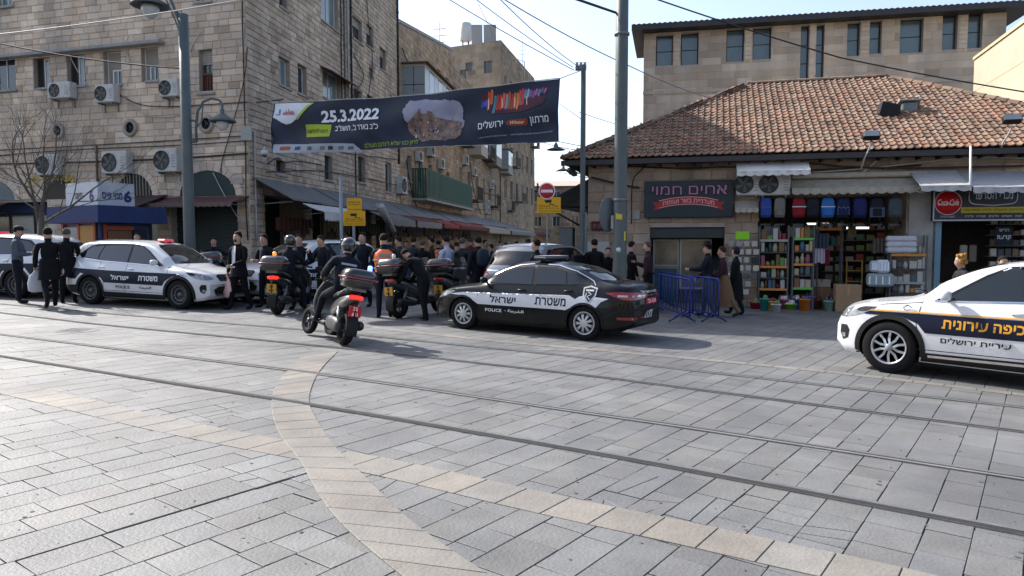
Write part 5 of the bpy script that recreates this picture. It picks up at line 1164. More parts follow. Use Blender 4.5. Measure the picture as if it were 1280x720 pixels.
for s_ in (-.25, .25): b = lb(t); b.lathe([(0, -.03), (.11, -.03), (.13, 0), (.11, .03), (0, .03)], 16, xf=Matrix.Translation((s_, .08, .13)) @ Matrix.Rotation(R(90), 4, 'Z'), axis='Y'); b.build('wheel', blackm, t)
# hanging clothes and mops inside the opening
for k, (px, y0, y1, w_, c, lab) in enumerate([(1026, 292, 312, .36, '3c4654', 'slate towel hanging in the shop entrance'), (1024, 310, 330, .28, 'b9b4bc', 'white and pink cloths hanging below the slate towel'), (1034, 312, 332, .12, '9c3450', 'pink cloth hanging beside the white cloths'), (1100, 298, 318, .34, '5d5650', 'brown fringed mop heads hanging right of the entrance'), (1065, 283, 297, .2, '6a5a34', 'dull yellow bag hanging under the trolleys'), (1000, 282, 297, .5, '8d8878', 'bundle of pale brushes hanging above the narrow shelves'), (965, 282, 298, .4, '86888a', 'bundle of grey utensils hanging above the left shelves')]):
	x, z1_ = FR.at(px, y0, -.1); z0_ = FR.at(px, y1, -.1)[1]; mb = MB(FR.M); n = 12
	vs = []
	for i in range(n + 1): f = i / n; yy = -.1 + .03 * math.sin(i * 2.1); vs += [(x - w_ / 2 + w_ * f, yy, z1_), (x - w_ / 2 * 1.1 + w_ * 1.1 * f, yy - .02, z0_ + random.uniform(0, .06))]
	mb.add(vs, [(2 * i, 2 * i + 1, 2 * i + 3, 2 * i + 2) for i in range(n)]); tag(mb.build('hanging_cloth', flat(c), None), lab, 'hanging goods', 'goods hanging in the household shop')
for k, (px, lab) in enumerate([(1022, 'left lit tube lamp inside the household shop'), (1072, 'right lit tube lamp inside the household shop')]):
	x, z = FR.at(px, 281 + k * 5, .8); t = thing('tube_lamp', FR.w(x, .8, z), FR.a, lab, 'lamp', 'lamps inside the household shop'); b = lb(t); b.box(-.28, .28, -.04, .04, 0, .05); b.build('tube', mat('lamp_on', (1, .95, .85), .5, emit=1.6, var=0), t)
for lab_, os_ in used.items():
	os_.sort(key=lambda o: o['px_'])
	for k, o in enumerate(os_):
		del o['px_']
		if len(os_) > 1: o['label'] = lab_.replace(' package,', ' package, %s of its likes,' % (['leftmost', 'rightmost'] if len(os_) == 2 else ['leftmost', 'middle', 'rightmost', 'last'])[k])
# wall of dark racks inside opening
t = thing('goods_rack', FR.w(FR.at(1060, 330)[0], 1.5, 0), FR.a, 'dim rack of small goods deep inside the household shop', 'rack')
for q in range(7):
	b = MB(FR.M); xx = FR.at(1030, 300, 1.2)[0]; b.box(xx, xx + 2.2, 1.3, 1.5, .2 + q * .3, .22 + q * .3); s_ = b.build('shelf', flat('5a554c'), t)
	for i in range(8): b = MB(FR.M); hh = random.uniform(.1, .22); b.bbox(xx + .06 + i * .27, xx + .27 + i * .27, 1.28, 1.42, .221 + q * .3, .221 + q * .3 + hh, .01); b.build('packet', flat(random.choice(['6a6458', '3c4a50', '7a3a34', '8d8a80', '5f6a3a'])), s_)
# card rack with neon green top left of the shelves
t = thing('card_rack', FR.w(FR.at(925, 340, -.3)[0], -.35, gz(6.5)), FR.a, 'tall wire rack of small packets with a neon green sign on top', 'display rack')
b = lb(t); b.tube([(0, 0, 0), (0, 0, 1.85)], .02, 6); b.build('post', steel, t); b = lb(t); b.tube([(-.25, -.2, .02), (0, 0, .06), (.25, -.2, .02)], .02, 6); b.tube([(0, .25, .02), (0, 0, .06)], .02, 6); b.build('foot', steel, t)
b = lb(t); b.bbox(-.14, .22, -.06, -.02, 1.86, 2.08, .01); b.build('top_sign', flat('86c832'), t)
for r_ in range(7):
	for c in range(4):
		if r_ < 2 and c > 2: continue
		x = -.32 + c * .2 + .05 * (r_ % 2); z = .35 + r_ * .22; b = lb(t); b.bbox(x, x + .15, -.15 - .05 * (c % 2), -.09, z, z + .15, .012); b.build('packet', flat(random.choice(['a8a6a2', '8d8d8c', '5c6068', '303236', 'b9b2a6'])), t)
# kiosk interior
t = thing('drinks_shelf', FR.w(FR.at(1245, 320)[0], .6, 0), FR.a, 'grey shelf of snacks in the right half of the kiosk doorway', 'shelves'); x = FR.at(1236, 320, .5)[0]
for q in range(5):
	b = MB(FR.M); b.box(x, x + 1.6, .5, .8, 1.0 + q * .28, 1.02 + q * .28); s_ = b.build('shelf', flat('6b6a66'), t)
	for i in range(9): b = MB(FR.M); b.bbox(x + .03 + i * .17, x + .17 + i * .17, .48, .6, 1.021 + q * .28, 1.021 + q * .28 + random.uniform(.1, .2), .01); b.build('packet', flat(random.choice(['8a8a88', '4c4c50', '706050', 'a8a49a'])), s_)
x, z = FR.at(1204, 318, .4)
for k, (dx, c) in enumerate(((0, '8d877a'), (.22, '6a6054'))):
	mb = MB(FR.M); mb.bbox(x + dx - .08, x + dx + .1, .4, .45, z - .2, z + .25, .03); tag(mb.build('hanging_bag', flat(c), None), ['pale plastic bag hanging in the kiosk door, left one', 'brownish plastic bag hanging in the kiosk door, right one'][k], 'bag', 'bags hanging in the kiosk door')
# dark canopy on the alley side of the market building
t = thing('side_canopy', (OR[0], OR[1], 3.3), FR.a, 'dark steel canopy projecting into the alley from the market building', 'canopy')
zA = FR.at(733, 220)[1]
for k in range(4):
	y0 = .6 + k * 2.6; b = MB(FR.M); b.add([(-.02, y0, zA), (-.02, y0 + 2.55, zA), (-1.5, y0 + 2.55, zA - .75), (-1.5, y0, zA - .75), (-.02, y0, zA - .05), (-.02, y0 + 2.55, zA - .05), (-1.5, y0 + 2.55, zA - .8), (-1.5, y0, zA - .8)], [(0, 1, 2, 3), (7, 6, 5, 4), (0, 3, 7, 4), (3, 2, 6, 7)]); b.build('canopy_sheet', flat('25282b', .5), t)
b = MB(FR.M); b.tube([(-.05, .55, zA - 1.6), (-1.5, .55, zA - .8)], .03, 5); b.tube([(-.05, .55, zA - .9), (-1.5, .55, zA - .82)], .03, 5); b.build('bracket', plastic, t)
b = MB(FR.M); b.box(-.03, -.005, .3, 9.5, -.5, zA - .1); b.build('dark_side_panel', flat('1b1d1f'), t)
p = g(717, 372); t = thing('utility_cabinet', (1.72, 22.6, gz(1.7)), FR.a, 'pale grey utility cabinet at the alley corner of the market building', 'cabinet'); b = lb(t); b.bbox(-.22, .2, -.18, .18, 0, 2.15, .015); b.build('cabinet_body', flat('5e6365'), t); b = lb(t); b.box(-.2, .18, -.19, -.181, .1, 1.1); b.box(-.2, .18, -.19, -.181, 1.13, 2.1); b.build('door', flat('6a7072'), t)
# ================================================================ street furniture
def gpos(px, Y): X = (px - 640) / FPX * Y * 1.0; return X
def pole(px, Y, r, ztop, lab, m=None, taper=.8, name='utility_pole', cat='pole', grp=None, flange=True):
	d = ray(px, 301); X = d.x / d.y * Y; t = thing(name, (X, Y, gz(X)), 0, lab, cat, grp); b = lb(t)
	b.lathe([(r * 1.02, -.1), (r, .4), (r * (1 + taper) / 2, (ztop) * .5), (r * taper, ztop - gz(X)), (0, ztop - gz(X))], 16); b.build('shaft', m or polem, t)
	if flange: b = lb(t); b.lathe([(r * 1.8, -.05), (r * 1.8, .03), (r * 1.15, .05), (r * 1.1, .25)], 16); b.build('base_flange', m or polem, t)
	return t
def lamp_head(t, p, s=1.0):
	X = Matrix.Translation(p) @ Matrix.Scale(s, 4); b = MB(X)
	b.lathe([(.03, .34), (.06, .3), (.07, .2), (.16, .13), (.34, .02), (.36, -.03), (.33, -.03), (.15, .08), (.0, .1)], 20); h = b.build('lamp_shade', polem, t)
	b = MB(X); b.lathe([(.17, -.02), (.17, -.10), (.13, -.2), (.06, -.26), (0, -.27)], 16); b.build('lamp_glass', mat('frosted_glass', (.45, .46, .46), .25, var=.1), h)
LP = pole(237, 20, .155, atY(232, 18, 20).z, 'tall grey lamp post with two bell lamps in front of the stone building', name='street_lamp', cat='street lamp', taper=.82)
b = MB(); P_ = [atY(246, 177, 20), atY(245, 160, 20), atY(247, 140, 20), atY(254, 127, 20), atY(264, 123, 20), atY(274, 125, 20), atY(278, 131, 20), atY(277.5, 138, 20)]
b.tube(P_, .035, 8); b.tube([atY(238, 178, 20), atY(246, 177, 20)], .03, 6); b.tube([atY(238, 150, 20), atY(246, 152, 20)], .03, 6); b.tube([P_[1], atY(252, 152, 20), P_[3]], .018, 6); b.build('lamp_arm', polem, LP)
pl = atY(278, 151, 20); lamp_head(LP, pl, 1.0)
b = MB(); P_ = [atY(229, 52, 20), atY(225, 30, 20), atY(217, 8, 20), atY(207, -14, 20), atY(196, -22, 20), atY(188, -16, 20), atY(187.5, -8, 20)]; b.tube(P_, .04, 8); b.tube([atY(232, 22, 20), atY(221, 14, 20)], .03, 6); b.tube([atY(233, 42, 20), atY(227, 40, 20)], .03, 6)
b.tube([atY(228, 50, 20), atY(219, 25, 20), atY(209, 2, 20), atY(198, -16, 20)], .02, 6); b.build('lamp_arm', polem, LP); lamp_head(LP, atY(187.5, 6, 20), 1.35)
TP = pole(775, 16, .15, 9.5, 'thick grey tram pole standing between the black police sedan and the butcher shop', name='tram_pole', taper=.86)
for z in (6.15, 2.6): b = lb(TP); b.lathe([(.14, z), (.165, z + .01), (.165, z + .06), (.14, z + .07)], 16); b.build('collar', steel, TP)
b = lb(TP); b.bbox(-.2, -.14, -.02, .02, 2.0, 2.3, .01); b.build('clamp', flat('a9a49c'), TP)
b = lb(TP); b.quad((-.12, -.152, 2.22), (.02, -.156, 2.20), (.02, -.156, 2.32), (-.12, -.152, 2.34)); b.quad((.06, -.15, 1.75), (.1, -.14, 1.75), (.1, -.14, 1.95), (.06, -.15, 1.95)); b.build('sticker', flat('c9b640'), TP)
b = lb(TP); b.lathe([(0, .0), (.055, .01), (.055, .02), (0, .025)], 12, xf=Matrix.Translation((-.05, -.155, 1.55)), axis='Y'); b.build('sticker', flat('c8ccd2'), TP)
p = atY(760, 268, 16.1); t = thing('round_sign', tuple(p), .35, 'grey back of an oval traffic sign partly hidden by the thick pole', 'sign'); b = lb(t); b.lathe([(0, -.015), (.24, -.015), (.25, 0), (.24, .01), (0, .01)], 24, axis='Y', xf=Matrix.Diagonal((.9, 1, 1.55, 1))); b.build('plate', flat('5d666c', .5), t); b = lb(t); b.box(0, .3, .012, .04, -.03, .03); b.build('bracket', steel, t)
SP = pole(728, 20.6, .085, atY(724, 81, 20.6).z, 'thinner dark pole at the left corner of the market building', flange=False)
Z = atY(724, 84, 20.6).z; X = SP.location.x
b = MB(); b.bbox(X - .22, X + .08, 20.55, 20.7, Z - .08, Z + .04, .01); b.build('crossarm', steel, SP)
for k in range(3): b = MB(); b.lathe([(.03, Z + .04), (.05, Z + .07), (.03, Z + .1), (.05, Z + .13), (0, Z + .15)], 8, xf=Matrix.Translation((X - .18 + k * .11, 20.62, 0))); b.build('insulator', concrete, SP)
b = MB(); b.bbox(X + .05, X + .12, 20.5, 20.56, 1.0, 2.5, .01); b.build('cable_guard', steel, SP)
WP = pole(427, 20, .045, atY(427, 222, 20).z, 'thin pale grey post behind the scooter rider', m=flat('8b9094', .5), taper=1, flange=False)
YP = pole(442.5, 20.6, .04, atY(443, 250, 20.6).z, 'short post holding two yellow camera warning signs', m=flat('7b8084', .5), taper=1, flange=False, name='sign_post', cat='sign post')
yel = flat('dba21e', .55); blk = flat('2a2216', .6)
def ysign(t, px, py, Y, w_, h_, lines, camicon, ang=.0):
	p = atY(px, py, Y); X = Matrix.Translation((p.x, Y - .05, p.z)) @ Matrix.Rotation(ang, 4, 'Z'); b = MB(X); b.bbox(-w_ / 2, w_ / 2, -.012, .0, -h_ / 2, h_ / 2, .006); s_ = b.build('yellow_sign', yel, t); b = MB(X)
	if camicon:
		b.add([(-.13, -.016, h_ * .30), (.06, -.016, h_ * .34), (.08, -.016, h_ * .2), (-.08, -.016, h_ * .12)], [(0, 3, 2, 1)]); b.box(.02, .05, -.0165, -.0125, h_ * .02, h_ * .2); b.box(.05, .16, -.0165, -.0125, h_ * .02, h_ * .06)
	put_text(b, 'אזור מצולם', 0, -h_ * .05 if camicon else h_ * .2, .055, -.016, rtl=True, width=w_ * .8)
	put_text(b, 'מצלמות אבטחה במקום', 0, -h_ * .2 if camicon else -.0, .045, -.016, rtl=True, width=w_ * .85)
	put_text(b, 'This area is monitored', 0, -h_ * .36, .04, -.016, width=w_ * .85)
	b.build('print', blk, s_); return s_
ysign(YP, 443.5, 256, 20.6, .42, .36, 3, False); ysign(YP, 443.5, 273, 20.6, .62, .42, 3, True)
NE = pole(684, 20.3, .026, atY(684, 232, 20.3).z, 'slender post with the no entry sign at the mouth of the alley', m=flat('7b8084', .5), taper=1, flange=False, name='sign_post', cat='sign post')
p = atY(683.5, 239, 20.3); b = MB(Matrix.Translation((p.x, 20.24, p.z)) @ Matrix.Scale(.86, 4)); b.lathe([(0, -.015), (.27, -.015), (.27, 0), (0, 0)], 28, axis='Y'); ds = b.build('no_entry_sign', flat('b8323c', .5), NE)
b = MB(Matrix.Translation((p.x, 20.24, p.z)) @ Matrix.Scale(.86, 4)); b.lathe([(.235, -.018), (.27, -.018), (.27, -.016)], 28, axis='Y', cap=False); b.box(-.19, .19, -.02, -.016, -.045, .045); b.build('white_bar', flat('e0d2d4', .5), ds)
ysign(NE, 686, 256.5, 20.3, .66, .44, 3, True, ang=.05)
# little camera on the stone corner, flood light and white board
p = FB.w(.1, -.5, FB.at(318, 195)[1]); t = thing('security_camera', tuple(p), 0, 'white dome camera on a bracket at the corner of the stone building', 'security camera'); b = lb(t); b.lathe([(0, .16), (.1, .15), (.12, .04), (.1, 0), (0, 0)], 14); b.build('housing', white_m, t); b = lb(t); b.lathe([(.085, 0), (.07, -.06), (0, -.09)], 12); b.build('dome', glass, t); b = lb(t); b.tube([(0, 0, .16), (0, 0, .24), (-.1, .45, .24)], .025, 6); b.build('bracket', white_m, t)
plate(290, 305, 222, 230, 'a29e96', 'small white plate right of the dark green arch', 'sign', F=FA)
plate(304, 317, 158, 176, '9c9c96', 'pale junction box high on the building corner', 'junction box', F=FA, y=-.1)
# ---- overhead cables
def ov(pts, r, lab, m=None, sag=.0): return cable([atY(*p) for p in pts], r, lab, m, sag)
ov([(-30, 46, 15), (300, 0, 16), (420, -18, 16.4)], .014, 'pale overhead wire crossing the top left of the stone building', cablew, .05)
ov([(-30, 48, 21), (232, 86, 20)], .02, 'dark overhead wire from the left edge to the lamp post', None, .12)
ov([(540, -14, 19), (718, 88, 20.6)], .012, 'upper wire sloping down to the thin pole from the top', None, .05)
ov([(570, -20, 16), (716, 84, 20.6)], .01, 'second wire sloping down to the thin pole top', steel, .05)
ov([(618, -8, 14), (724, 84, 20.6)], .01, 'third wire arriving at the thin pole from above', steel, .08)
ov([(625, -4, 15), (790, 84, 18), (893, 124, 23)], .012, 'long wire passing behind the thick pole down to the tiled roof', steel, .06)
ov([(706, -6, 14), (770, 16, 16)], .028, 'thick black wire reaching the thick pole near the top')
ov([(812, -4, 15), (1050, 72, 15.5), (1300, 118, 16)], .016, 'long black wire across the modern building to the right edge', None, .03)
ov([(728, 150, 20.6), (700, 130, 30)], .01, 'short wire behind the right end of the banner')
ov([(660, 170, 40), (724, 188, 20.7)], .012, 'span wire carrying the far hanging lamps over the alley', None, .1)
ov([(668, 205, 60), (735, 222, 21)], .012, 'lower span wire over the alley beside the dark eave', None, .1)
ov([(598, 5, 60), (652, 110, 80)], .02, 'thin wire from the solar panels to the alley facade', steel, .2)
ov([(724, 140, 20.6), (790, 160, 25)], .01, 'thin wire between the two poles right of the banner', steel, .03)
for px, py, Y, s, lab in ((695, 187, 30, 1.1, 'nearer lamp hanging on a wire over the alley'), (704, 213, 40, 1.2, 'farther lamp hanging on a wire over the alley')):
	p = atY(px, py, Y); t = thing('hanging_lamp', tuple(p), 0, lab, 'lamp', 'lamps hung over the alley'); b = lb(t); b.lathe([(.02, .3), (.08, .2), (.1, .1), (.38, 0), (.38, -.02), (0, .03)], 16); b.build('lamp_shade', polem, t); b = lb(t); b.tube([(0, 0, .28), (0, 0, .8)], .015, 4); b.build('hanger', steel, t)
p = atY(716, 216, 22); t = thing('floodlight', tuple(p), .6, 'small floodlight under the left tip of the tiled eave', 'floodlight'); b = lb(t); b.bbox(-.2, .12, -.1, .08, -.07, .07, .02, xf=Matrix.Rotation(.5, 4, 'Y')); b.build('lamp_housing', polem, t); b = lb(t); b.tube([(0, 0, 0), (.35, -.4, -.05)], .02, 5); b.build('bracket', polem, t)
# ---- banner across the alley mouth
c00 = atY(341, 192, 23.4); c01 = atY(341, 128.5, 23.4); c10 = atY(698, 177, 19.6); c11 = atY(698, 97.5, 19.6)
Wb = (c10 - c00).length; Hb = (c01 - c00).length; bdir = (c10 - c00).normalized(); bn = Vector((bdir.y, -bdir.x, 0)).normalized()
BN = thing('banner', tuple((c00 + c10) / 2), 0, 'long dark blue marathon banner hung across the alley with date and Hebrew text', 'banner')
def bp(px, py, off=0.0):
	u = (px - 341) / 357.0;
	for _ in range(3):
		pass
	w0, w1 = 1 / 23.4, 1 / 19.6; a = u * w0 / (u * w0 + (1 - u) * w1) if False else (u / w1) / (u / w1 + (1 - u) / w0)
	a = u * 23.4 / (u * 23.4 + (1 - u) * 19.6)
	yb = 192 + (177 - 192) * u + 3.0 * math.sin(math.pi * u) * .0; yt = 128.5 + (97.5 - 128.5) * u + 6.5 * math.sin(math.pi * u)
	ybb = yb + 0.0 - 1.0 * math.sin(math.pi * u)
	v = (ybb - py) / (ybb - yt); return bq(a, v, off)
def bq(a, v, off=0.0):
	lo = c00.lerp(c10, a); hi = c01.lerp(c11, a); hi = hi - Vector((0, 0, .14 * math.sin(math.pi * a))); p = lo.lerp(hi, v)
	wv = .045 * math.sin(a * 31 + v * 5) + .045 * math.sin(a * 13 - v * 8) + .02 * math.sin(a * 70 + v * 16) * (1 - v)
	return p + bn * (wv + off)
nu, nv = 150, 18; vs = []; fs = []
for i in range(nu + 1):
	for j in range(nv + 1): vs.append(bq(i / nu, j / nv))
for i in range(nu):
	for j in range(nv): q = i * (nv + 1) + j; fs.append((q, q + nv + 1, q + nv + 2, q + 1))
b = MB(); b.add(vs, fs, smooth=True); b.build('cloth', mat('navy_banner', (.008, .015, .038), .7, var=.15), BN)
def bshape(poly, m, name, off=.012, n=1):
	bm = bmesh.new(); vv = [bm.verts.new((x, y, 0)) for x, y in poly]; bm.faces.new(vv); bmesh.ops.triangulate(bm, faces=bm.faces[:])
	for _ in range(6):
		es = [e for e in bm.edges if e.calc_length() > 4]
		if not es: break
		bmesh.ops.subdivide_edges(bm, edges=es, cuts=1); bmesh.ops.triangulate(bm, faces=[f for f in bm.faces if len(f.verts) > 3])
	bm.verts.index_update(); b = MB(); vs = [bp(v.co.x, v.co.y, off) for v in bm.verts]; fs = [[v.index for v in f.verts] for f in bm.faces]; bm.free(); b.add(vs, fs, smooth=False); return b.build(name, m, BN)
def btext(s, x0, x1, yc0, yc1, h, m, name='lettering', off=.03, **k):
	v2, fs = text2d(s, h, width=x1 - x0, **k); b = MB(); b.add([bp((x0 + x1) / 2 + a, yc0 + (yc1 - yc0) * (a / (x1 - x0) + .5) - c, off) for a, c in v2], fs, smooth=False); return b.build(name, m, BN)
wht = flat('dcdfe4', .6);
bshape([(341.5, 129), (389, 128.5), (384, 133), (378, 141), (371, 149), (364, 154), (358, 155.5), (352, 153), (346, 149), (341.5, 147)], flat('ccd2d8', .6), 'white_corner')
bshape([(389, 128.5), (393, 128.3), (387, 134), (380, 143), (373, 150), (372, 149), (378, 141), (384, 133)], flat('a8b84c', .6), 'green_edge', .014)
bshape([(341.5, 180.5), (441, 178.5), (452, 189), (341.5, 191.6)], flat('9da4ac', .6), 'sponsor_strip')
btext('25.3.2022', 402, 474, 145.8, 141.5, 15, wht, bold=.035)
btext('כ״ב באדר ב׳, תשפ״ב', 419, 474.5, 160.5, 158, 8.5, wht, rtl=True, bold=.01)
bshape([(382, 155.5), (413, 155), (413.8, 170.5), (382.5, 171)], flat('9fb02c', .6), 'green_button'); btext('רוצו להירשם', 384, 410.5, 163.5, 163, 5.5, flat('2f3a1a'), rtl=True, bold=.02, off=.04)
btext('לרוץ כמו שלא רצתם מעולם', 455.5, 522.5, 181.6, 176.5, 7.5, flat('8fa83e'), rtl=True, bold=.005)
btext('ירושלים', 599, 630.5, 157.2, 153.5, 9.5, wht, rtl=True, bold=.01); btext('מרתון', 662.5, 686, 151.5, 149.5, 11, wht, rtl=True, bold=.01)
bshape([(634, 152), (640, 149.5), (657, 147.5), (659.5, 149), (659.5, 154), (657, 156), (640, 157.5), (634, 156)], flat('8a3a26', .6), 'sponsor_badge'); btext('Winner', 639, 656, 153.6, 151.8, 4.2, flat('e6d7a0'), off=.04, bold=.01, shear=.3)
btext('f JERUSALEMMARATHON', 598, 634, 172, 169, 2.0, flat('aeb4be')); btext('WWW.JERUSALEM-MARATHON.COM', 638.5, 690.5, 168.7, 164.3, 2.3, flat('aeb4be'))
for k, (x, c) in enumerate([(358, 'a04a2a'), (373, '3a4a6a'), (387, '5a5f66'), (405, '6a6f76'), (415, '30343a'), (428, '6a6f76'), (438, '5a5f66')]):
	w_ = 7 if k == 0 else 3.2; bshape([(x - w_, 186.5 - k * .3 + 1.8), (x - w_, 183.5 - k * .2), (x + w_ * .6, 182.8 - k * .2), (x + w_, 184 - k * .25), (x + w_ * .8, 187.6 - k * .3)], flat(c, .6), 'sponsor_logo', .016)
random.seed(3)
for k in range(13):
	x = 353.5 + k * 1.3; h = [3, 5, 4, 7, 5, 4, 8, 6, 5, 4, 6, 5, 3][k]; bshape([(x, 144), (x + .75, 144), (x + .75, 144 - h), (x, 144 - h)], flat('b5566a'), 'emblem_stroke', .02)
bshape([(344.5, 144), (350.5, 144), (350.5, 142.8), (344.5, 142.8)], flat('5a7a9a'), 'emblem_stroke', .02); bshape([(348, 142), (350.5, 142), (350.5, 136.5), (348, 136.5)], flat('5a7a9a'), 'emblem_stroke', .02)
# printed photograph of a crowd before city walls
edge = [(505, 141), (507, 134), (511, 129), (516, 126), (530, 125), (545, 126), (552, 124), (560, 127), (570, 126), (576, 130), (579, 137), (578, 145), (580, 154), (576, 160), (577, 168), (570, 173), (552, 175), (540, 174), (528, 176.5), (520, 171), (513, 167), (509, 160), (511, 152), (506, 147)]
edge = [(x + random.uniform(-1.2, 1.2), y + random.uniform(-1.2, 1.2)) for x, y in smooth(edge + [edge[0]], 2)[:-1:1]]
pm = mat('print_sky', (.30, .29, .36), .6, var=.15, scale=3, col2=(.20, .21, .30)); bshape(edge, pm, 'printed_photograph', .014)
bshape([(511, 152), (516, 148), (522, 147), (524, 140), (526, 136), (527.5, 136), (528, 142), (534, 143), (536, 139), (541, 140), (545, 146), (555, 148), (566, 150), (577, 152), (576, 160), (577, 168), (570, 173), (552, 175), (540, 174), (528, 176.5), (520, 171), (513, 167), (509, 160)], mat('print_city', (.30, .17, .12), .6, col2=(.03, .025, .03), scale=5), 'printed_city', .018)
for k in range(40):
	x = 514 + 60 * random.random(); y = 150 + 22 * random.random(); s = random.uniform(.6, 2.2); bshape([(x, y), (x + s, y - .3), (x + s, y - s * 2), (x, y - s * 1.8)], flat(random.choice(['b8b4b8', '5b3a34', '2a2630', '8a6a5a', '6a7484'])), 'print_fleck', .022) if k < 40 else None
# multicolour paint stroke
bshape([(600, 126), (606, 117), (640, 119), (672, 118), (684, 123), (680, 130), (655, 139), (615, 143)], flat('4a2432', .6), 'paint_stroke', .013)
cols = ['3a4aa8', '4a58b0', 'c2502e', 'd0623a', '3f8a94', 'b03a30', 'c83c34', 'd8603a', '8f8a94', 'c0503a', 'a83c2e', 'c8682e', 'd07a3a', 'c04a44', 'c83a4a', '5a86a0', '8fa0b0', '6a5aa0', '8a4a7a', 'a05a8a', '5a7a9a', '7a4a80', '9a5a70']
for k, c in enumerate(cols):
	x = 602 + k * 3.55; top = 121 - k * .55 + random.uniform(-3, 1.5) - (5 if k in (2, 3) else 0); hgt = (22 if k < 15 else 15 - (k - 15) * 1.1) + random.uniform(-3, 2)
	if k < 2: top += 5; hgt = 10
	bshape([(x + 1.2, top + 1), (x + 2.6, top), (x + 4.0, top + 2), (x + 2.6, top + hgt - 2), (x + .6, top + hgt), (x - .4, top + hgt - 3)], flat(c, .6), 'paint_stroke', .016 + .002 * (k % 2))
for k in range(7): x = 610 + k * 8; bshape([(x, 124 - k * .6), (x + 1.0, 123 - k * .6), (x + 1.6, 136 - k), (x + .6, 138 - k)], flat('2f7f6a' if k % 2 else 'dcc8b8', .6), 'paint_stroke', .022)
b = MB()
for A1, B1_ in ((bq(0, 1), FB.w(1.0, -.05, c01.z + .5)), (bq(0, 0), FB.w(1.0, -.05, c00.z - .1)), (bq(1, 1), Vector((SP.location.x, 20.6, c11.z + .45))), (bq(1, 0), Vector((SP.location.x, 20.6, c10.z)))): b.tube([A1, B1_], .012, 5)
b.tube([bq(i / 20, 1, 0) + Vector((0, 0, .015)) for i in range(21)], .012, 5); b.tube([bq(i / 20, 0, 0) for i in range(21)], .010, 5); b.build('ropes', cablew, BN)
b = MB(); b.tube([bq(0, 0), bq(0, .5), bq(0, 1)], .02, 6); b.build('edge_batten', flat('2a3040'), BN); b = MB(); b.tube([bq(1, 0), bq(1, .5), bq(1, 1)], .02, 6); b.build('edge_batten', flat('2a3040'), BN)
# ---- bare tree
random.seed(11)
def bare_tree(x, y, h, lab):
	t = thing('bare_tree', (x, y, gz(x)), 0, lab, 'tree'); tr = MB(W[t].copy()); br = []
	def grow(p, d, r, l, lev, sink):
		n = 5; pts = [p]; rs = [r]
		for i in range(n):
			d = (d + Vector((random.gauss(0, .10), random.gauss(0, .10), random.gauss(.03, .06)))).normalized(); p = p + d * l / n; pts.append(p); rs.append(r * (1 - .5 * (i + 1) / n))
		sink.append((pts, rs, lev))
		if lev >= 5 or r < .004: return
		k = 3 if lev < 3 else 2
		for i in range(k + (lev in (1, 2))):
			a = random.uniform(0, 6.28); e = random.uniform(.35, .95); ax = d.cross(Vector((math.cos(a), math.sin(a), .2))).normalized(); nd = (Matrix.Rotation(e, 3, ax) @ d); q = pts[random.randint(2, n)]
			grow(q, nd, rs[-1] * random.uniform(.6, .85), l * random.uniform(.6, .82), lev + 1, sink)
		grow(p, d, rs[-1], l * .75, lev + 1, sink)
	trunk = [(0, 0, -.1), (.02, 0, .6), (-.02, .02, 1.4), (.03, 0, 2.2)]; tr.tube(trunk, [.12, .095, .085, .075], 8); tk = tr.build('trunk', bark, t)
	for k, dd in enumerate([(-.55, .1, 1), (.35, -.2, 1), (.05, .2, 1.1), (.65, .1, .75), (-.2, -.3, 1)]):
		s_ = []; grow(Vector((.03 - .01 * k, 0, 2.2 - .12 * k)), Vector(dd).normalized(), .045, 1.35, 1, s_)
		mb = MB(W[t].copy())
		for pts, rs, lev in s_: mb.tube(pts, rs, 5 if lev < 3 else 3, cap=False)
		mb.build('branch', bark, t)
	return t
bare_tree(-12.2, 18.9, 6, 'bare leafless street tree in front of the left stone building')
# ---- lottery booth
bx_ = (125 - 640) / FPX * 21.2; t = thing('lottery_booth', (bx_, 21.2, gz(bx_)), 0, 'blue lottery booth with white box sign and orange panels', 'booth')
d1 = (atY(82, 240, 22.0) - atY(122, 240, 21.2)); d1.z = 0; d2 = (atY(168, 240, 22.2) - atY(122, 240, 21.2)); d2.z = 0
K = atY(122, 240, 21.2); K.z = 0
z1 = atY(125, 227, 21.2).z; z0 = atY(125, 256, 21.2).z
def P(a, b, z): q = K + d1 * a + d2 * b; return (q.x, q.y, z)
b = MB(); b.add([P(0, 0, z0), P(1, 0, z0), P(1, 1, z0), P(0, 1, z0), P(0, 0, z1), P(1, 0, z1), P(1, 1, z1), P(0, 1, z1)], [(0, 1, 5, 4), (3, 0, 4, 7), (1, 2, 6, 5), (2, 3, 7, 6), (4, 5, 6, 7), (3, 2, 1, 0)]); sg = b.build('sign_box', flat('b9bfc8', .5), t)
def face_text(s, d, sgn, cx, cz, h, width, m, name, par, **k):
	dn = d.normalized(); L = d.length; v2, fs = text2d(s, h, width=width, **k); nn = Vector((dn.y, -dn.x, 0)); nn = nn if nn.y < 0 else -nn; b = MB()
	b.add([tuple(Vector((K.x, K.y, 0)) + dn * (cx * L + sgn * a) + nn * .012 + Vector((0, 0, z0 + (z1 - z0) * cz + c))) for a, c in v2], fs, smooth=False); return b.build(name, m, par)
bl = flat('1c2f6e', .5); bk = flat('23262c', .5)
face_text('חישגד', d1, -1, .60, .42, .19, .42, bk, 'lettering', sg, rtl=True, bold=.02); face_text('6', d1, -1, .18, .42, .34, .22, bl, 'swirl_logo', sg, bold=.02)
face_text('מנוי פיס', d2, 1, .38, .42, .2, .62, bl, 'lettering', sg, rtl=True, bold=.03); face_text('6', d2, 1, .80, .42, .36, .26, bl, 'swirl_logo', sg, bold=.04)
blue = mat('blue_canvas', (.018, .035, .125), .8, var=.25); zb = z0 - .01
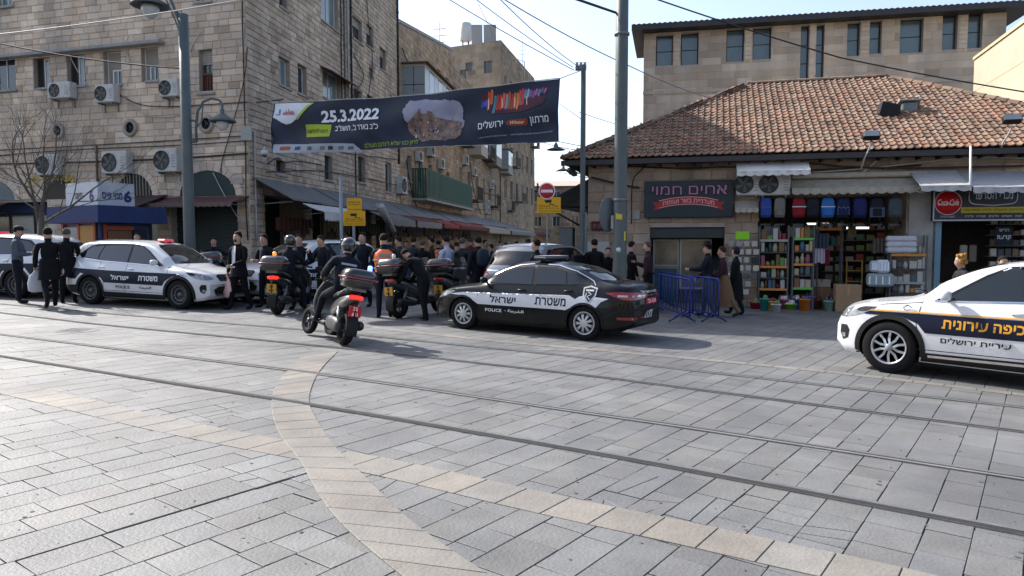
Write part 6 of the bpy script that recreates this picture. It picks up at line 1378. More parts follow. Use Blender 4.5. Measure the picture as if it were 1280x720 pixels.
b = MB(); b.add([P(-.10, -.10, zb), P(1.5, -.10, zb), P(1.5, 1.8, zb), P(-.10, 1.8, zb), P(-.12, -.12, zb - .5), P(1.55, -.12, zb - .5), P(1.55, 1.85, zb - .5), P(-.12, 1.85, zb - .5)], [(3, 2, 1, 0), (0, 1, 5, 4), (3, 0, 4, 7), (1, 2, 6, 5), (2, 3, 7, 6)]); b.build('canopy', blue, t)
b = MB(); b.add([P(.12, .12, -.2), P(1.3, .12, -.2), P(1.3, 1.5, -.2), P(.12, 1.5, -.2), P(.12, .12, zb - .5), P(1.3, .12, zb - .5), P(1.3, 1.5, zb - .5), P(.12, 1.5, zb - .5)], [(0, 1, 5, 4), (3, 0, 4, 7), (1, 2, 6, 5), (2, 3, 7, 6)]); b.build('booth_body', mat('booth_blue', (.025, .045, .13), .5, var=.2), t)
def bpanel(a0, a1, b0, b1, zz0, zz1, m, name, off=.02):
	p = [P(a0, b0, zz0), P(a1, b1, zz0), P(a1, b1, zz1), P(a0, b0, zz1)]; dn = Vector(p[1]) - Vector(p[0]); nn = Vector((dn.y, -dn.x, 0)).normalized(); nn = nn if nn.y < 0 else -nn; b = MB(); q = [Vector(x) + nn * off for x in p]; r_ = [Vector(x) for x in p]
	b.add([tuple(x) for x in q + r_], [(0, 1, 2, 3), (0, 4, 5, 1), (1, 5, 6, 2), (2, 6, 7, 3), (3, 7, 4, 0)], smooth=False); return b.build(name, m, t)
orange = flat('a8482a', .5)
for a0, a1 in ((.2, .26), (.70, .75), (1.2, 1.27)): bpanel(a0, a1, .1, .1, .1, 2.3, orange, 'orange_post', .05)
bpanel(.26, 1.2, .1, .1, 2.2, 2.32, orange, 'orange_post', .05); bpanel(.26, .7, .1, .1, .9, 2.15, flat('b07a28', .5), 'poster', .03); bpanel(.28, .6, .1, .1, 1.1, 1.6, flat('c0a83a', .5), 'poster', .045); bpanel(.77, 1.18, .1, .1, 1.1, 2.1, glass_l, 'window', .03)
bpanel(.1, .1, .2, .26, .1, 2.2, orange, 'orange_post', .05); bpanel(.1, .1, .26, 1.0, 2.02, 2.14, orange, 'orange_post', .05); bpanel(.1, .1, .3, .95, 1.1, 2.0, flat('7a5238', .5), 'poster', .03); bpanel(.1, .1, 1.02, 1.4, 1.1, 2.05, glass, 'window', .03)
# ---- blue crowd barriers
barm = flat('1a3080', .5)
def barrier(px0, py0, px1, py1, lab, n=12):
	a = g(px0, py0); b_ = g(px1, py1); t = thing('crowd_barrier', tuple((a + b_) / 2), 0, lab, 'barrier', 'blue crowd barriers behind the black police sedan'); d = (b_ - a); L = d.length; dn = d.normalized(); nn = Vector((-dn.y, dn.x, 0)); Zz = Vector((0, 0, 1))
	b = MB(); b.tube([a + Zz * .18, a + Zz * .90, a + dn * .06 + Zz * .96, b_ - dn * .06 + Zz * .96, b_ + Zz * .90, b_ + Zz * .18, a + Zz * .18], .02, 8); b.build('frame', barm, t)
	for k in range(1, n): q = a + d * k / n; b = MB(); b.tube([q + Zz * .18, q + Zz * .96], .009, 6); b.build('bar', barm, t)
	for f in (.15, .85): q = a + d * f; b = MB(); b.tube([q - nn * .3 + Zz * .01, q - nn * .06 + Zz * .14, q + Zz * .18, q + nn * .06 + Zz * .14, q + nn * .3 + Zz * .01], .018, 6); b.build('foot', barm, t)
barrier(862, 395, 898, 404, 'blue crowd barrier nearest to the shoppers, right-hand one', 9); barrier(808, 386, 862, 406, 'blue crowd barrier directly behind the police sedan'); barrier(826, 383, 866, 400, 'blue crowd barrier stacked behind the first one')
# ================================================================ cars
def pchip(pts):
	xs = [p[0] for p in pts]; ys = [p[1] for p in pts]; n = len(xs)
	h = [xs[i + 1] - xs[i] for i in range(n - 1)]; d = [(ys[i + 1] - ys[i]) / h[i] for i in range(n - 1)]; m = [d[0]] + [0] * (n - 2) + [d[-1]]
	for i in range(1, n - 1):
		if d[i - 1] * d[i] > 0: w1 = 2 * h[i] + h[i - 1]; w2 = h[i] + 2 * h[i - 1]; m[i] = (w1 + w2) / (w1 / d[i - 1] + w2 / d[i])
	def f(x):
		if x <= xs[0]: return ys[0]
		if x >= xs[-1]: return ys[-1]
		i = 0
		while x > xs[i + 1]: i += 1
		t = (x - xs[i]) / h[i]
		return (2 * t ** 3 - 3 * t * t + 1) * ys[i] + (t ** 3 - 2 * t * t + t) * h[i] * m[i] + (-2 * t ** 3 + 3 * t * t) * ys[i + 1] + (t ** 3 - t * t) * h[i] * m[i + 1]
	return f
def body_mesh(S):
	top = pchip(S['top']); belt = pchip(S['belt']); bot = pchip(S['bot']); L2 = S['L'] / 2; Wm = S['W'] / 2; ce = S.get('ce', .55)
	def plan(x):
		xc = L2 - ce
		if abs(x) <= xc: return Wm * (1 - .012 * (x / L2) ** 2)
		t = min(1, (abs(x) - xc) / ce); return Wm * (.988 - S.get('nose', .17) * t ** 2.6)
	zm = S['zm']; n = 96; xs = []
	for i in range(n + 1): t = i / n; xs.append(-L2 * math.cos(math.pi * t) * .35 - L2 * (1 - 2 * t) * .65)
	rings = []
	for x in xs:
		P = plan(x); zt = top(x); e = min(belt(x), zt - .035); z0 = bot(x); hc = zt - e; row = []
		for k in range(15):
			z = z0 + (e - z0) * k / 14; d = (z - zm)
			w = P * (1 - (.10 if d < 0 else .13) * abs(d / (.55 if d < 0 else .42)) ** 2.2)
			if k == 0: w -= .05
			if k == 1: w -= .008
			w += S.get('crease', .008) * math.exp(-((z - S['zcr']) / .035) ** 2)
			row.append((w, z))
		ye = row[-1][0]; s_ = min(1, max(0, (hc - .10) / .25)); s_ = s_ * s_ * (3 - 2 * s_); tn = 1.6 * (1 - s_) + S.get('tumble', .40) * s_
		cr = .035 * s_ + .45 * hc * (1 - s_); zr = zt - cr; yr = max(.12, ye - (zr - e) * tn)
		A = Vector((ye, e)); B = Vector((yr, zr)); Cc = Vector((0, zt)); lab, lbc = (B - A).length, (Cc - B).length
		k1 = min(.5, (.10 + .05 * (1 - s_)) / max(lab, 1e-4)); k2 = min(.45, .22 / max(lbc, 1e-4)); P1 = B + (A - B) * k1; P2 = B + (Cc - B) * k2
		for k in range(1, 6): q = A.lerp(P1, k / 5); row.append((q.x, q.y))
		for k in range(1, 7): t = k / 6; q = P1 * (1 - t) ** 2 + B * 2 * t * (1 - t) + P2 * t * t; row.append((q.x, q.y))
		for k in range(1, 7): t = k / 6; y = P2.x * (1 - t); row.append((y, P2.y + (zt - P2.y) * (1 - (1 - t) ** 2)))
		bow = S.get('bow', .10) * max(0, (abs(x) - (L2 - 1.6)) / 1.6) ** 1.2 * (1 if x > 0 else .7)
		full = [(y, z) for y, z in row] + [(-y, z) for y, z in row[-2::-1]]
		rings.append([Vector((x - math.copysign(bow * (y / Wm) ** 2, x) * 1.3, y, z)) for y, z in full])
	return rings
def make_wheel(S, kind, t, X, side, nm='wheel'):
	r, w = S['wr'], S.get('ww', .22); rr = S['rim']; b = MB(X)
	b.lathe([(rr, -w * .42), (rr + .012, -w * .5), (r * .93, -w * .5), (r * .985, -w * .38), (r, -w * .2), (r, w * .2), (r * .985, w * .38), (r * .93, w * .5), (rr, w * .42)], 36, axis='Y', cap=False)
	wh = b.build(nm, blackm, t)
	b = MB(X); o = w * .40
	b.lathe([(rr * 1.0, o + .012), (rr * .93, o + .016), (rr * .88, o - .02), (rr * .86, o - .07), (rr * .86, -w * .4)], 36, axis='Y', cap=False)
	if kind == 'cover':
		b.lathe([(rr * .9, o - .008), (rr * .60, o + .012), (rr * .3, o + .022), (0, o + .024)], 40, axis='Y')
		rim = b.build('wheel_cover', mat('silver_cover', (.48, .49, .50), .35, .5, var=.12), wh)
		for k in range(9):
			Y = X @ Matrix.Rotation(2 * math.pi * k / 9, 4, 'Y'); m_ = MB(Y)
			m_.add([(rr * .36, o + .0235, -.008), (rr * .36, o + .0235, .008), (rr * .60, o + .0165, .020), (rr * .82, o + .004, .030), (rr * .82, o + .004, -.030), (rr * .60, o + .0165, -.020)], [(0, 1, 2, 3, 4, 5)], smooth=False)
			m_.build('cover_slot', blackm, rim)
	elif kind == 'steel':
		b.lathe([(rr * .88, o - .03), (rr * .66, o - .015), (rr * .5, o - .05), (rr * .3, o - .04), (rr * .22, o + .0), (0, o + .0)], 36, axis='Y')
		rim = b.build('steel_rim', mat('grey_steel_rim', (.10, .10, .105), .45, .4, var=.3), wh)
		for k in range(12): a = 2 * math.pi * k / 12; m_ = MB(X @ Matrix.Rotation(a, 4, 'Y')); m_.lathe([(0, o - .010), (.016, o - .012)], 8, axis='Y', xf=Matrix.Translation((rr * .72, 0, 0))); m_.build('rim_hole', blackm, rim)
	else:
		rim = b.build('rim', alloy, wh)
		m_ = MB(X); m_.lathe([(rr * .86, o - .06), (0, o - .06)], 24, axis='Y'); m_.build('brake_disc', plastic, rim)
		for k in range(5):
			m_ = MB(X @ Matrix.Rotation(2 * math.pi * k / 5 + .3, 4, 'Y'))
			for s_ in (-1, 1):
				p = [(.035, s_ * .012), (.05, s_ * .040), (rr * .5, s_ * .05), (rr * .9, s_ * .095), (rr * .9, s_ * .060), (rr * .5, s_ * .016)]
				m_.add([(x, o - .002 - .012 * (x > .1), z) for x, z in p] + [(x, o - .035, z) for x, z in p], [(0, 1, 2, 3, 4, 5)] + [(i, i + 6, (i + 1) % 6 + 6, (i + 1) % 6) for i in range(6)], smooth=False)
			m_.build('spoke', alloy, rim)
		m_ = MB(X); m_.lathe([(.055, o - .01), (.05, o + .008), (0, o + .01)], 20, axis='Y'); m_.build('hub_cap', flat('8a8d92', .3), rim)
	return wh
class Car:
	def __init__(s, name, loc, rz, S, paint, label, sc=1.0, cat='car', group=None, zsc=1.0):
		s.S = S; s.t = thing(name, loc, rz, label, cat, group, ry=0, sc=sc); s.t.scale = (sc, sc, sc * zsc)
		s.t.rotation_euler = (Matrix.Rotation(math.atan(SL), 3, 'Y') @ Matrix.Rotation(rz, 3, 'Z')).to_euler(); W[s.t] = Matrix.LocRotScale(s.t.location, s.t.rotation_euler, s.t.scale)
		rings = body_mesh(S); b = MB(); b.loft(rings, smooth=True)
		me = b.mesh('body', [paint, plastic]); o = bpy.data.objects.new('body', me); COL.objects.link(o)
		cu = []
		for x in (S['xf'], S['xr']):
			for sd in (-1, 1):
				c = MB(); R_ = S['arch']; c.lathe([(0, -.17), (R_, -.17), (R_, .30), (0, .30)], 44, axis='Y', xf=Matrix.Translation((x, sd * (S['W'] / 2 - .10) + (0 if sd > 0 else -.0), S['wr'] * .98)) @ (Matrix.Identity(4) if sd > 0 else Matrix.Rotation(math.pi, 4, 'Z')))
				cm = c.mesh('c', plastic); co_ = bpy.data.objects.new('c', cm); COL.objects.link(co_); cu.append(co_)
				for p in cm.polygons: p.use_smooth = False
				bmm = bmesh.new(); bmm.from_mesh(cm); bmesh.ops.recalc_face_normals(bmm, faces=bmm.faces[:]); bmm.to_mesh(cm); bmm.free()
		bmm = bmesh.new(); bmm.from_mesh(me); bmesh.ops.recalc_face_normals(bmm, faces=bmm.faces[:]); bmm.to_mesh(me); bmm.free()
		for c in cu: m_ = o.modifiers.new('b', 'BOOLEAN'); m_.object = c; m_.operation = 'DIFFERENCE'; m_.solver = 'EXACT'
		dg = bpy.context.evaluated_depsgraph_get(); me2 = bpy.data.meshes.new_from_object(o.evaluated_get(dg)); o.modifiers.clear(); o.data = me2
		for c in cu: bpy.data.objects.remove(c)
		me2.polygons.foreach_set('use_smooth', [True] * len(me2.polygons)); me2.set_sharp_from_angle(angle=R(38))
		o.parent = s.t; W[o] = W[s.t]; s.body = o
		bmm = bmesh.new(); b0 = MB(); b0.loft(rings); vs = [bmm.verts.new(v) for v in b0.v]
		for f in b0.f:
			try: bmm.faces.new([vs[i] for i in f])
			except Exception: pass
		bmm.normal_update(); s.bvh = BVHTree.FromBMesh(bmm); bmm.free()
		under = MB(W[s.t].copy()); under.box(-S['L'] / 2 + .5, S['L'] / 2 - .5, -S['W'] / 2 + .24, S['W'] / 2 - .24, .16, .32); under.build('underbody', plastic, s.t)
	def hit(s, p2, view, off):
		if view in 'LR': sg = 1 if view == 'L' else -1; o = Vector((p2[0], sg * 3, p2[1])); d = Vector((0, -sg, 0))
		elif view == 'F': o = Vector((4, p2[0], p2[1])); d = Vector((-1, 0, 0))
		elif view == 'B': o = Vector((-4, p2[0], p2[1])); d = Vector((1, 0, 0))
		else: o = Vector((p2[0], p2[1], 4)); d = Vector((0, 0, -1))
		h, nrm, i, dist = s.bvh.ray_cast(o, d)
		if h is None:
			h, nrm, i, dist = s.bvh.find_nearest(o + d * 2.2)
		if nrm.dot(d) > 0: nrm = -nrm
		return h + nrm * off
	def decal(s, poly, view, m, name, off=.004, parent=None, cut=.06, hole=None):
		bm = bmesh.new()
		vv = [bm.verts.new((x, y, 0)) for x, y in poly]; bm.faces.new(vv); bmesh.ops.triangulate(bm, faces=bm.faces[:])
		for _ in range(6):
			es = [e for e in bm.edges if e.calc_length() > cut]
			if not es: break
			bmesh.ops.subdivide_edges(bm, edges=es, cuts=1); bmesh.ops.triangulate(bm, faces=[f for f in bm.faces if len(f.verts) > 3])
		if view in 'LR':
			zc = s.S['wr'] * .98; R_ = s.S['arch']; bmesh.ops.delete(bm, geom=[f_ for f_ in bm.faces if any((f_.calc_center_median() - Vector((xx, zc, 0))).length < R_ for xx in (s.S['xf'], s.S['xr']))], context='FACES')
		bm.verts.index_update(); M_ = W[s.t]
		b = MB(M_.copy()); b.add([s.hit((v.co.x, v.co.y), view, off) for v in bm.verts], [[v.index for v in f.verts] for f in bm.faces], smooth=True); bm.free()
		return b.build(name, m, parent or s.t)
	def strip(s, pts, w, view, m, name, off=.005, parent=None, closed=False):
		P_ = pts + ([pts[0]] if closed else []); Q = []
		for a, b_ in zip(P_, P_[1:]):
			n = max(1, int(math.dist(a, b_) / .07))
			for k in range(n): Q.append((a[0] + (b_[0] - a[0]) * k / n, a[1] + (b_[1] - a[1]) * k / n))
		Q.append(P_[-1]); b = MB(W[s.t].copy()); vs = []
		for i, q in enumerate(Q):
			a = Q[max(0, i - 1)]; c = Q[min(len(Q) - 1, i + 1)]; l = max(1e-6, math.dist(a, c)); nx, ny = -(c[1] - a[1]) / l * w / 2, (c[0] - a[0]) / l * w / 2
			vs += [s.hit((q[0] + nx, q[1] + ny), view, off), s.hit((q[0] - nx, q[1] - ny), view, off)]
		b.add(vs, [(2 * i, 2 * i + 1, 2 * i + 3, 2 * i + 2) for i in range(len(Q) - 1)], smooth=True); return b.build(name, m, parent or s.t)
	def text(s, txt, cx, cz, h, view, m, width=None, off=.009, name='lettering', **k):
		v2, fs = text2d(txt, h, width=width, **k)
		bm = bmesh.new(); vv = [bm.verts.new((a, c, 0)) for a, c in v2]
		for f_ in fs:
			try: bm.faces.new([vv[i] for i in f_])
			except ValueError: pass
		bmesh.ops.triangulate(bm, faces=bm.faces[:])
		for _ in range(3):
			es = [e for e in bm.edges if e.calc_length() > .05]
			if not es: break
			bmesh.ops.subdivide_edges(bm, edges=es, cuts=1); bmesh.ops.triangulate(bm, faces=[f_ for f_ in bm.faces if len(f_.verts) > 3])
		bm.verts.index_update(); v2 = [(v.co.x, v.co.y) for v in bm.verts]; fs = [[v.index for v in f_.verts] for f_ in bm.faces]; bm.free(); sg = -1 if view in ('L',) else 1
		if view == 'B': sg = -1
		if view == 'F': sg = 1
		b = MB(W[s.t].copy()); b.add([s.hit((cx + sg * a, cz + c), view, off) for a, c in v2], fs, smooth=False); return b.build(name, m, s.t)
	def arc(s, xc, r0, r1, a0, a1, view, m, name, off=.006, zc=None):
		n = 26; zc = s.S['wr'] * .98 if zc is None else zc; b = MB(W[s.t].copy()); vs = []
		for i in range(n + 1):
			a = a0 + (a1 - a0) * i / n
			for r in (r0, (r0 + r1) / 2, r1): vs.append(s.hit((xc + r * math.cos(a), zc + r * math.sin(a)), view, off + (.012 if 0 else 0)))
		b.add(vs, [(3 * i + j, 3 * i + j + 1, 3 * i + j + 4, 3 * i + j + 3) for i in range(n) for j in (0, 1)], smooth=True); return b.build(name, m, s.t)
	def wheels(s, kind):
		for x in (s.S['xf'], s.S['xr']):
			for sd in (1, -1):
				X = W[s.t] @ Matrix.Translation((x, sd * (s.S['W'] / 2 - .125), s.S['wr'])) @ (Matrix.Identity(4) if sd > 0 else Matrix.Rotation(math.pi, 4, 'Z')) @ Matrix.Rotation(random.uniform(0, 1), 4, 'Y')
				make_wheel(s.S, kind, s.t, X, sd)
	def handle(s, x, z, view, m):
		p = s.hit((x, z), view, .022); sg = 1 if view == 'L' else -1; b = MB(W[s.t].copy()); b.tube([p + Vector((.09, -sg * .02, 0)), p + Vector((.07, 0, 0)), p + Vector((-.07, 0, .004)), p + Vector((-.09, -sg * .02, .004))], [.01, .014, .014, .01], 8); b.build('door_handle', m, s.t)
	def mirror(s, x, z, m, sz=1.0):
		for view, sg in (('L', 1), ('R', -1)):
			p = s.hit((x, z), view, .0); b = MB(W[s.t].copy()); b.tube([p - Vector((0, sg * .02, 0)), p + Vector((0, sg * .09, .03))], .02, 6); st = b.build('mirror', plastic, s.t)
			b = MB(W[s.t].copy()); b.ell((p.x - .01, p.y + sg * .155 * sz, p.z + .065), (.065 * sz, .105 * sz, .07 * sz), p=2.8, nu=16, nv=10); b.build('mirror_cap', m, st)
def curve_poly(pts, it=2):
	return smooth(pts + [pts[0]], it)[:-1]
trim = flat('0c0c0d', .4); cglass = mat('car_glass', (.010, .013, .014), .04, var=.2, spec=.6, coat=.5); lens = mat('headlight_lens', (.30, .31, .33), .08, .3, var=.5, scale=14, coat=1.0); redl = mat('tail_lens', (.30, .01, .012), .12, var=.3, coat=.8, scale=8)
def seams(c, lines, views='LR', m=None):
	for v in views:
		for l in lines: c.strip(l, .010, v, m or groove, 'panel_gap', off=.003)
# ---------------- compact crossover (right) / larger police SUV (left): shared shape generator
def suv(name, loc, rz, label, livery, long=False, sc=1.0, kind='alloy', group=None, rearonly=False, paint=None, zsc=1.0):
	L = 4.75 if long else 4.48; H = 1.66 if long else 1.62; f = L / 2
	S = dict(L=L, W=1.87, zm=.62, zcr=.86, wr=.36, rim=.235, arch=.405, xf=f - .90, xr=-(f - (1.07 if long else .93)), ce=.60, tumble=.42, ww=.235, nose=.20, bow=.16)
	S['top'] = [(-f, .80), (-f + .03, 1.04), (-f + .08, 1.16), (-f + .22, 1.36), (-f + .36, 1.53), (-f + .52, H - .05), (-f + 1.0, H - .005), (-f + 1.8, H), (f - 2.15, H - .045), (f - 1.92, H - .10), (f - 1.55, 1.36), (f - 1.10, 1.10), (f - .95, 1.045), (f - .6, 1.00), (f - .25, .93), (f - .10, .86), (f - .03, .76), (f, .64)]
	S['belt'] = [(-f, .78), (-f + .25, 1.12), (-f + .7, 1.09), (0, 1.02), (f - 1.5, .97), (f - .8, .95), (f - .2, .84), (f, .60)]
	S['bot'] = [(-f, .42), (-f + .15, .30), (-f + .6, .22), (0, .20), (f - .6, .20), (f - .15, .24), (f, .36)]
	c = Car(name, loc, rz, S, paint, label, sc, group=group, zsc=zsc)
	xf, xr = S['xf'], S['xr']
	# glazing band
	for v in 'LR':
		z0f = 1.035
		outl = [(f - 1.42, 1.04), (f - 1.62, 1.16), (f - 1.98, 1.40), (f - 2.22, 1.52), (f - 2.7, 1.555), (-f + 1.2, 1.545), (-f + .85, 1.50), (-f + .50, 1.27), (-f + .62, 1.19), (-f + 1.3, 1.125)]
		c.decal(outl, v, trim, 'window_surround', .003)
		fx = f - 2.55
		pf = [(f - 1.56, 1.065), (f - 1.70, 1.17), (f - 2.02, 1.385), (f - 2.24, 1.495), (fx + .03, 1.525), (fx + .03, 1.075)]
		rx = -f + 1.28
		pr = [(fx - .04, 1.075), (fx - .04, 1.527), (-f + 1.32, 1.52), (rx - .05, 1.30), (rx - .06, 1.145)]
		pq = [(rx - .10, 1.15), (rx - .09, 1.30), (rx + .0, 1.51), (-f + .90, 1.47), (-f + .60, 1.275), (-f + .68, 1.215)]
		for q in (pf, pr, pq): c.decal(q, v, cglass, 'side_window', .007)
		c.strip([(f - 1.42, 1.035), (-f + 1.3, 1.118), (-f + .6, 1.185)], .014, v, chrome if not long or True else trim, 'belt_trim', .009)
		# cladding
		c.arc(xf, .40, .47, -.25, math.pi + .2, v, plastic, 'arch_cladding'); c.arc(xr, .40, .47, -.2, math.pi + .25, v, plastic, 'arch_cladding')
		c.decal([(xf - .40, .22), (xf - .44, .34), (xr + .44, .36), (xr + .40, .22)], v, plastic, 'sill_cladding', .008)
		if not long: c.strip([(xf - .5, .30), (xr + .5, .32)], .03, v, chrome, 'sill_trim', .016)
		c.decal([(-f + .12, .30), (-f + .06, .47), (xr - .40, .50), (xr - .41, .28)], v, plastic, 'bumper_cladding', .006)
		c.handle(f - 2.40, .93, v, paint); c.handle(-f + 1.42, .955, v, paint)
		c.decal(curve_poly([(f - .72, .915), (f - .40, .90), (f - .16, .80), (f - .13, .72), (f - .35, .74), (f - .60, .83)], 1), v, lens, 'headlight', .006)
		c.decal(curve_poly([(f - .70, .90), (f - .5, .90), (f - .42, .84), (f - .55, .83)], 1), v, plastic, 'headlight_bezel', .008)
		c.decal(curve_poly([(-f + .52, .99), (-f + .10, 1.00), (-f + .05, .86), (-f + .18, .83), (-f + .36, .90)], 1), v, redl, 'taillight', .006)
		c.decal([(f - .30, .62), (f - .20, .62), (f - .19, .50), (f - .24, .40), (f - .32, .44), (f - .34, .55)], v, plastic, 'fog_recess', .006); c.decal([(f - .28, .50), (f - .21, .50), (f - .22, .44), (f - .28, .44)], v, lens, 'fog_light', .010)
	g1 = [(f - 1.28, 1.03), (f - 1.24, .70), (f - 1.37, .36)]; g2 = [(fx + .0, 1.06), (fx, .36)]; g3 = [(rx + .04, 1.10), (rx + .06, .85), (xr + .47, .62), (xr + .45, .40)]
	seams(c, [g1, g2, g3, [(f - .75, .945), (f - 1.28, 1.005)], [(f - 1.27, .38), (xr + .47, .39)]])
	ys = .70
	c.decal([(-.62, 1.105), (.62, 1.105), (.60, 1.20), (.50, 1.50), (.40, 1.555), (-.40, 1.555), (-.50, 1.50), (-.60, 1.20)], 'F', cglass, 'windscreen', .006)
	c.decal([(-.60, 1.13), (.60, 1.13), (.58, 1.25), (.50, 1.46), (-.50, 1.46), (-.58, 1.25)], 'B', cglass, 'rear_window', .006)
	c.decal([(-.45, .70), (.45, .70), (.50, .82), (.42, .86), (-.42, .86), (-.50, .82)], 'F', plastic, 'grille', .006)
	for k in range(3): c.strip([(-.42, .73 + k * .04), (.42, .73 + k * .04)], .008, 'F', steel, 'grille_bar', .010)
	c.decal([(-.55, .34), (.55, .34), (.62, .50), (.45, .57), (-.45, .57), (-.62, .50)], 'F', plastic, 'lower_intake', .006)
	c.decal([(-.26, .56), (.26, .56), (.26, .67), (-.26, .67)], 'F', flat('c9b12c', .5) if livery != 'police' else flat('b02a30', .5), 'number_plate', .010)
	c.decal([(-.28, .66), (.28, .66), (.28, .79), (-.28, .79)], 'B', flat('c9b12c', .5) if livery != 'police' else flat('b02a30', .5), 'number_plate', .010)
	c.decal([(-.70, .30), (.70, .30), (.74, .50), (-.74, .50)], 'B', plastic, 'bumper_cladding', .006)
	c.strip([(-.8, .60), (.8, .60)], .012, 'B', groove, 'panel_gap', .003); c.strip([(-.75, 1.0), (.75, 1.0)], .03, 'B', chrome, 'tailgate_trim', .006)
	for sg in (1, -1): c.strip([(f - .95, sg * .72), (f - .3, sg * .60)], .010, 'T', groove, 'bonnet_gap', .003)
	for sg in (1, -1):
		b = MB(W[c.t].copy()); pts = [c.hit((x, sg * .60), 'T', .035) for x in [f - 2.35 - k * (L - 3.3) / 8 for k in range(9)]]; pts[0].z -= .03; pts[-1].z -= .03; b.tube(pts, .016, 6); b.build('roof_rail', steel if long else plastic, c.t)
		b = MB(W[c.t].copy()); p = c.hit((f - 1.18, sg * .25), 'T', .012); b.tube([p, p + Vector((.05, sg * .02, .0)) + Vector((-.02, sg * .42, .04))], .008, 4); b.build('wiper', plastic, c.t)
	c.mirror(f - 1.58, 1.06, white_car if livery != 'plain' else paint, 1.0); c.wheels(kind)
	return c, S
white_car = mat('white_car_paint', (.62, .63, .64), .25, var=.05, scale=1.2, coat=.7)
black_car = mat('black_car_paint', (.004, .005, .006), .3, var=.2, scale=1.2, coat=.35, spec=.15)
navy = mat('navy_livery', (.006, .008, .022), .35, var=.1, coat=.0, spec=.2); gold = flat('d99a2c', .4); wl = flat('e2e4e6', .4); bl_ = flat('101218', .4)
def fit(prx, pry, pfx, pfy, S_xf, S_xr, half, side, sc=1.0):
	"""two near-side wheel contact points (rear, front) -> car origin and heading"""
	a = g(prx, pry); b = g(pfx, pfy); d = (b - a).normalized(); ang = math.atan2(d.y, d.x); left = Vector((-d.y, d.x, 0)) * (-1 if side == 'L' else 1)
	m = (a + b) / 2 - d * ((S_xf + S_xr) / 2) * sc; m = m + left * half * sc; m.z = gz(m.x); return m, ang, (b - a).length
def livery_white_police(c, S):
	f = S['L'] / 2; xf, xr = S['xf'], S['xr']
	for v in 'LR':
		c.decal([(f - .62, .80), (f - 1.0, .865), (xr + .55, .885), (xr - .35, .91), (-f + .22, .92), (-f + .12, .80), (-f + .2, .66), (xr - .46, .64), (xr - .30, .80), (xr + .10, .85), (xr + .38, .70), (xr + .48, .585), (xf - .48, .565), (xf - .40, .68), (xf - .18, .80), (xf + .1, .845)], v, navy, 'livery_stripe', .005)
		s_ = 1 if v == 'R' else -1
		c.text('משטרת', .56 if v == 'R' else -.32, .725, .125, v, wl, width=.60, rtl=True, bold=.03); c.text('ישראל', -.32 if v == 'R' else .56, .725, .125, v, wl, width=.56, rtl=True, bold=.03)
		c.text('POLICE', -.22 if v == 'R' else .3, .49, .075, v, bl_, width=.44, bold=.015); c.text('\uFE94\uFEC3\uFEAE\uFEB8\uFEDF\uFE8D', .48 if v == 'R' else -.3, .49, .085, v, bl_, width=.36, bold=.02)
		cx = -f + .40; c.decal([(cx - .12, .95), (cx, .99), (cx + .12, .95), (cx + .11, .82), (cx, .70), (cx - .11, .82)], v, flat('7e8894', .4), 'badge', .008); c.decal([(cx - .09, .93), (cx, .96), (cx + .09, .93), (cx + .08, .83), (cx, .74), (cx - .08, .83)], v, navy, 'badge_field', .011)
		c.strip([(cx - .07, .90), (cx + .07, .90)], .02, v, flat('b9c0c8', .4), 'badge_mark', .014); c.strip([(cx, .88), (cx - .03, .82), (cx + .03, .80), (cx, .77)], .015, v, flat('b9c0c8', .4), 'badge_mark', .014)
def lightbar(c, x, w_, col, em, hgt=.09, m2=None, dx=.13, name='light_bar'):
	p = c.hit((x, 0), 'T', 0); b = MB(W[c.t].copy()); b.bbox(x - dx, x + dx, -w_ / 2, w_ / 2, p.z + .015, p.z + hgt, .03); lb_ = b.build(name, col, c.t)
	b = MB(W[c.t].copy())
	for sg in (-.7, .7): b.box(x - .05, x + .05, sg * w_ / 2 - .03, sg * w_ / 2 + .03, p.z - .02, p.z + .02)
	b.build('bar_foot', plastic, lb_); return lb_
# --- right: white municipal enforcement crossover
f_ = 2.24
a = g(1110, 466); dirp = (g(1165, 447, .26) - g(1280, 460, .26)); dirp.z = 0
dr = dirp.normalized(); ang = math.atan2(dr.y, dr.x); sc = .965; left = Vector((-dr.y, dr.x, 0)); near = -left if left.y > 0 else left     # near side = the side facing the viewer
ctr = a - dr * (f_ - .90) * sc - near * (.87) * sc; ctr.z = gz(ctr.x)
KR, S = suv('enforcement_car', tuple(ctr), ang, 'white crossover with navy and gold Hebrew municipal stripe at the right edge', 'city', sc=sc, paint=white_car, zsc=1.02)
f = S['L'] / 2; xf, xr = S['xf'], S['xr']
for v in 'LR':
	c = KR
	c.decal([(f - .50, .845), (f - 1.2, .855), (-f + .5, .875), (-f + .15, .885), (-f + .15, .66), (xr - .46, .63), (xr - .34, .72), (xr, .84), (xr + .34, .72), (xr + .46, .615), (xf - .455, .605), (xf - .36, .72), (xf - .15, .80), (xf + .1, .825), (f - .56, .80)], v, navy, 'livery_stripe', .005)
	c.strip([(f - .44, .858), (f - 1.2, .872), (-f + .5, .892), (-f + .15, .902)], .016, v, gold, 'gold_line', .007)
	sg = -1 if v == 'L' else 1
	c.text('אכיפה עירונית', .1, .745, .115, v, gold, width=1.04, rtl=True, bold=.03) if v == 'R' else c.text('אכיפה עירונית', .165, .745, .115, v, gold, width=1.04, rtl=True, bold=.03)
	c.text('עיריית ירושלים', .29 if v == 'L' else -.1, .535, .08, v, bl_, width=.80, rtl=True, bold=.02)
	c.strip([(f - 1.16, .93), (f - 1.10, .96), (f - 1.05, .93), (f - 1.08, .89), (f - 1.16, .90)], .008, v, flat('3a3d42', .4), 'fender_mark', .006); c.text('הכל', f - 1.2, .895, .03, v, bl_, rtl=True)
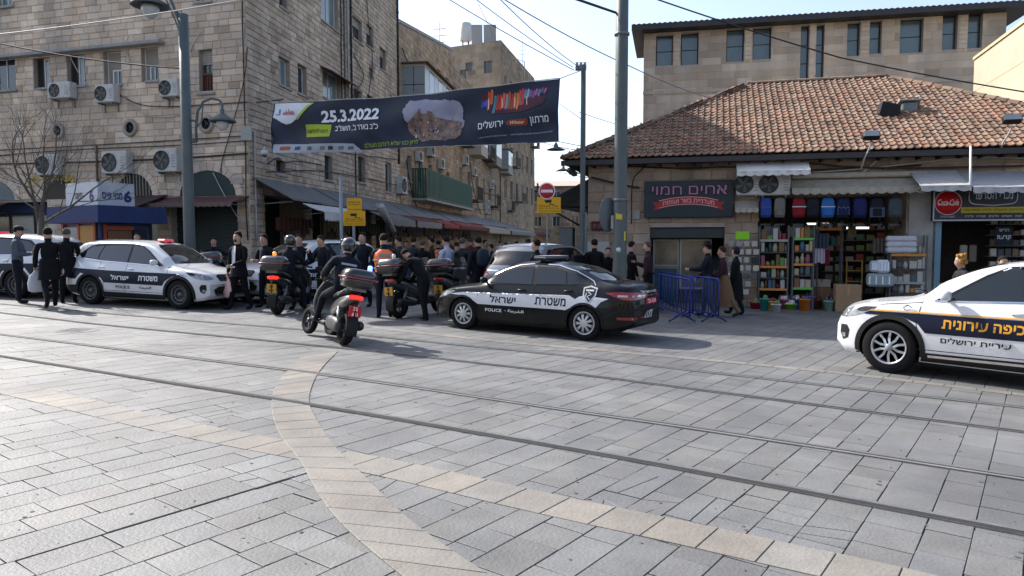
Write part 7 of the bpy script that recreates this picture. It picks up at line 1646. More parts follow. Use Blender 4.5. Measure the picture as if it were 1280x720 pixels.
# --- left: white police SUV
Sx = (4.75 / 2 - .90, -(4.75 / 2 - 1.07)); wbl = Sx[0] - Sx[1]
m, ang, wb = fit(113, 380.5, 224, 387, *Sx, .935, 'R'); print('left suv scale', wb / wbl, m)
sc = min(1.10, wb / wbl); m, ang, wb = fit(113, 380.5, 224, 387, *Sx, .90, 'R', sc)
PW, S = suv('police_suv', tuple(m), ang, 'white police SUV with navy stripe and red roof light on the left', 'police', long=True, sc=sc, kind='steel', group='police cars parked at the market', paint=white_car); livery_white_police(PW, S)
lb1 = lightbar(PW, .25, .34, mat('red_beacon', (.7, .06, .09), .3, emit=.25), 0, .085)
# second one behind the scooters, facing left
p0 = g(322, 381); p1 = g(425, 373); d = (p0 - p1).normalized(); ang = math.atan2(d.y, d.x)
m = g(352, 376); m = m + Vector((.45, .95, 0)); m.z = gz(m.x)
P2, S = suv('police_suv', tuple(m), ang, 'second white police SUV facing left, half hidden behind officers and scooters', 'police', long=True, sc=.98, kind='steel', group='police cars parked at the market', paint=white_car); livery_white_police(P2, S)
# third one cut by the left frame edge, facing left too
m = g(6, 368); m.z = gz(m.x); P3, S = suv('police_suv', tuple(m), R(168), 'third white police SUV cut off by the left edge behind the hooded man', 'police', long=True, sc=.98, kind='steel', group='police cars parked at the market', paint=white_car); livery_white_police(P3, S)
lightbar(P3, .1, .4, mat('red_beacon', (.7, .06, .09), .3), 0, .085)
# silver SUV standing in the mouth of the alley, seen from the rear
silver = mat('silver_car_paint', (.34, .35, .36), .3, .5, var=.08, coat=.7)
m = Vector((1.0, 18.9, 0)); m.z = gz(m.x); SV, S = suv('parked_suv', tuple(m), R(62), 'silver SUV with dark rear window standing in the alley mouth behind the black sedan', 'plain', long=True, sc=1.0, kind='alloy', paint=silver)
# --- black police sedan
S = dict(L=4.63, W=1.78, zm=.58, zcr=.80, wr=.325, rim=.215, arch=.362, xf=1.375, xr=-1.325, ce=.62, tumble=.44, ww=.20, nose=.24, bow=.17, crease=.010)
f = 2.315
S['top'] = [(-f, .72), (-f + .03, .92), (-f + .09, 1.045), (-f + .22, 1.085), (-f + .55, 1.12), (-f + .95, 1.245), (-f + 1.45, 1.385), (-f + 1.9, 1.428), (-.05, 1.435), (.25, 1.41), (.62, 1.28), (1.05, 1.05), (1.25, .955), (1.40, .93), (1.75, .88), (2.05, .80), (2.20, .72), (2.28, .62), (f, .52)]
S['belt'] = [(-f, .70), (-f + .15, .98), (-f + .6, 1.01), (-1.0, .99), (0, .945), (1.0, .90), (1.5, .85), (2.0, .74), (f, .48)]
S['bot'] = [(-f, .34), (-f + .1, .26), (-f + .6, .19), (0, .165), (f - .6, .17), (f - .1, .20), (f, .28)]
wb0 = S['xf'] - S['xr']; m, ang, wb = fit(729, 426, 578.5, 411.5, S['xf'], S['xr'], .89, 'L'); sc = min(1.12, wb / wb0); print('sedan scale', wb / wb0); m, ang, wb = fit(729, 426, 578.5, 411.5, S['xf'], S['xr'], .86, 'L', sc)
c = Car('police_sedan', tuple(m), ang, S, black_car, 'black police sedan with a white stripe of Hebrew lettering in the centre', sc, group='police cars parked at the market')
for v in 'LR':
	outl = [(1.02, .945), (.80, 1.06), (.50, 1.22), (.18, 1.325), (-.15, 1.36), (-.65, 1.345), (-1.05, 1.25), (-1.40, 1.085), (-1.46, 1.02), (-1.0, 1.005)]
	c.decal(outl, v, trim, 'window_surround', .003)
	for q in ([(.80, .975), (.70, 1.06), (.48, 1.185), (.17, 1.295), (-.14, 1.33), (-.17, .985)], [(-.25, .99), (-.22, 1.33), (-.62, 1.318), (-.84, 1.27), (-.91, 1.02)], [(-.945, 1.025), (-.88, 1.262), (-1.08, 1.195), (-1.35, 1.07), (-1.36, 1.035)], [(.99, .955), (.86, .97), (.86, 1.02)]): c.decal(q, v, cglass, 'side_window', .007)
	c.strip([(1.05, .93), (.83, 1.065), (.51, 1.235), (.18, 1.342), (-.15, 1.378), (-.65, 1.362), (-1.06, 1.265), (-1.42, 1.095), (-1.50, 1.02)], .016, v, chrome, 'window_trim', .008)
	c.decal([(1.70, .715), (1.35, .765), (-.95, .81), (-1.02, .82), (-1.14, .76), (-1.22, .81), (-1.30, .83), (-1.80, .80), (-1.66, .735), (-1.56, .62), (-1.32, .66), (-1.10, .62), (-.95, .545), (-.9, .55), (1.0, .545), (1.10, .60), (1.25, .68)], v, mat('white_livery', (.62, .63, .65), .35, var=.06, coat=.5), 'livery_stripe', .008)
	for xx in (-.22, 1.02): c.strip([(xx, .80 if xx < 0 else .77), (xx - .02, .545)], .009, v, groove, 'panel_gap', .008)
	c.text('משטרת' if v == 'L' else 'משטרת', -.63 if v == 'L' else .40, .685, .15, v, bl_, width=.66, rtl=True, bold=.03); c.text('ישראל', .42 if v == 'L' else -.63, .67, .15, v, bl_, width=.60, rtl=True, bold=.03)
	c.text('POLICE', .63 if v == 'L' else -.2, .445, .062, v, wl, width=.38, bold=.015); c.strip([(.36, .45), (.345, .45)], .015, v, wl, 'dot', .009); c.text('\uFE94\uFEC3\uFEAE\uFEB8\uFEDF\uFE8D', .12 if v == 'L' else .3, .445, .075, v, wl, width=.36, bold=.02)
	cx = -1.42; c.decal([(cx - .14, .98), (cx, 1.015), (cx + .14, .98), (cx + .13, .84), (cx + .05, .73), (cx, .69), (cx - .05, .73), (cx - .13, .84)], v, flat('b9bec6', .4), 'badge', .010); c.decal([(cx - .115, .96), (cx, .99), (cx + .115, .96), (cx + .105, .85), (cx, .725), (cx - .105, .85)], v, bl_, 'badge_field', .013)
	c.strip([(cx - .08, .93), (cx + .08, .93)], .03, v, flat('c9ced4', .4), 'badge_mark', .016); c.strip([(cx + .03, .90), (cx - .04, .86), (cx + .04, .82), (cx - .02, .77)], .018, v, flat('c9ced4', .4), 'badge_mark', .016); c.strip([(cx + .06, .88), (cx + .07, .82)], .015, v, flat('c9ced4', .4), 'badge_mark', .016)
	for xx in (S['xf'], S['xr']): c.arc(xx, .350, .388, -.1, math.pi + .1, v, black_car, 'arch_lip', .012)
	c.handle(-.06 if 0 else .02, .86, v, black_car); c.handle(-.98, .89, v, black_car)
	c.decal(curve_poly([(2.20, .66), (1.95, .74), (1.55, .80), (1.62, .74), (1.95, .62), (2.18, .58)], 1), v, lens, 'headlight', .006)
	c.decal(curve_poly([(-1.72, .90), (-1.95, .93), (-2.28, .92), (-2.29, .80), (-2.1, .78), (-1.9, .83)], 1), v, redl, 'taillight', .007); c.strip([(-1.95, .855), (-2.26, .85)], .035, v, flat('c9b6b6', .3), 'taillight_strip', .011)
	c.decal([(-2.26, .42), (-2.24, .48), (-1.95, .47), (-1.97, .43)], v, redl, 'rear_reflector', .008)
	c.decal([(1.0, .18), (1.02, .235), (-.93, .235), (-.92, .18)], v, plastic, 'sill_trim', .006)
seams(c, [[(1.03, .90), (1.08, .60), (.98, .25)], [(-.20, .97), (-.20, .25)], [(-1.02, .99), (-1.0, .78), (-.92, .58), (-.90, .30)], [(-1.9, .78), (-2.0, .60), (-1.72, .45)]], m=groove)
c.decal([(-.62, .985), (.62, .985), (.60, 1.10), (.50, 1.33), (.40, 1.375), (-.40, 1.375), (-.50, 1.33), (-.60, 1.10)], 'F', cglass, 'windscreen', .006)
c.decal([(-1.85, -.45), (-1.80, -.54), (-1.25, -.48), (-.98, -.42), (-.98, .42), (-1.25, .48), (-1.80, .54), (-1.85, .45)], 'T', cglass, 'rear_window', .006)
c.decal([(-.26, .70), (.26, .70), (.26, .81), (-.26, .81)], 'B', flat('c22a4a', .5), 'number_plate', .010); c.text('21-534', 0, .755, .07, 'B', flat('f0d6dc'), width=.40, off=.014, bold=.02)
c.text('משטרת ישראל', 0, .93, .05, 'B', wl, width=.8, rtl=True, bold=.02); c.strip([(-.55, .86), (.55, .86)], .02, 'B', chrome, 'boot_trim', .006)
c.text('1177', -.05, .50, .15, 'B', flat('c9cccf'), width=.42, bold=.05); c.strip([(-.8, .60), (.8, .60)], .01, 'B', groove, 'panel_gap', .003); c.decal([(-.6, .28), (.6, .28), (.66, .40), (-.66, .40)], 'B', plastic, 'bumper_insert', .006)
c.decal([(-.60, .26), (.60, .26), (.72, .50), (.5, .60), (-.5, .60), (-.72, .50)], 'F', plastic, 'grille', .006); c.decal([(-.26, .42), (.26, .42), (.26, .53), (-.26, .53)], 'F', flat('b02a30', .5), 'number_plate', .012)
lightbar(c, -.18, 1.02, mat('smoked_bar', (.06, .065, .07), .25, var=.3, coat=.6), 0, .095, dx=.15); b = MB(W[c.t].copy()); p = c.hit((-.18, 0), 'T', 0); b.box(-.31, -.05, -.49, .49, p.z + .096, p.z + .102); b.build('bar_lid', flat('9aa0a4', .3), c.t)
c.mirror(.86, .965, black_car, .92); c.wheels('cover'); SED = c
# ================================================================ people
def seg_d(p, a, b):
	ab = b - a; t = max(0, min(1, (p - a).dot(ab) / max(1e-9, ab.length_squared))); return (p - (a + ab * t)).length
PCACHE = {}
def person_mesh(pose, bulk, sc, bare_arm, skirt):
	P = dict(lean=0, rl=(0, 0), ll=(0, 0), ra=(5, 8, 12, 0), la=(5, 8, 12, 0), hip=.93, yaw=0, nod=0); P.update(pose)
	V = []; E_ = []; RD = []; SEG = []
	def v(p, r, par=None, kind=None):
		V.append(Vector(p)); RD.append(r); i = len(V) - 1; RD[i] = r * {'top': 1.13, 'arm': 1.28, 'arm2': 1.28, 'leg': 1.2, 'shoe': 1.2, 'skin': 1.0}.get(kind, 1.12)
		if par is not None: E_.append((par, i)); SEG.append((par, i, kind, r))
		return i
	hz = P['hip']; L_ = R(P['lean']); up = Vector((0, math.sin(L_), math.cos(L_))); fw = Vector((0, math.cos(L_), -math.sin(L_)))
	T = lambda x, a, f=0: Vector((x, 0, hz)) + up * a + fw * f
	pel = v(T(0, 0), .125 * bulk);
	w1 = v(T(0, .14), .118 * bulk, pel, 'top'); w2 = v(T(0, .30, .005), .135 * bulk, w1, 'top'); w3 = v(T(0, .44), .115 * bulk, w2, 'top')
	nk = v(T(0, .505, .0), .066, w3, 'top'); nk2 = v(T(0, .54, .008), .062, nk, 'skin')
	nd = R(P['nod']); hu = (up * math.cos(nd) + fw * math.sin(nd)); hf = (fw * math.cos(nd) - up * math.sin(nd)); hb = T(0, .545, .012)
	h1 = v(hb + hu * .075 + hf * .02, .090, nk2, 'skin'); h2 = v(hb + hu * .165 + hf * .015, .104, h1, 'skin'); h3 = v(hb + hu * .24 + hf * .0, .07, h2, 'skin')
	hands = {}
	for sd, key in ((1, 'ra'), (-1, 'la')):
		a, ab, el, yw = [R(q) for q in P[key]]
		s0 = v(T(sd * .10, .455), .075 * bulk, w3, 'top'); s1 = v(T(sd * .185, .445), .062 * bulk, s0, 'top')
		d1 = (-up * math.cos(a) + fw * math.sin(a)) * math.cos(ab) + Vector((sd, 0, 0)) * math.sin(ab); d1.normalize()
		e = v(V[s1] + d1 * .285, .046 * bulk, s1, 'arm')
		a2 = a + el; d2 = (-up * math.cos(a2) + fw * math.sin(a2)); d2 = (d2 * math.cos(yw) - Vector((sd, 0, 0)) * math.sin(yw)).normalized()
		e2 = v(V[e] + d2 * .13, .040 * bulk, e, 'arm2'); w = v(V[e] + d2 * .245, .029, e2, 'arm2');
		sdv = Vector((sd, 0, 0)) - d2 * Vector((sd, 0, 0)).dot(d2); sdv = sdv.normalized() if sdv.length > .1 else fw; pn = d2.cross(sdv)
		pm = v(V[w] + d2 * .05, .030, w, 'skin'); pq = v(V[w] + d2 * .085, .027, pm, 'skin')
		crl = R(35)
		wide = pn
		for k, (o, l) in enumerate(((-.027, .062), (-.009, .072), (.009, .068), (.027, .052))):
			f0 = v(V[pq] + wide * o + d2 * .018, .0095, pq, 'skin'); dd = (d2 * math.cos(crl) - sdv * sd * math.sin(crl) * sd).normalized()
			f1 = v(V[f0] + dd * l * .55, .0085, f0, 'skin'); dd2 = (d2 * math.cos(crl * 2) - sdv * math.sin(crl * 2)).normalized(); v(V[f1] + dd2 * l * .5, .0072, f1, 'skin')
		tb = v(V[pm] + wide * -.036 - sdv * .008, .011, pm, 'skin'); v(V[tb] + (d2 - sdv * .4 - wide * .35).normalized() * .045, .0085, tb, 'skin')
		hands[key] = V[pq] + dd * .03
	for sd, key in ((1, 'rl'), (-1, 'll')):
		a, k = [R(q) for q in P[key][:2]]; ab = R(P[key][2]) if len(P[key]) > 2 else R(3)
		h = v(Vector((sd * .088, 0, hz - .045)), .086 * min(bulk, 1.08), pel, 'leg')
		d = Vector((sd * math.sin(ab), math.sin(a) * math.cos(ab), -math.cos(a) * math.cos(ab))); m_ = v(V[h] + d * .20, .078, h, 'leg'); kn = v(V[h] + d * .42, .058, m_, 'leg')
		a2 = a - k; d2 = Vector((sd * math.sin(ab) * .3, math.sin(a2), -math.cos(a2))).normalized(); c = v(V[kn] + d2 * .15, .056, kn, 'leg'); an = v(V[kn] + d2 * .38, .040, c, 'leg')
		ft = Vector((sd * .12, math.cos(a2 * .7), math.sin(a2 * .7))).normalized(); hl = v(V[an] + d2 * .045 + ft * .03, .042, an, 'shoe'); to = v(V[hl] + ft * .10 - Vector((0, 0, .008)), .038, hl, 'shoe'); v(V[to] + ft * .065 - Vector((0, 0, .004)), .026, to, 'shoe')
	me = bpy.data.meshes.new('b'); me.from_pydata([tuple(p) for p in V], E_, []); o = bpy.data.objects.new('b', me); COL.objects.link(o)
	m1 = o.modifiers.new('s', 'SKIN'); m1.use_smooth_shade = True; m1.branch_smoothing = .4
	sk = me.skin_vertices[0].data
	for i, r in enumerate(RD): sk[i].radius = (r, r); sk[i].use_root = (i == 0)
	m2 = o.modifiers.new('u', 'SUBSURF'); m2.levels = 1; m2.render_levels = 1
	dg = bpy.context.evaluated_depsgraph_get(); me2 = bpy.data.meshes.new_from_object(o.evaluated_get(dg)); bpy.data.objects.remove(o)
	# torso wider than deep, face relief
	hc = V[h2];
	for p in me2.vertices:
		c = p.co; rel = c - T(0, 0); h_ = rel.dot(up)
		if -.10 < h_ < .50 and abs(c.x) < .24 and (c - Vector((c.x, 0, 0)) - T(0, h_)).length < .2:
			k = 1 + .18 * math.exp(-((h_ - .32) / .16) ** 2); c.x *= k; dd_ = rel.dot(fw); c -= fw * dd_ * .14
		q = c - hc; f_ = q.dot(hf); u_ = q.dot(hu)
		if q.length < .14:
			c.x *= .88
			if f_ > .03: c += hf * (.020 * math.exp(-((u_ + .035) ** 2 + c.x ** 2) / .0006) - .008 * math.exp(-((u_ + .005) ** 2) / .0002) + .010 * math.exp(-((u_ + .10) ** 2 + c.x ** 2) / .0008))
	kinds = {'skin': 0, 'top': 1, 'arm': 1, 'arm2': 0 if bare_arm else 1, 'leg': 2, 'shoe': 3}
	segs = [(V[a], V[b], kinds[k], (RD[a] + RD[b]) / 2) for a, b, k, r in SEG]; mi = []
	belt = hz + .02
	for p in me2.polygons:
		c = Vector(p.center); best = min(segs, key=lambda s: seg_d(c, s[0], s[1]) / s[3]); mi.append(best[2])
	return me2, mi, dict(head=hc, hu=hu, hf=hf, hands=hands, hip=T(0, 0), T=T, up=up, fw=fw, chest=T(0, .32))
def person(px, Y, facing, outfit, label, pose={}, sc=1.0, head=None, bulk=1.0, coat=0, vest=False, bag=None, group=None, z=None, loc=None, beard=False, bare=False, pack=None, scarf=None):
	if loc is None:
		d = ray(px, 330); X = d.x / d.y * Y; loc = (X, Y, gz(X) if z is None else z)
	key = (str(sorted(pose.items())), bulk, bare)
	if key not in PCACHE: PCACHE[key] = person_mesh(pose, bulk, sc, bare, False)
	me0, mi, J = PCACHE[key]
	t = thing('person', loc, R(facing), label, 'person', group, sc=sc)
	me = me0.copy(); top, bot, shoe, hair = outfit[:4]; sk = outfit[4] if len(outfit) > 4 else skinm
	me.materials.clear()
	for m_ in (sk, top, bot, shoe): me.materials.append(m_)
	me.polygons.foreach_set('material_index', mi); o = bpy.data.objects.new('body', me); COL.objects.link(o); o.parent = t; W[o] = W[t]
	hc, hu, hf = J['head'], J['hu'], J['hf']; X = Matrix((Vector((1, 0, 0)), hf, hu)).transposed().to_4x4(); X.translation = hc; HX = W[t] @ X
	if head != 'helmet':
		b = MB(HX); b.ell((0, -.014, .022), (.088, .102, .094), nu=18, nv=14); v_ = b.v;
		b.f = [f for f in b.f if all(((HX.inverted() @ v_[i]).z > -.052 + max(0, (HX.inverted() @ v_[i]).y + .02) * 1.25) for i in f)]; n = len(b.f); b.m = b.m[:n]; b.t = b.t[:n]; b.sm = b.sm[:n]; b.build('hair', hair, t)
	for s_ in (-1, 1):
		b = MB(HX); b.ell((s_ * .027, .078, .002), (.011, .006, .007), nu=8, nv=5); b.build('eye', flat('1a1412'), t)
		b = MB(HX); b.ell((s_ * .078, -.002, -.01), (.010, .018, .028), nu=8, nv=5); b.build('ear', sk, t)
	b = MB(HX); b.box(-.022, .022, .078, .084, -.062, -.056); b.build('mouth', flat('6b3a34'), t)
	if beard: b = MB(HX); b.ell((0, .045, -.075), (.055, .045, .06), nu=12, nv=8); b.build('beard', hair, t)
	if head == 'hat':
		b = MB(HX); b.lathe([(.155, .055), (.16, .06), (.095, .072), (.088, .15), (.07, .17), (0, .165)], 20); b.build('hat', flat('0c0c0e', .8), t)
	elif head == 'kippah': b = MB(HX); b.ell((0, -.025, .075), (.07, .075, .045), nu=14, nv=8); b.build('skullcap', flat('0c0c0e', .8), t)
	elif head == 'cap':
		b = MB(HX); b.ell((0, -.005, .05), (.092, .105, .07), nu=16, nv=8); b.ell((0, .11, .045), (.07, .07, .010), nu=14, nv=5); b.build('cap', flat('15171c', .8), t)
	elif head == 'helmet':
		b = MB(HX); b.ell((0, -.01, .02), (.125, .145, .135), nu=20, nv=14); hm = b.build('helmet', mat('helmet_paint', (.020, .021, .022), .18, coat=1.0), t)
		b = MB(HX)
		vs = [];
		for i in range(13):
			a = -1.15 + 2.3 * i / 12
			for zz, rr in ((.075, .132), (.02, .150), (-.045, .142)): vs.append((math.sin(a) * rr * .88, math.cos(a) * rr * 1.03 - .01, zz))
		b.add(vs, [(3 * i + j, 3 * i + 3 + j, 3 * i + 4 + j, 3 * i + 1 + j) for i in range(12) for j in (0, 1)], smooth=True); b.build('visor', glass, hm)
		b = MB(HX); b.tube([(math.sin(a) * .128, math.cos(a) * .148 - .01, .085) for a in [-1.9 + 3.8 * i / 16 for i in range(17)]], .006, 5); b.build('helmet_rim', chrome, hm)
	if coat:
		hz_ = J['hip'].z; rings = []
		for zz, rx, ry in ((hz_ + .16, .155, .125), (hz_ + .02, .175, .145), (hz_ - coat * .5, .19, .165), (hz_ - coat, .205, .18)):
			rings.append([(rx * bulk * math.cos(2 * math.pi * k / 24), ry * bulk * math.sin(2 * math.pi * k / 24) * (1 + .04 * math.sin(k * 5)) + .0, zz + .01 * math.sin(k * 3)) for k in range(24)])
		b = MB(W[t].copy()); b.loft(rings, cap=False); b.build('coat_tail' if outfit[1] is not None else 'skirt', top, t)
	if vest:
		b = MB(W[t].copy()); T = J['T']; rings = []
		for a, rx, ry in ((.02, .175, .145), (.14, .17, .14), (.30, .20, .155), (.42, .185, .14), (.49, .10, .09)):
			rings.append([T(rx * bulk * math.cos(2 * math.pi * k / 24), a, ry * bulk * math.sin(2 * math.pi * k / 24)) for k in range(24)])
		b.loft(rings, cap=False); vs_ = b.build('reflective_vest', mat('orange_vest', (.95, .20, .06), .6, var=.12), t)
		for a in (.10, .27):
			b = MB(W[t].copy()); rx, ry = (.178, .146) if a < .2 else (.202, .158); b.tube([T(rx * bulk * math.cos(2 * math.pi * k / 24), a, ry * bulk * math.sin(2 * math.pi * k / 24)) for k in range(25)], .018, 5); b.build('reflective_band', flat('b9b4a4', .4), vs_)
		b = MB(W[t].copy()); b.add([T(-.1, .33, -.168), T(.1, .33, -.168), T(.1, .40, -.158), T(-.1, .40, -.158)], [(0, 1, 2, 3)]); b.build('back_panel', flat('8f8a84'), vs_)
	if pack:
		b = MB(W[t].copy()); c = J['chest'] - J['fw'] * .2; b.ell(tuple(c), (.15, .10, .22), p=3, nu=14, nv=10); b.build('backpack', flat(pack), t)
	if scarf: b = MB(HX); b.ell((0, -.02, .015), (.098, .112, .12), nu=16, nv=10); v_ = b.v; b.f = [f for f in b.f if all((HX.inverted() @ v_[i]).y < .05 for i in f)]; n = len(b.f); b.m = b.m[:n]; b.t = b.t[:n]; b.sm = b.sm[:n]; b.build('head_scarf', flat(scarf), t)
	if bag:
		hnd, col, lab = bag; c = W[t] @ J['hands'][hnd]; bt = thing('carrier_bag', tuple(c), R(facing), lab, 'bag'); b = lb(bt)
		rings = []
		for zz, rx, ry in ((-.50, .10, .05), (-.47, .15, .08), (-.3, .16, .09), (-.15, .12, .06), (-.04, .03, .02), (.01, .02, .015)): rings.append([(rx * math.cos(2 * math.pi * k / 16) * (1 + .08 * math.sin(3 * k)), ry * math.sin(2 * math.pi * k / 16), zz) for k in range(16)])
		b.loft(rings); b.build('bag_body', flat(col, .5), bt)
	return t, J
blk_ = mat('black_cloth', C('15161a'), .9, var=.35, scale=9, bump=.5, bscale=16, spec=.2); nav = mat('navy_cloth', C('1a1e28'), .9, var=.35, scale=9, bump=.5, bscale=16, spec=.2); jns = mat('denim', (.03, .05, .10), .9, var=.35, scale=12); wsh = flat('c9ccd2', .8); gryb = mat('grey_blue_fleece', (.075, .095, .12), .9, var=.25, scale=10); tan_ = flat('6e5640', .85); shoe = flat('0d0c0c', .6); hb = flat('120d0a', .9); hbr = flat('2b1a10', .9); hg = flat('4a4642', .9); hbl = flat('a8793f', .9); plum = flat('331c26', .85); wht_ = flat('b5b5b2', .7); olive = flat('2c2e22', .85); greyt = flat('4c4e50', .85); brn = flat('3a2a20', .85)
STAND = dict(rl=(2, 3), ll=(-3, 2)); WALK = dict(rl=(24, 8), ll=(-20, 26), ra=(-22, 8, 18, 0), la=(26, 8, 22, 0), lean=4, hip=.90); HOLD = dict(rl=(4, 4), ll=(-3, 3), ra=(12, 10, 82, 28), la=(15, 10, 78, 30), nod=8)
HOLD2 = dict(rl=(8, 6), ll=(-6, 4), ra=(20, 14, 95, 20), la=(4, 12, 20, 5)); HIPS = dict(rl=(3, 3, 8), ll=(-3, 3, 8), ra=(-12, 32, 62, 55), la=(-12, 32, 62, 55)); PHONE = dict(rl=(3, 3), ll=(-3, 3), ra=(35, 12, 105, 25), la=(6, 8, 14, 0), nod=14)
BAGP = dict(rl=(14, 6), ll=(-10, 12), ra=(6, 12, 10, 0), la=(10, 10, 60, 20), hip=.915)
person(22, 17.2, -70, (gryb, nav, shoe, hb), 'man in a grey blue hoodie and cap standing beside the far left police car', HOLD, 1.04, 'cap', bulk=1.15)
pz_ = g(64, 386); person(0, 0, 40, (blk_, blk_, shoe, hb), 'man in a black suit striding away across the street at the left', WALK, 1.04, 'kippah', bulk=1.1, coat=.28, loc=tuple(pz_), bag=('la', 'b9bcc4', 'white bag held by the striding man in the black suit'))
person(84, 17.4, 20, (blk_, blk_, shoe, hg), 'man in black with bare greying hair standing behind the police SUV tail', HOLD, 1.02, None, bulk=1.12, coat=.3)
pz_ = g(300, 386.5); person(0, 0, 150, (blk_, blk_, shoe, hb), 'bearded man in open black jacket and white shirt carrying a pinkish bag', BAGP, 1.03, 'kippah', bulk=1.05, coat=.18, loc=tuple(pz_), beard=True, bag=('ra', 'd9b9b4', 'pinkish white plastic bag in the hand of the bearded man'))
PT, PJ = bpy.data.objects[[o.name for o in COL.objects if o.get('label', '').startswith('bearded man in open')][0]], PCACHE[(str(sorted(BAGP.items())), 1.05, False)][2]
b = MB(W[PT].copy()); T = PJ['T']; b.add([T(-.045, .02, .15), T(.045, .02, .15), T(.06, .40, .135), T(.03, .50, .10), T(-.03, .50, .10), T(-.06, .40, .135)], [(0, 1, 2, 3, 4, 5)]); b.build('shirt_front', wsh, PT)
offc = 'police officers standing among the scooters'
person(375, 17.0, 170, (nav, nav, shoe, hb), 'police officer in dark uniform with hands on belt facing the viewer', HIPS, 1.0, None, group=offc)
person(404, 16.8, 140, (nav, nav, shoe, hbr), 'police officer in dark uniform holding papers, right of the officer with hands on belt', PHONE, 1.0, None, group=offc, bulk=1.06)
person(332, 17.3, 150, (nav, nav, shoe, hb), 'dark uniformed officer partly hidden left of the left scooter rider', HOLD, 1.0, None, group=offc)
person(454, 18.0, 160, (nav, nav, shoe, hb), 'officer in sunglasses and dark jacket behind the turning scooter rider', HOLD2, 1.05, None, group=offc, bulk=1.1)
person(480, 15.6, 12, (nav, nav, shoe, hb), 'officer in an orange reflective vest seen from behind beside the right scooter', HOLD, 1.03, None, vest=True, bulk=1.1)
person(559, 18.6, 60, (flat('a9b4c6', .8), nav, shoe, hb), 'man in a pale blue shirt turned to the right in the crowd', HOLD, 1.02, 'kippah', bulk=1.1)
person(548, 25, 10, (nav, nav, shoe, hb), 'distant person in a small orange vest deep in the alley crowd', STAND, .95, None, vest=True)
person(598, 17.6, 35, (nav, nav, shoe, hb), 'man in navy jacket with a backpack left of the silver SUV', STAND, 1.02, 'kippah', bulk=1.2, pack='1c2836')
person(578, 18.6, -40, (flat('1a1d22', .8), nav, shoe, hg), 'grey haired officer facing left beside the man with the backpack', HOLD2, 1.0, None)
person(671, 15.6, 65, (blk_, blk_, shoe, hb), 'dark haired man turned left in front of the silver SUV window', STAND, 1.0, None, bulk=1.1)
person(743, 19.0, 8, (blk_, blk_, shoe, hb), 'man in black suit and skullcap seen from behind at the market corner', STAND, 1.02, 'kippah', bulk=1.2, coat=.3)
person(760, 19.6, 170, (blk_, blk_, shoe, hb), 'short masked person in black left of the thick tram pole', STAND, .90, None)
person(789, 19.2, -80, (blk_, blk_, shoe, hb), 'thin person in black half hidden by the thick tram pole', STAND, 1.0, 'kippah')
person(810, 18.2, 80, (plum, blk_, shoe, hg), 'greying bearded man in a plum checked jacket before the butcher shop', HOLD2, 1.0, None, bulk=1.12, beard=True)
person(885, 17.2, 70, (nav, jns, shoe, hb), 'man in black hat, dark jacket and jeans by the blue barrier', dict(rl=(10, 6), ll=(-8, 8), ra=(14, 8, 30, 5), la=(30, 10, 60, 10), hip=.92), 1.0, 'hat', bulk=1.15)
person(905, 17.3, 75, (plum, tan_, flat('23252a', .7), hbr), 'woman in a plum scarf and long tan skirt walking left', dict(rl=(16, 6), ll=(-20, 14), ra=(20, 8, 40, 10), la=(16, 8, 40, 10), hip=.90, lean=3), .97, None, bulk=1.0)
w_ = [o for o in COL.objects if o.get('label', '').startswith('woman in a plum scarf')][0]; b = MB(W[w_].copy())
rg = []
for zz, rx, ry, dy in ((1.02, .14, .115, 0), (.88, .17, .15, 0), (.6, .19, .2, -.02), (.25, .20, .25, -.05)): rg.append([(rx * math.cos(2 * math.pi * k / 24), dy + ry * math.sin(2 * math.pi * k / 24) * (1 + .06 * math.sin(k * 5)), zz) for k in range(24)])
b.loft(rg, cap=False); b.build('skirt', tan_, w_)
person(920, 17.9, 60, (blk_, blk_, shoe, hb), 'woman in black with dark head scarf right behind the tan skirt', dict(rl=(12, 5), ll=(-12, 10), hip=.92), .95, None, bulk=1.1, coat=.55, scarf='101014')
person(1203, 13.2, 80, (flat('1a1b20', .85), nav, shoe, hbl), 'woman with blonde curly hair and dark jacket outside the kiosk', HOLD, .93, None, bulk=1.05)
wb_ = [o for o in COL.objects if o.get('label', '').startswith('woman with blonde')][0]; jb = PCACHE[(str(sorted(HOLD.items())), 1.05, False)][2]
X = Matrix((Vector((1, 0, 0)), jb['hf'], jb['hu'])).transposed().to_4x4(); X.translation = jb['head']; b = MB(W[wb_] @ X); random.seed(2)
for k in range(26): a = random.uniform(0, 6.28); u = random.uniform(-.10, .09); r = .085; x_, y_ = math.cos(a) * r, math.sin(a) * r - .02; (b.ell((x_, y_, u), (.03, .03, .035), nu=7, nv=5) if y_ < .05 else None)
b.build('curly_hair', hbl, wb_)
person(1253, 12.6, 170, (flat('4a3a34', .85), nav, shoe, hb), 'dark haired person whose head shows over the white crossover roof', STAND, .92, None)
person(173, 19.2, 185, (blk_, blk_, shoe, hb), 'person behind the white police SUV beside the lottery booth', STAND, .98, None)
person(268, 20.4, 190, (nav, nav, shoe, hb), 'person standing behind the parked motorcycles near the lamp post', STAND, .93, None)
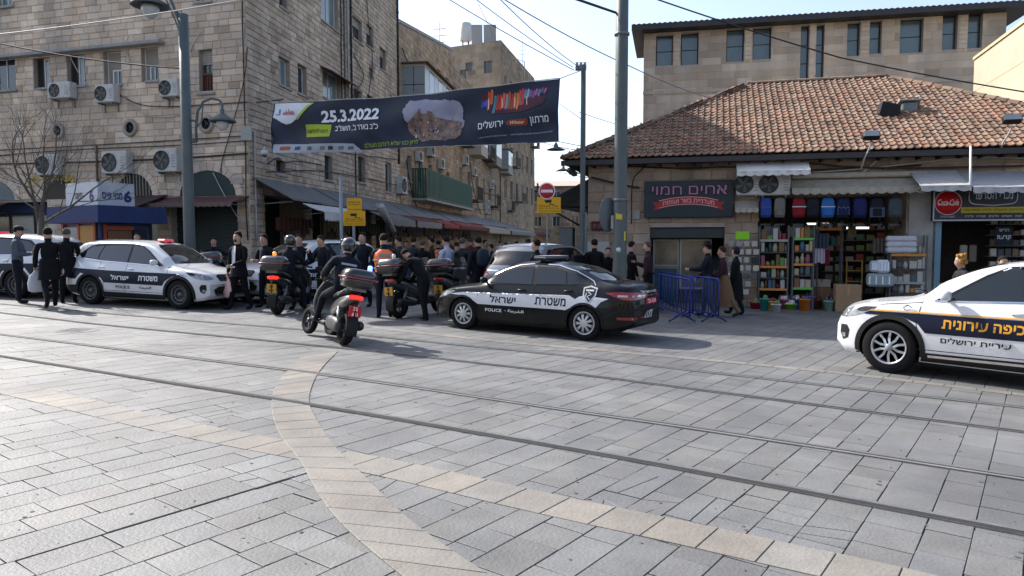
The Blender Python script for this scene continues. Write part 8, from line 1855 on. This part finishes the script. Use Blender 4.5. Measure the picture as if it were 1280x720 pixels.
# crowd in the alley
random.seed(33)
crowd = [(500, 20.5, 'olive coat', olive), (516, 22.5, 'dark grey jumper', flat('26282b')), (528, 21.0, 'black jacket', blk_), (540, 23.5, 'brown coat', brn), (571, 23.0, 'beige jacket', flat('7a6a54')), (588, 25.5, 'dull red jumper', flat('5a2422')), (606, 27.0, 'pale cardigan', flat('8d8880')), (616, 23.4, 'navy anorak', nav), (632, 28.5, 'grey sweatshirt', greyt),
		 (508, 27.5, 'faded blue jacket', flat('34465c')), (553, 29.5, 'green parka', flat('2f4230')), (580, 31.5, 'cream coat', flat('9a9180')), (645, 33, 'black coat', blk_), (600, 35, 'mustard jumper', flat('8a6a20')), (625, 37, 'white shirt', wsh), (565, 36, 'rust coloured jacket', flat('6a3a20')), (487, 23.5, 'charcoal jacket', flat('1b1c1f')), (660, 26, 'slate shirt', flat('39444f'))]
for k, (px, Y, cn, m_) in enumerate(crowd):
	hd = [None, 'kippah', None, None, None, 'cap'][k % 6]; hr = [hb, hbr, hg][k % 3]; hn = {id(hb): 'black hair', id(hbr): 'brown hair', id(hg): 'grey hair'}[id(hr)]; fc = random.choice([170, 200, 10, -20, 90, 250])
	face = 'facing the street' if fc in (170, 200) else 'seen from behind' if fc in (10, -20) else 'seen from the side'
	person(px, Y, fc, (m_, random.choice([nav, jns, blk_, brn]), shoe, hr), 'shopper in a %s with %s%s, %s' % (cn, hn, {None: '', 'kippah': ' and skullcap', 'cap': ' under a cap'}[hd], face), random.choice([STAND, HOLD, WALK, HOLD2]), random.uniform(.92, 1.02), hd, bulk=random.choice([1.0, 1.05]) , group='shoppers in the market alley')
# ================================================================ scooters
def rsec(x, zc, hy, hz, p=2.6, n=18):
	e = 2 / p; sg = lambda a: math.copysign(abs(a) ** e, a); return [(x, hy * sg(math.cos(2 * math.pi * k / n)), zc + hz * sg(math.sin(2 * math.pi * k / n))) for k in range(n)]
def swheel(t, x, y, r, w, steer=0.0, name='wheel'):
	X = W[t] @ Matrix.Translation((x, y, r)) @ Matrix.Rotation(steer, 4, 'Z'); b = MB(X)
	b.lathe([(r * .62, -w * .35), (r * .68, -w * .46), (r * .88, -w * .5), (r * .98, -w * .28), (r, 0), (r * .98, w * .28), (r * .88, w * .5), (r * .68, w * .46), (r * .62, w * .35)], 28, axis='Y', cap=False); wh = b.build(name, blackm, t)
	b = MB(X); b.lathe([(r * .64, -w * .36), (r * .60, -w * .2), (r * .60, w * .2), (r * .64, w * .36)], 28, axis='Y', cap=False); b.lathe([(0, -w * .45), (r * .16, -w * .45), (r * .16, w * .45), (0, w * .45)], 12, axis='Y'); rim = b.build('rim', mat('dark_rim', (.09, .09, .095), .4, .6, var=.2), wh)
	for k in range(5): b = MB(X @ Matrix.Rotation(2 * math.pi * k / 5 + .4, 4, 'Y')); b.box(r * .12, r * .63, -w * .16, w * .16, -.014, .014); b.build('spoke', MATS['dark_rim'], rim)
	return wh
sc_sil = mat('scooter_silver', (.075, .078, .08), .3, .5, var=.15, coat=.6); sc_blk = mat('scooter_black', (.012, .012, .013), .3, var=.2, coat=.7); sc_red = mat('red_lens', (.45, .02, .015), .15, var=.3, coat=.6)
def scooter(loc, rz, label, lean=0, three=False, plate=('b8242c', 'f0d8d8', '22-651'), shell=None, lit=True, box=True, beacon=None, steer=0.0, group='police scooters in front of the market', screen=True, sc=1.0, top=None):
	shell = shell or sc_blk
	t = thing('police_scooter', loc, 0, label, 'scooter', group); M_ = Matrix.Rotation(rz, 3, 'Z') @ Matrix.Rotation(R(lean), 3, 'X'); t.rotation_euler = M_.to_euler(); t.scale = (sc,) * 3; W[t] = Matrix.LocRotScale(t.location, t.rotation_euler, t.scale)
	B = lambda: MB(W[t].copy()); rf, rr = .27, .28
	swheel(t, -.74, 0, rr, .15, name='rear_wheel')
	if three: [swheel(t, .74, s_ * .21, rf * .93, .11, steer, 'front_wheel') for s_ in (-1, 1)]
	else: swheel(t, .78, 0, rf, .12, steer, 'front_wheel')
	b = B(); b.loft([rsec(x, z, y, h) for x, z, y, h in ((-1.02, .80, .05, .03), (-.96, .78, .10, .07), (-.80, .73, .145, .12), (-.55, .66, .17, .15), (-.30, .58, .17, .15), (-.10, .50, .14, .12), (.0, .44, .10, .08))]); b.build('rear_fairing', shell, t)
	b = B(); b.loft([rsec(x, z, y, h) for x, z, y, h in ((-.95, .90, .06, .02), (-.85, .895, .12, .04), (-.6, .86, .155, .055), (-.38, .82, .16, .05), (-.28, .79, .15, .05), (-.08, .765, .13, .05), (.05, .74, .09, .04))]); b.build('seat', plastic, t)
	b = B(); b.bbox(-.12, .42, -.20, .20, .24, .33, .03); b.build('footboard', plastic, t)
	b = B(); b.loft([rsec(x, z, y, h, 3) for x, z, y, h in ((.02, .42, .09, .08), (.15, .36, .12, .07), (.35, .36, .14, .08))]); b.build('centre_tunnel', shell, t)
	# leg shield / front fairing, leaning back
	rg = []
	for z, xf_, hy, th in ((.28, .50, .17, .05), (.42, .56, .25, .08), (.62, .60, .28, .10), (.82, .55, .26, .12), (.96, .48, .20, .12), (1.04, .42, .12, .07)):
		rg.append([(xf_ + th * math.cos(2 * math.pi * k / 18) - (.10 * abs(math.sin(2 * math.pi * k / 18)) ** 2), hy * math.sin(2 * math.pi * k / 18), z) for k in range(18)])
	b = B(); b.loft(rg); b.build('front_fairing', shell if three or shell is sc_sil else sc_blk, t)
	b = B(); b.ell((.64, 0, .84), (.05, .15, .07), nu=14, nv=8); b.build('headlight', lens, t)
	if screen:
		b = B(); vs = []
		for j in range(5):
			for i in range(9): y = (-.17 + .34 * i / 8) * (1 - .25 * (j / 4) ** 2); vs.append((.50 - .20 * j / 4 - y * y * 1.6, y, .98 + .30 * j / 4))
		b.add(vs, [(j * 9 + i, j * 9 + i + 1, (j + 1) * 9 + i + 1, (j + 1) * 9 + i) for j in range(4) for i in range(8)], smooth=True); b.build('windscreen', mat('smoked_screen', (.05, .055, .06), .1, var=.2, trans=.6), t)
	b = B(); b.tube([(.30, -.34, 1.00), (.34, -.22, 1.01), (.42, -.06, 1.0), (.42, .06, 1.0), (.34, .22, 1.01), (.30, .34, 1.00)], .014, 8); hb_ = b.build('handlebar', steel, t)
	for s_ in (-1, 1):
		b = B(); b.tube([(.30, s_ * .36, 1.0), (.325, s_ * .24, 1.01)], .019, 8); b.build('grip', blackm, hb_)
		b = B(); b.tube([(.36, s_ * .2, 1.02), (.40, s_ * .28, 1.16)], .007, 5); b.ell((.395, s_ * .31, 1.20), (.018, .07, .04), nu=12, nv=8); b.build('mirror', plastic, t)
		b = B(); b.tube([(.46, s_ * (.21 if three else .075), .70), (.74 if three else .78, s_ * (.145 if three else .085), .26)], .024, 6); b.build('fork', steel, t)
		if three: b = B(); b.add([(.74 + .29 * math.cos(a), s_ * .21 + o, .25 + .29 * math.sin(a)) for a in [.5 + i * .28 for i in range(8)] for o in (-.065, .065)], [(2 * i, 2 * i + 1, 2 * i + 3, 2 * i + 2) for i in range(7)], smooth=True); b.build('front_mudguard', shell, t)
	if not three: b = B(); b.add([(.78 + .31 * math.cos(a), o, .27 + .31 * math.sin(a)) for a in [.3 + i * .28 for i in range(9)] for o in (-.07, .07)], [(2 * i, 2 * i + 1, 2 * i + 3, 2 * i + 2) for i in range(8)], smooth=True); b.build('front_mudguard', shell, t)
	b = B(); b.add([(-.74 + .33 * math.cos(a), o * (1 - .1 * i / 6), .28 + .33 * math.sin(a)) for i, a in enumerate([2.0 + i * .24 for i in range(7)]) for o in (-.10, .10)], [(2 * i, 2 * i + 1, 2 * i + 3, 2 * i + 2) for i in range(6)], smooth=True); b.build('rear_mudguard', plastic, t)
	b = B(); b.loft([rsec(x, z, y, h) for x, z, y, h in ((-.98, .36, .05, .06), (-.9, .36, .065, .08), (-.5, .31, .06, .075), (-.35, .28, .035, .04))], xf=Matrix.Translation((0, -.17, 0))); b.build('silencer', mat('silencer_metal', (.05, .05, .052), .4, .6, var=.3), t)
	b = B(); b.loft([rsec(x, z, y, h) for x, z, y, h in ((-.85, .30, .06, .06), (-.7, .32, .07, .12), (-.3, .33, .07, .12), (-.15, .32, .05, .07))], xf=Matrix.Translation((0, .14, 0))); b.build('transmission_case', mat('case_grey', (.055, .055, .06), .5, .3, var=.3), t)
	for s_ in (-1, 1): b = B(); b.tube([(-.78, s_ * .14, .32), (-.62, s_ * .15, .62)], .02, 6); b.tube([(-.75, s_ * .14, .38), (-.65, s_ * .15, .56)], .034, 8); b.build('shock_absorber', steel, t)
	b = B(); b.ell((-.985, 0, .815), (.045, .13, .042), nu=16, nv=8, p=3); b.build('tail_light', mat('lit_tail', (.9, .03, .02), .3, emit=.5, var=0) if lit else sc_red, t)
	b = B(); b.bbox(-1.065, -1.05, -.105, .105, .50, .68, .004, xf=Matrix.Rotation(0, 4, 'Y')); pl_ = b.build('number_plate', flat(plate[0], .5), t)
	v2, fs = text2d(plate[2].split('-')[0], .06, bold=.04); b = B(); b.add([(-1.0665, -a, .635 + c) for a, c in v2], fs, smooth=False); v2, fs = text2d(plate[2].split('-')[1], .06, bold=.04); b.add([(-1.0665, -a, .545 + c) for a, c in v2], fs, smooth=False); b.build('plate_lettering', flat(plate[1], .5), pl_)
	b = B(); b.tube([(-.95, 0, .74), (-1.05, 0, .68), (-1.055, 0, .5)], .02, 5); b.build('plate_holder', plastic, t)
	for s_ in (-1, 1): b = B(); b.tube([(-.45, s_ * .15, .80), (-.8, s_ * .14, .93), (-1.02, s_ * .10, .93)], .012, 6); b.build('grab_rail', steel, t)
	if box:
		cxb, zb_ = -.93, .97
		for nm, z0_, z1_, k0, k1, m_ in (('top_box', 0, .15, .88, 1.0, sc_blk), ('top_box_lid', .165, .31, 1.0, .72, top or sc_sil)):
			b = B(); rg = []
			for f in (0, .12, .5, .85, 1.0):
				kk = (k0 + (k1 - k0) * f ** (2 if nm == 'top_box_lid' else .7)); ins = 1 if f not in (0, 1.0) else (.96 if nm == 'top_box' or f == 0 else .9); z = zb_ + z0_ + (z1_ - z0_) * f; rg.append([(cxb + .235 * kk * ins * math.copysign(abs(math.cos(a)) ** .6, math.cos(a)), .285 * kk * ins * math.copysign(abs(math.sin(a)) ** .6, math.sin(a)), z) for a in [2 * math.pi * q / 28 + .05 for q in range(28)]])
			b.loft(rg); b.build(nm, m_, t)
		b = B(); b.tube([(cxb + .245 * math.copysign(abs(math.cos(a)) ** .6, math.cos(a)), .295 * math.copysign(abs(math.sin(a)) ** .6, math.sin(a)), zb_ + .158) for a in [2 * math.pi * q / 32 + .05 for q in range(33)]], .016, 6); b.build('red_band', mat('box_reflector', (.28, .03, .02), .3, var=.3, coat=.5), t)
		b = B(); b.box(cxb - .14, cxb + .16, -.12, .12, .92, zb_ + .001); b.build('rack', steel, t)
	if beacon:
		b = B(); zt_ = 1.28; b.lathe([(.035, zt_), (.04, zt_ + .01), (.04, zt_ + .07), (.02, zt_ + .09), (0, zt_ + .09)], 12, xf=Matrix.Translation((-.93, beacon[1], 0))); b.build('beacon', beacon[0], t)
	return t
RIDE = dict(hip=.86, lean=8, rl=(72, 62, 14), ll=(72, 62, 14), ra=(48, 14, 32, 4), la=(48, 14, 32, 4))
RIDE2 = dict(hip=.86, lean=4, rl=(40, 42, 22), ll=(72, 66, 14), ra=(46, 14, 34, 4), la=(46, 14, 34, 4))
def rider(t, label, pose, x=-.2, dz=.02, bulk=1.2, sc=1.0):
	M_ = W[t] @ Matrix.Translation((x, 0, dz)) @ Matrix.Rotation(R(-90), 4, 'Z'); o, J = person(0, 0, 0, (nav, nav, shoe, hb), label, pose, sc, 'helmet', bulk=bulk, loc=(0, 0, 0))
	inv = W[o].inverted(); D = M_ @ Matrix.Diagonal((sc, sc, sc, 1)) if 0 else M_
	o.location, q, s_ = M_.decompose()[0], None, None; o.rotation_euler = M_.to_euler(); W[o] = M_; return o, J
a = g(437, 431); b_ = g(391, 419.5); d = b_ - a; ang = math.atan2(d.y, d.x); mid = (a + b_) / 2; mid.z = gz(mid.x)
M1 = scooter(tuple(mid), ang + R(-11), 'three wheeled silver and black police scooter turning left, blue light flashing', lean=11, three=True, shell=sc_sil, beacon=(mat('blue_beacon', (.05, .08, 1.0), .3, emit=6, var=0), -.17), steer=.2, sc=.95, top=sc_blk)
RD, RJ = rider(M1, 'helmeted police rider in dark jacket seated on the three wheeled scooter', RIDE, bulk=1.3)
b = MB(W[RD].copy()); T = RJ['T']; b.add([T(-.13, .36, -.172), T(.13, .36, -.172), T(.13, .395, -.168), T(-.13, .395, -.168)], [(0, 1, 2, 3)]); b.build('back_lettering_strip', flat('9aa0a8', .4), RD)
a = g(347, 393); M2 = scooter((a.x + .08, a.y + .72, gz(a.x)), R(84), 'black police scooter seen from the rear with orange light, left of the two riders', lean=2, plate=('b58a28', '2a2010', '38-417'), beacon=(mat('orange_beacon', (.9, .33, .05), .3, emit=.5, var=0), 0))
RD2, _ = rider(M2, 'helmeted rider on the left scooter with one foot down, back to the viewer', RIDE2)
a = g(503, 398); M3 = scooter((a.x + .28, a.y + .70, gz(a.x)), R(62), 'parked silver and black police scooter left of the black sedan', lean=-4, plate=('c9952a', '2a2010', '74-902'), shell=sc_sil, beacon=(mat('white_lamp', (.7, .72, .75), .3), -.1), lit=False)
M4 = scooter((-1.30, 17.3, gz(-1.3)), R(72), 'police scooter with red banded box behind the black sedan bonnet', lean=-3, plate=('c9952a', '2a2010', '51-338'), shell=sc_sil, lit=False)
person(530, 15.3, 60, (blk_, blk_, shoe, hb), 'rider in black bending over beside the parked right scooter', dict(lean=38, rl=(12, 14), ll=(-6, 10), ra=(60, 10, 20, 5), la=(55, 10, 25, 5), nod=20, hip=.88), 1.0, None, bulk=1.15)
for k, (px, Y, rz, sh_, lab) in enumerate([(250, 19.4, 100, sc_blk, 'parked black motorcycle left of a row behind the police SUV'), (266, 19.2, 80, sc_blk, 'parked black motorcycle in the middle of the row near the lamp post'), (283, 19.4, 95, sc_sil, 'parked silver motorcycle at the right of the row near the stone pier')]):
	X = (px - 640) / FPX * Y; scooter((X, Y, gz(X)), R(rz), lab, lean=-6, shell=sh_, lit=False, box=(k == 2), group='motorcycles parked by the lamp post', screen=k != 1)
for k, (px, lab, c) in enumerate([(266, 'white helmet resting on the middle parked motorcycle', 'b9c2bf')]):
	X = (px - 640) / FPX * 18.7; t = thing('helmet', (X, 18.75, .98 + gz(X)), 0, lab, 'helmet'); b = lb(t); b.ell((0, 0, .1), (.12, .14, .13), nu=16, nv=10); b.build('shell', flat(c, .3), t); b = lb(t); b.add([(math.sin(a_) * .122, -math.cos(a_) * .143, z_) for a_ in [-.9 + .3 * i for i in range(7)] for z_ in (.06, .14)], [(2 * i, 2 * i + 2, 2 * i + 3, 2 * i + 1) for i in range(6)]); b.build('visor', glass, t)
# ---- stone houses across the street behind the viewer (they show only in glass and paint)
FX = Frame((14, -15), math.pi); BX = thing('stone_building', (14, -15, -.3), label='stone building across the street, showing only as reflection in car glass', cat='building')
wx = [(x, x + 1.3, z, z + 1.8, .2) for x in (1.5, 5, 8.5, 12, 15.5, 19, 22.5, 26) for z in (4.4, 7.9)] + [(x, x + 2.6, -.2, 2.9, .4) for x in (1, 5, 9, 13, 17, 21, 25)]
wall(BX, FX, 0, 30, -1, 11, wx, .5, (.8, 1.4), sm=stone_b, mm=mortar_b)
for w in wx: pane_window(BX, FX, *w[:4], nv=1, fw=.07, sill=False)
b = MB(FX.M); b.box(0, 30, .45, 10, -1, 10.95); b.build('building_core', mortar_b, BX)
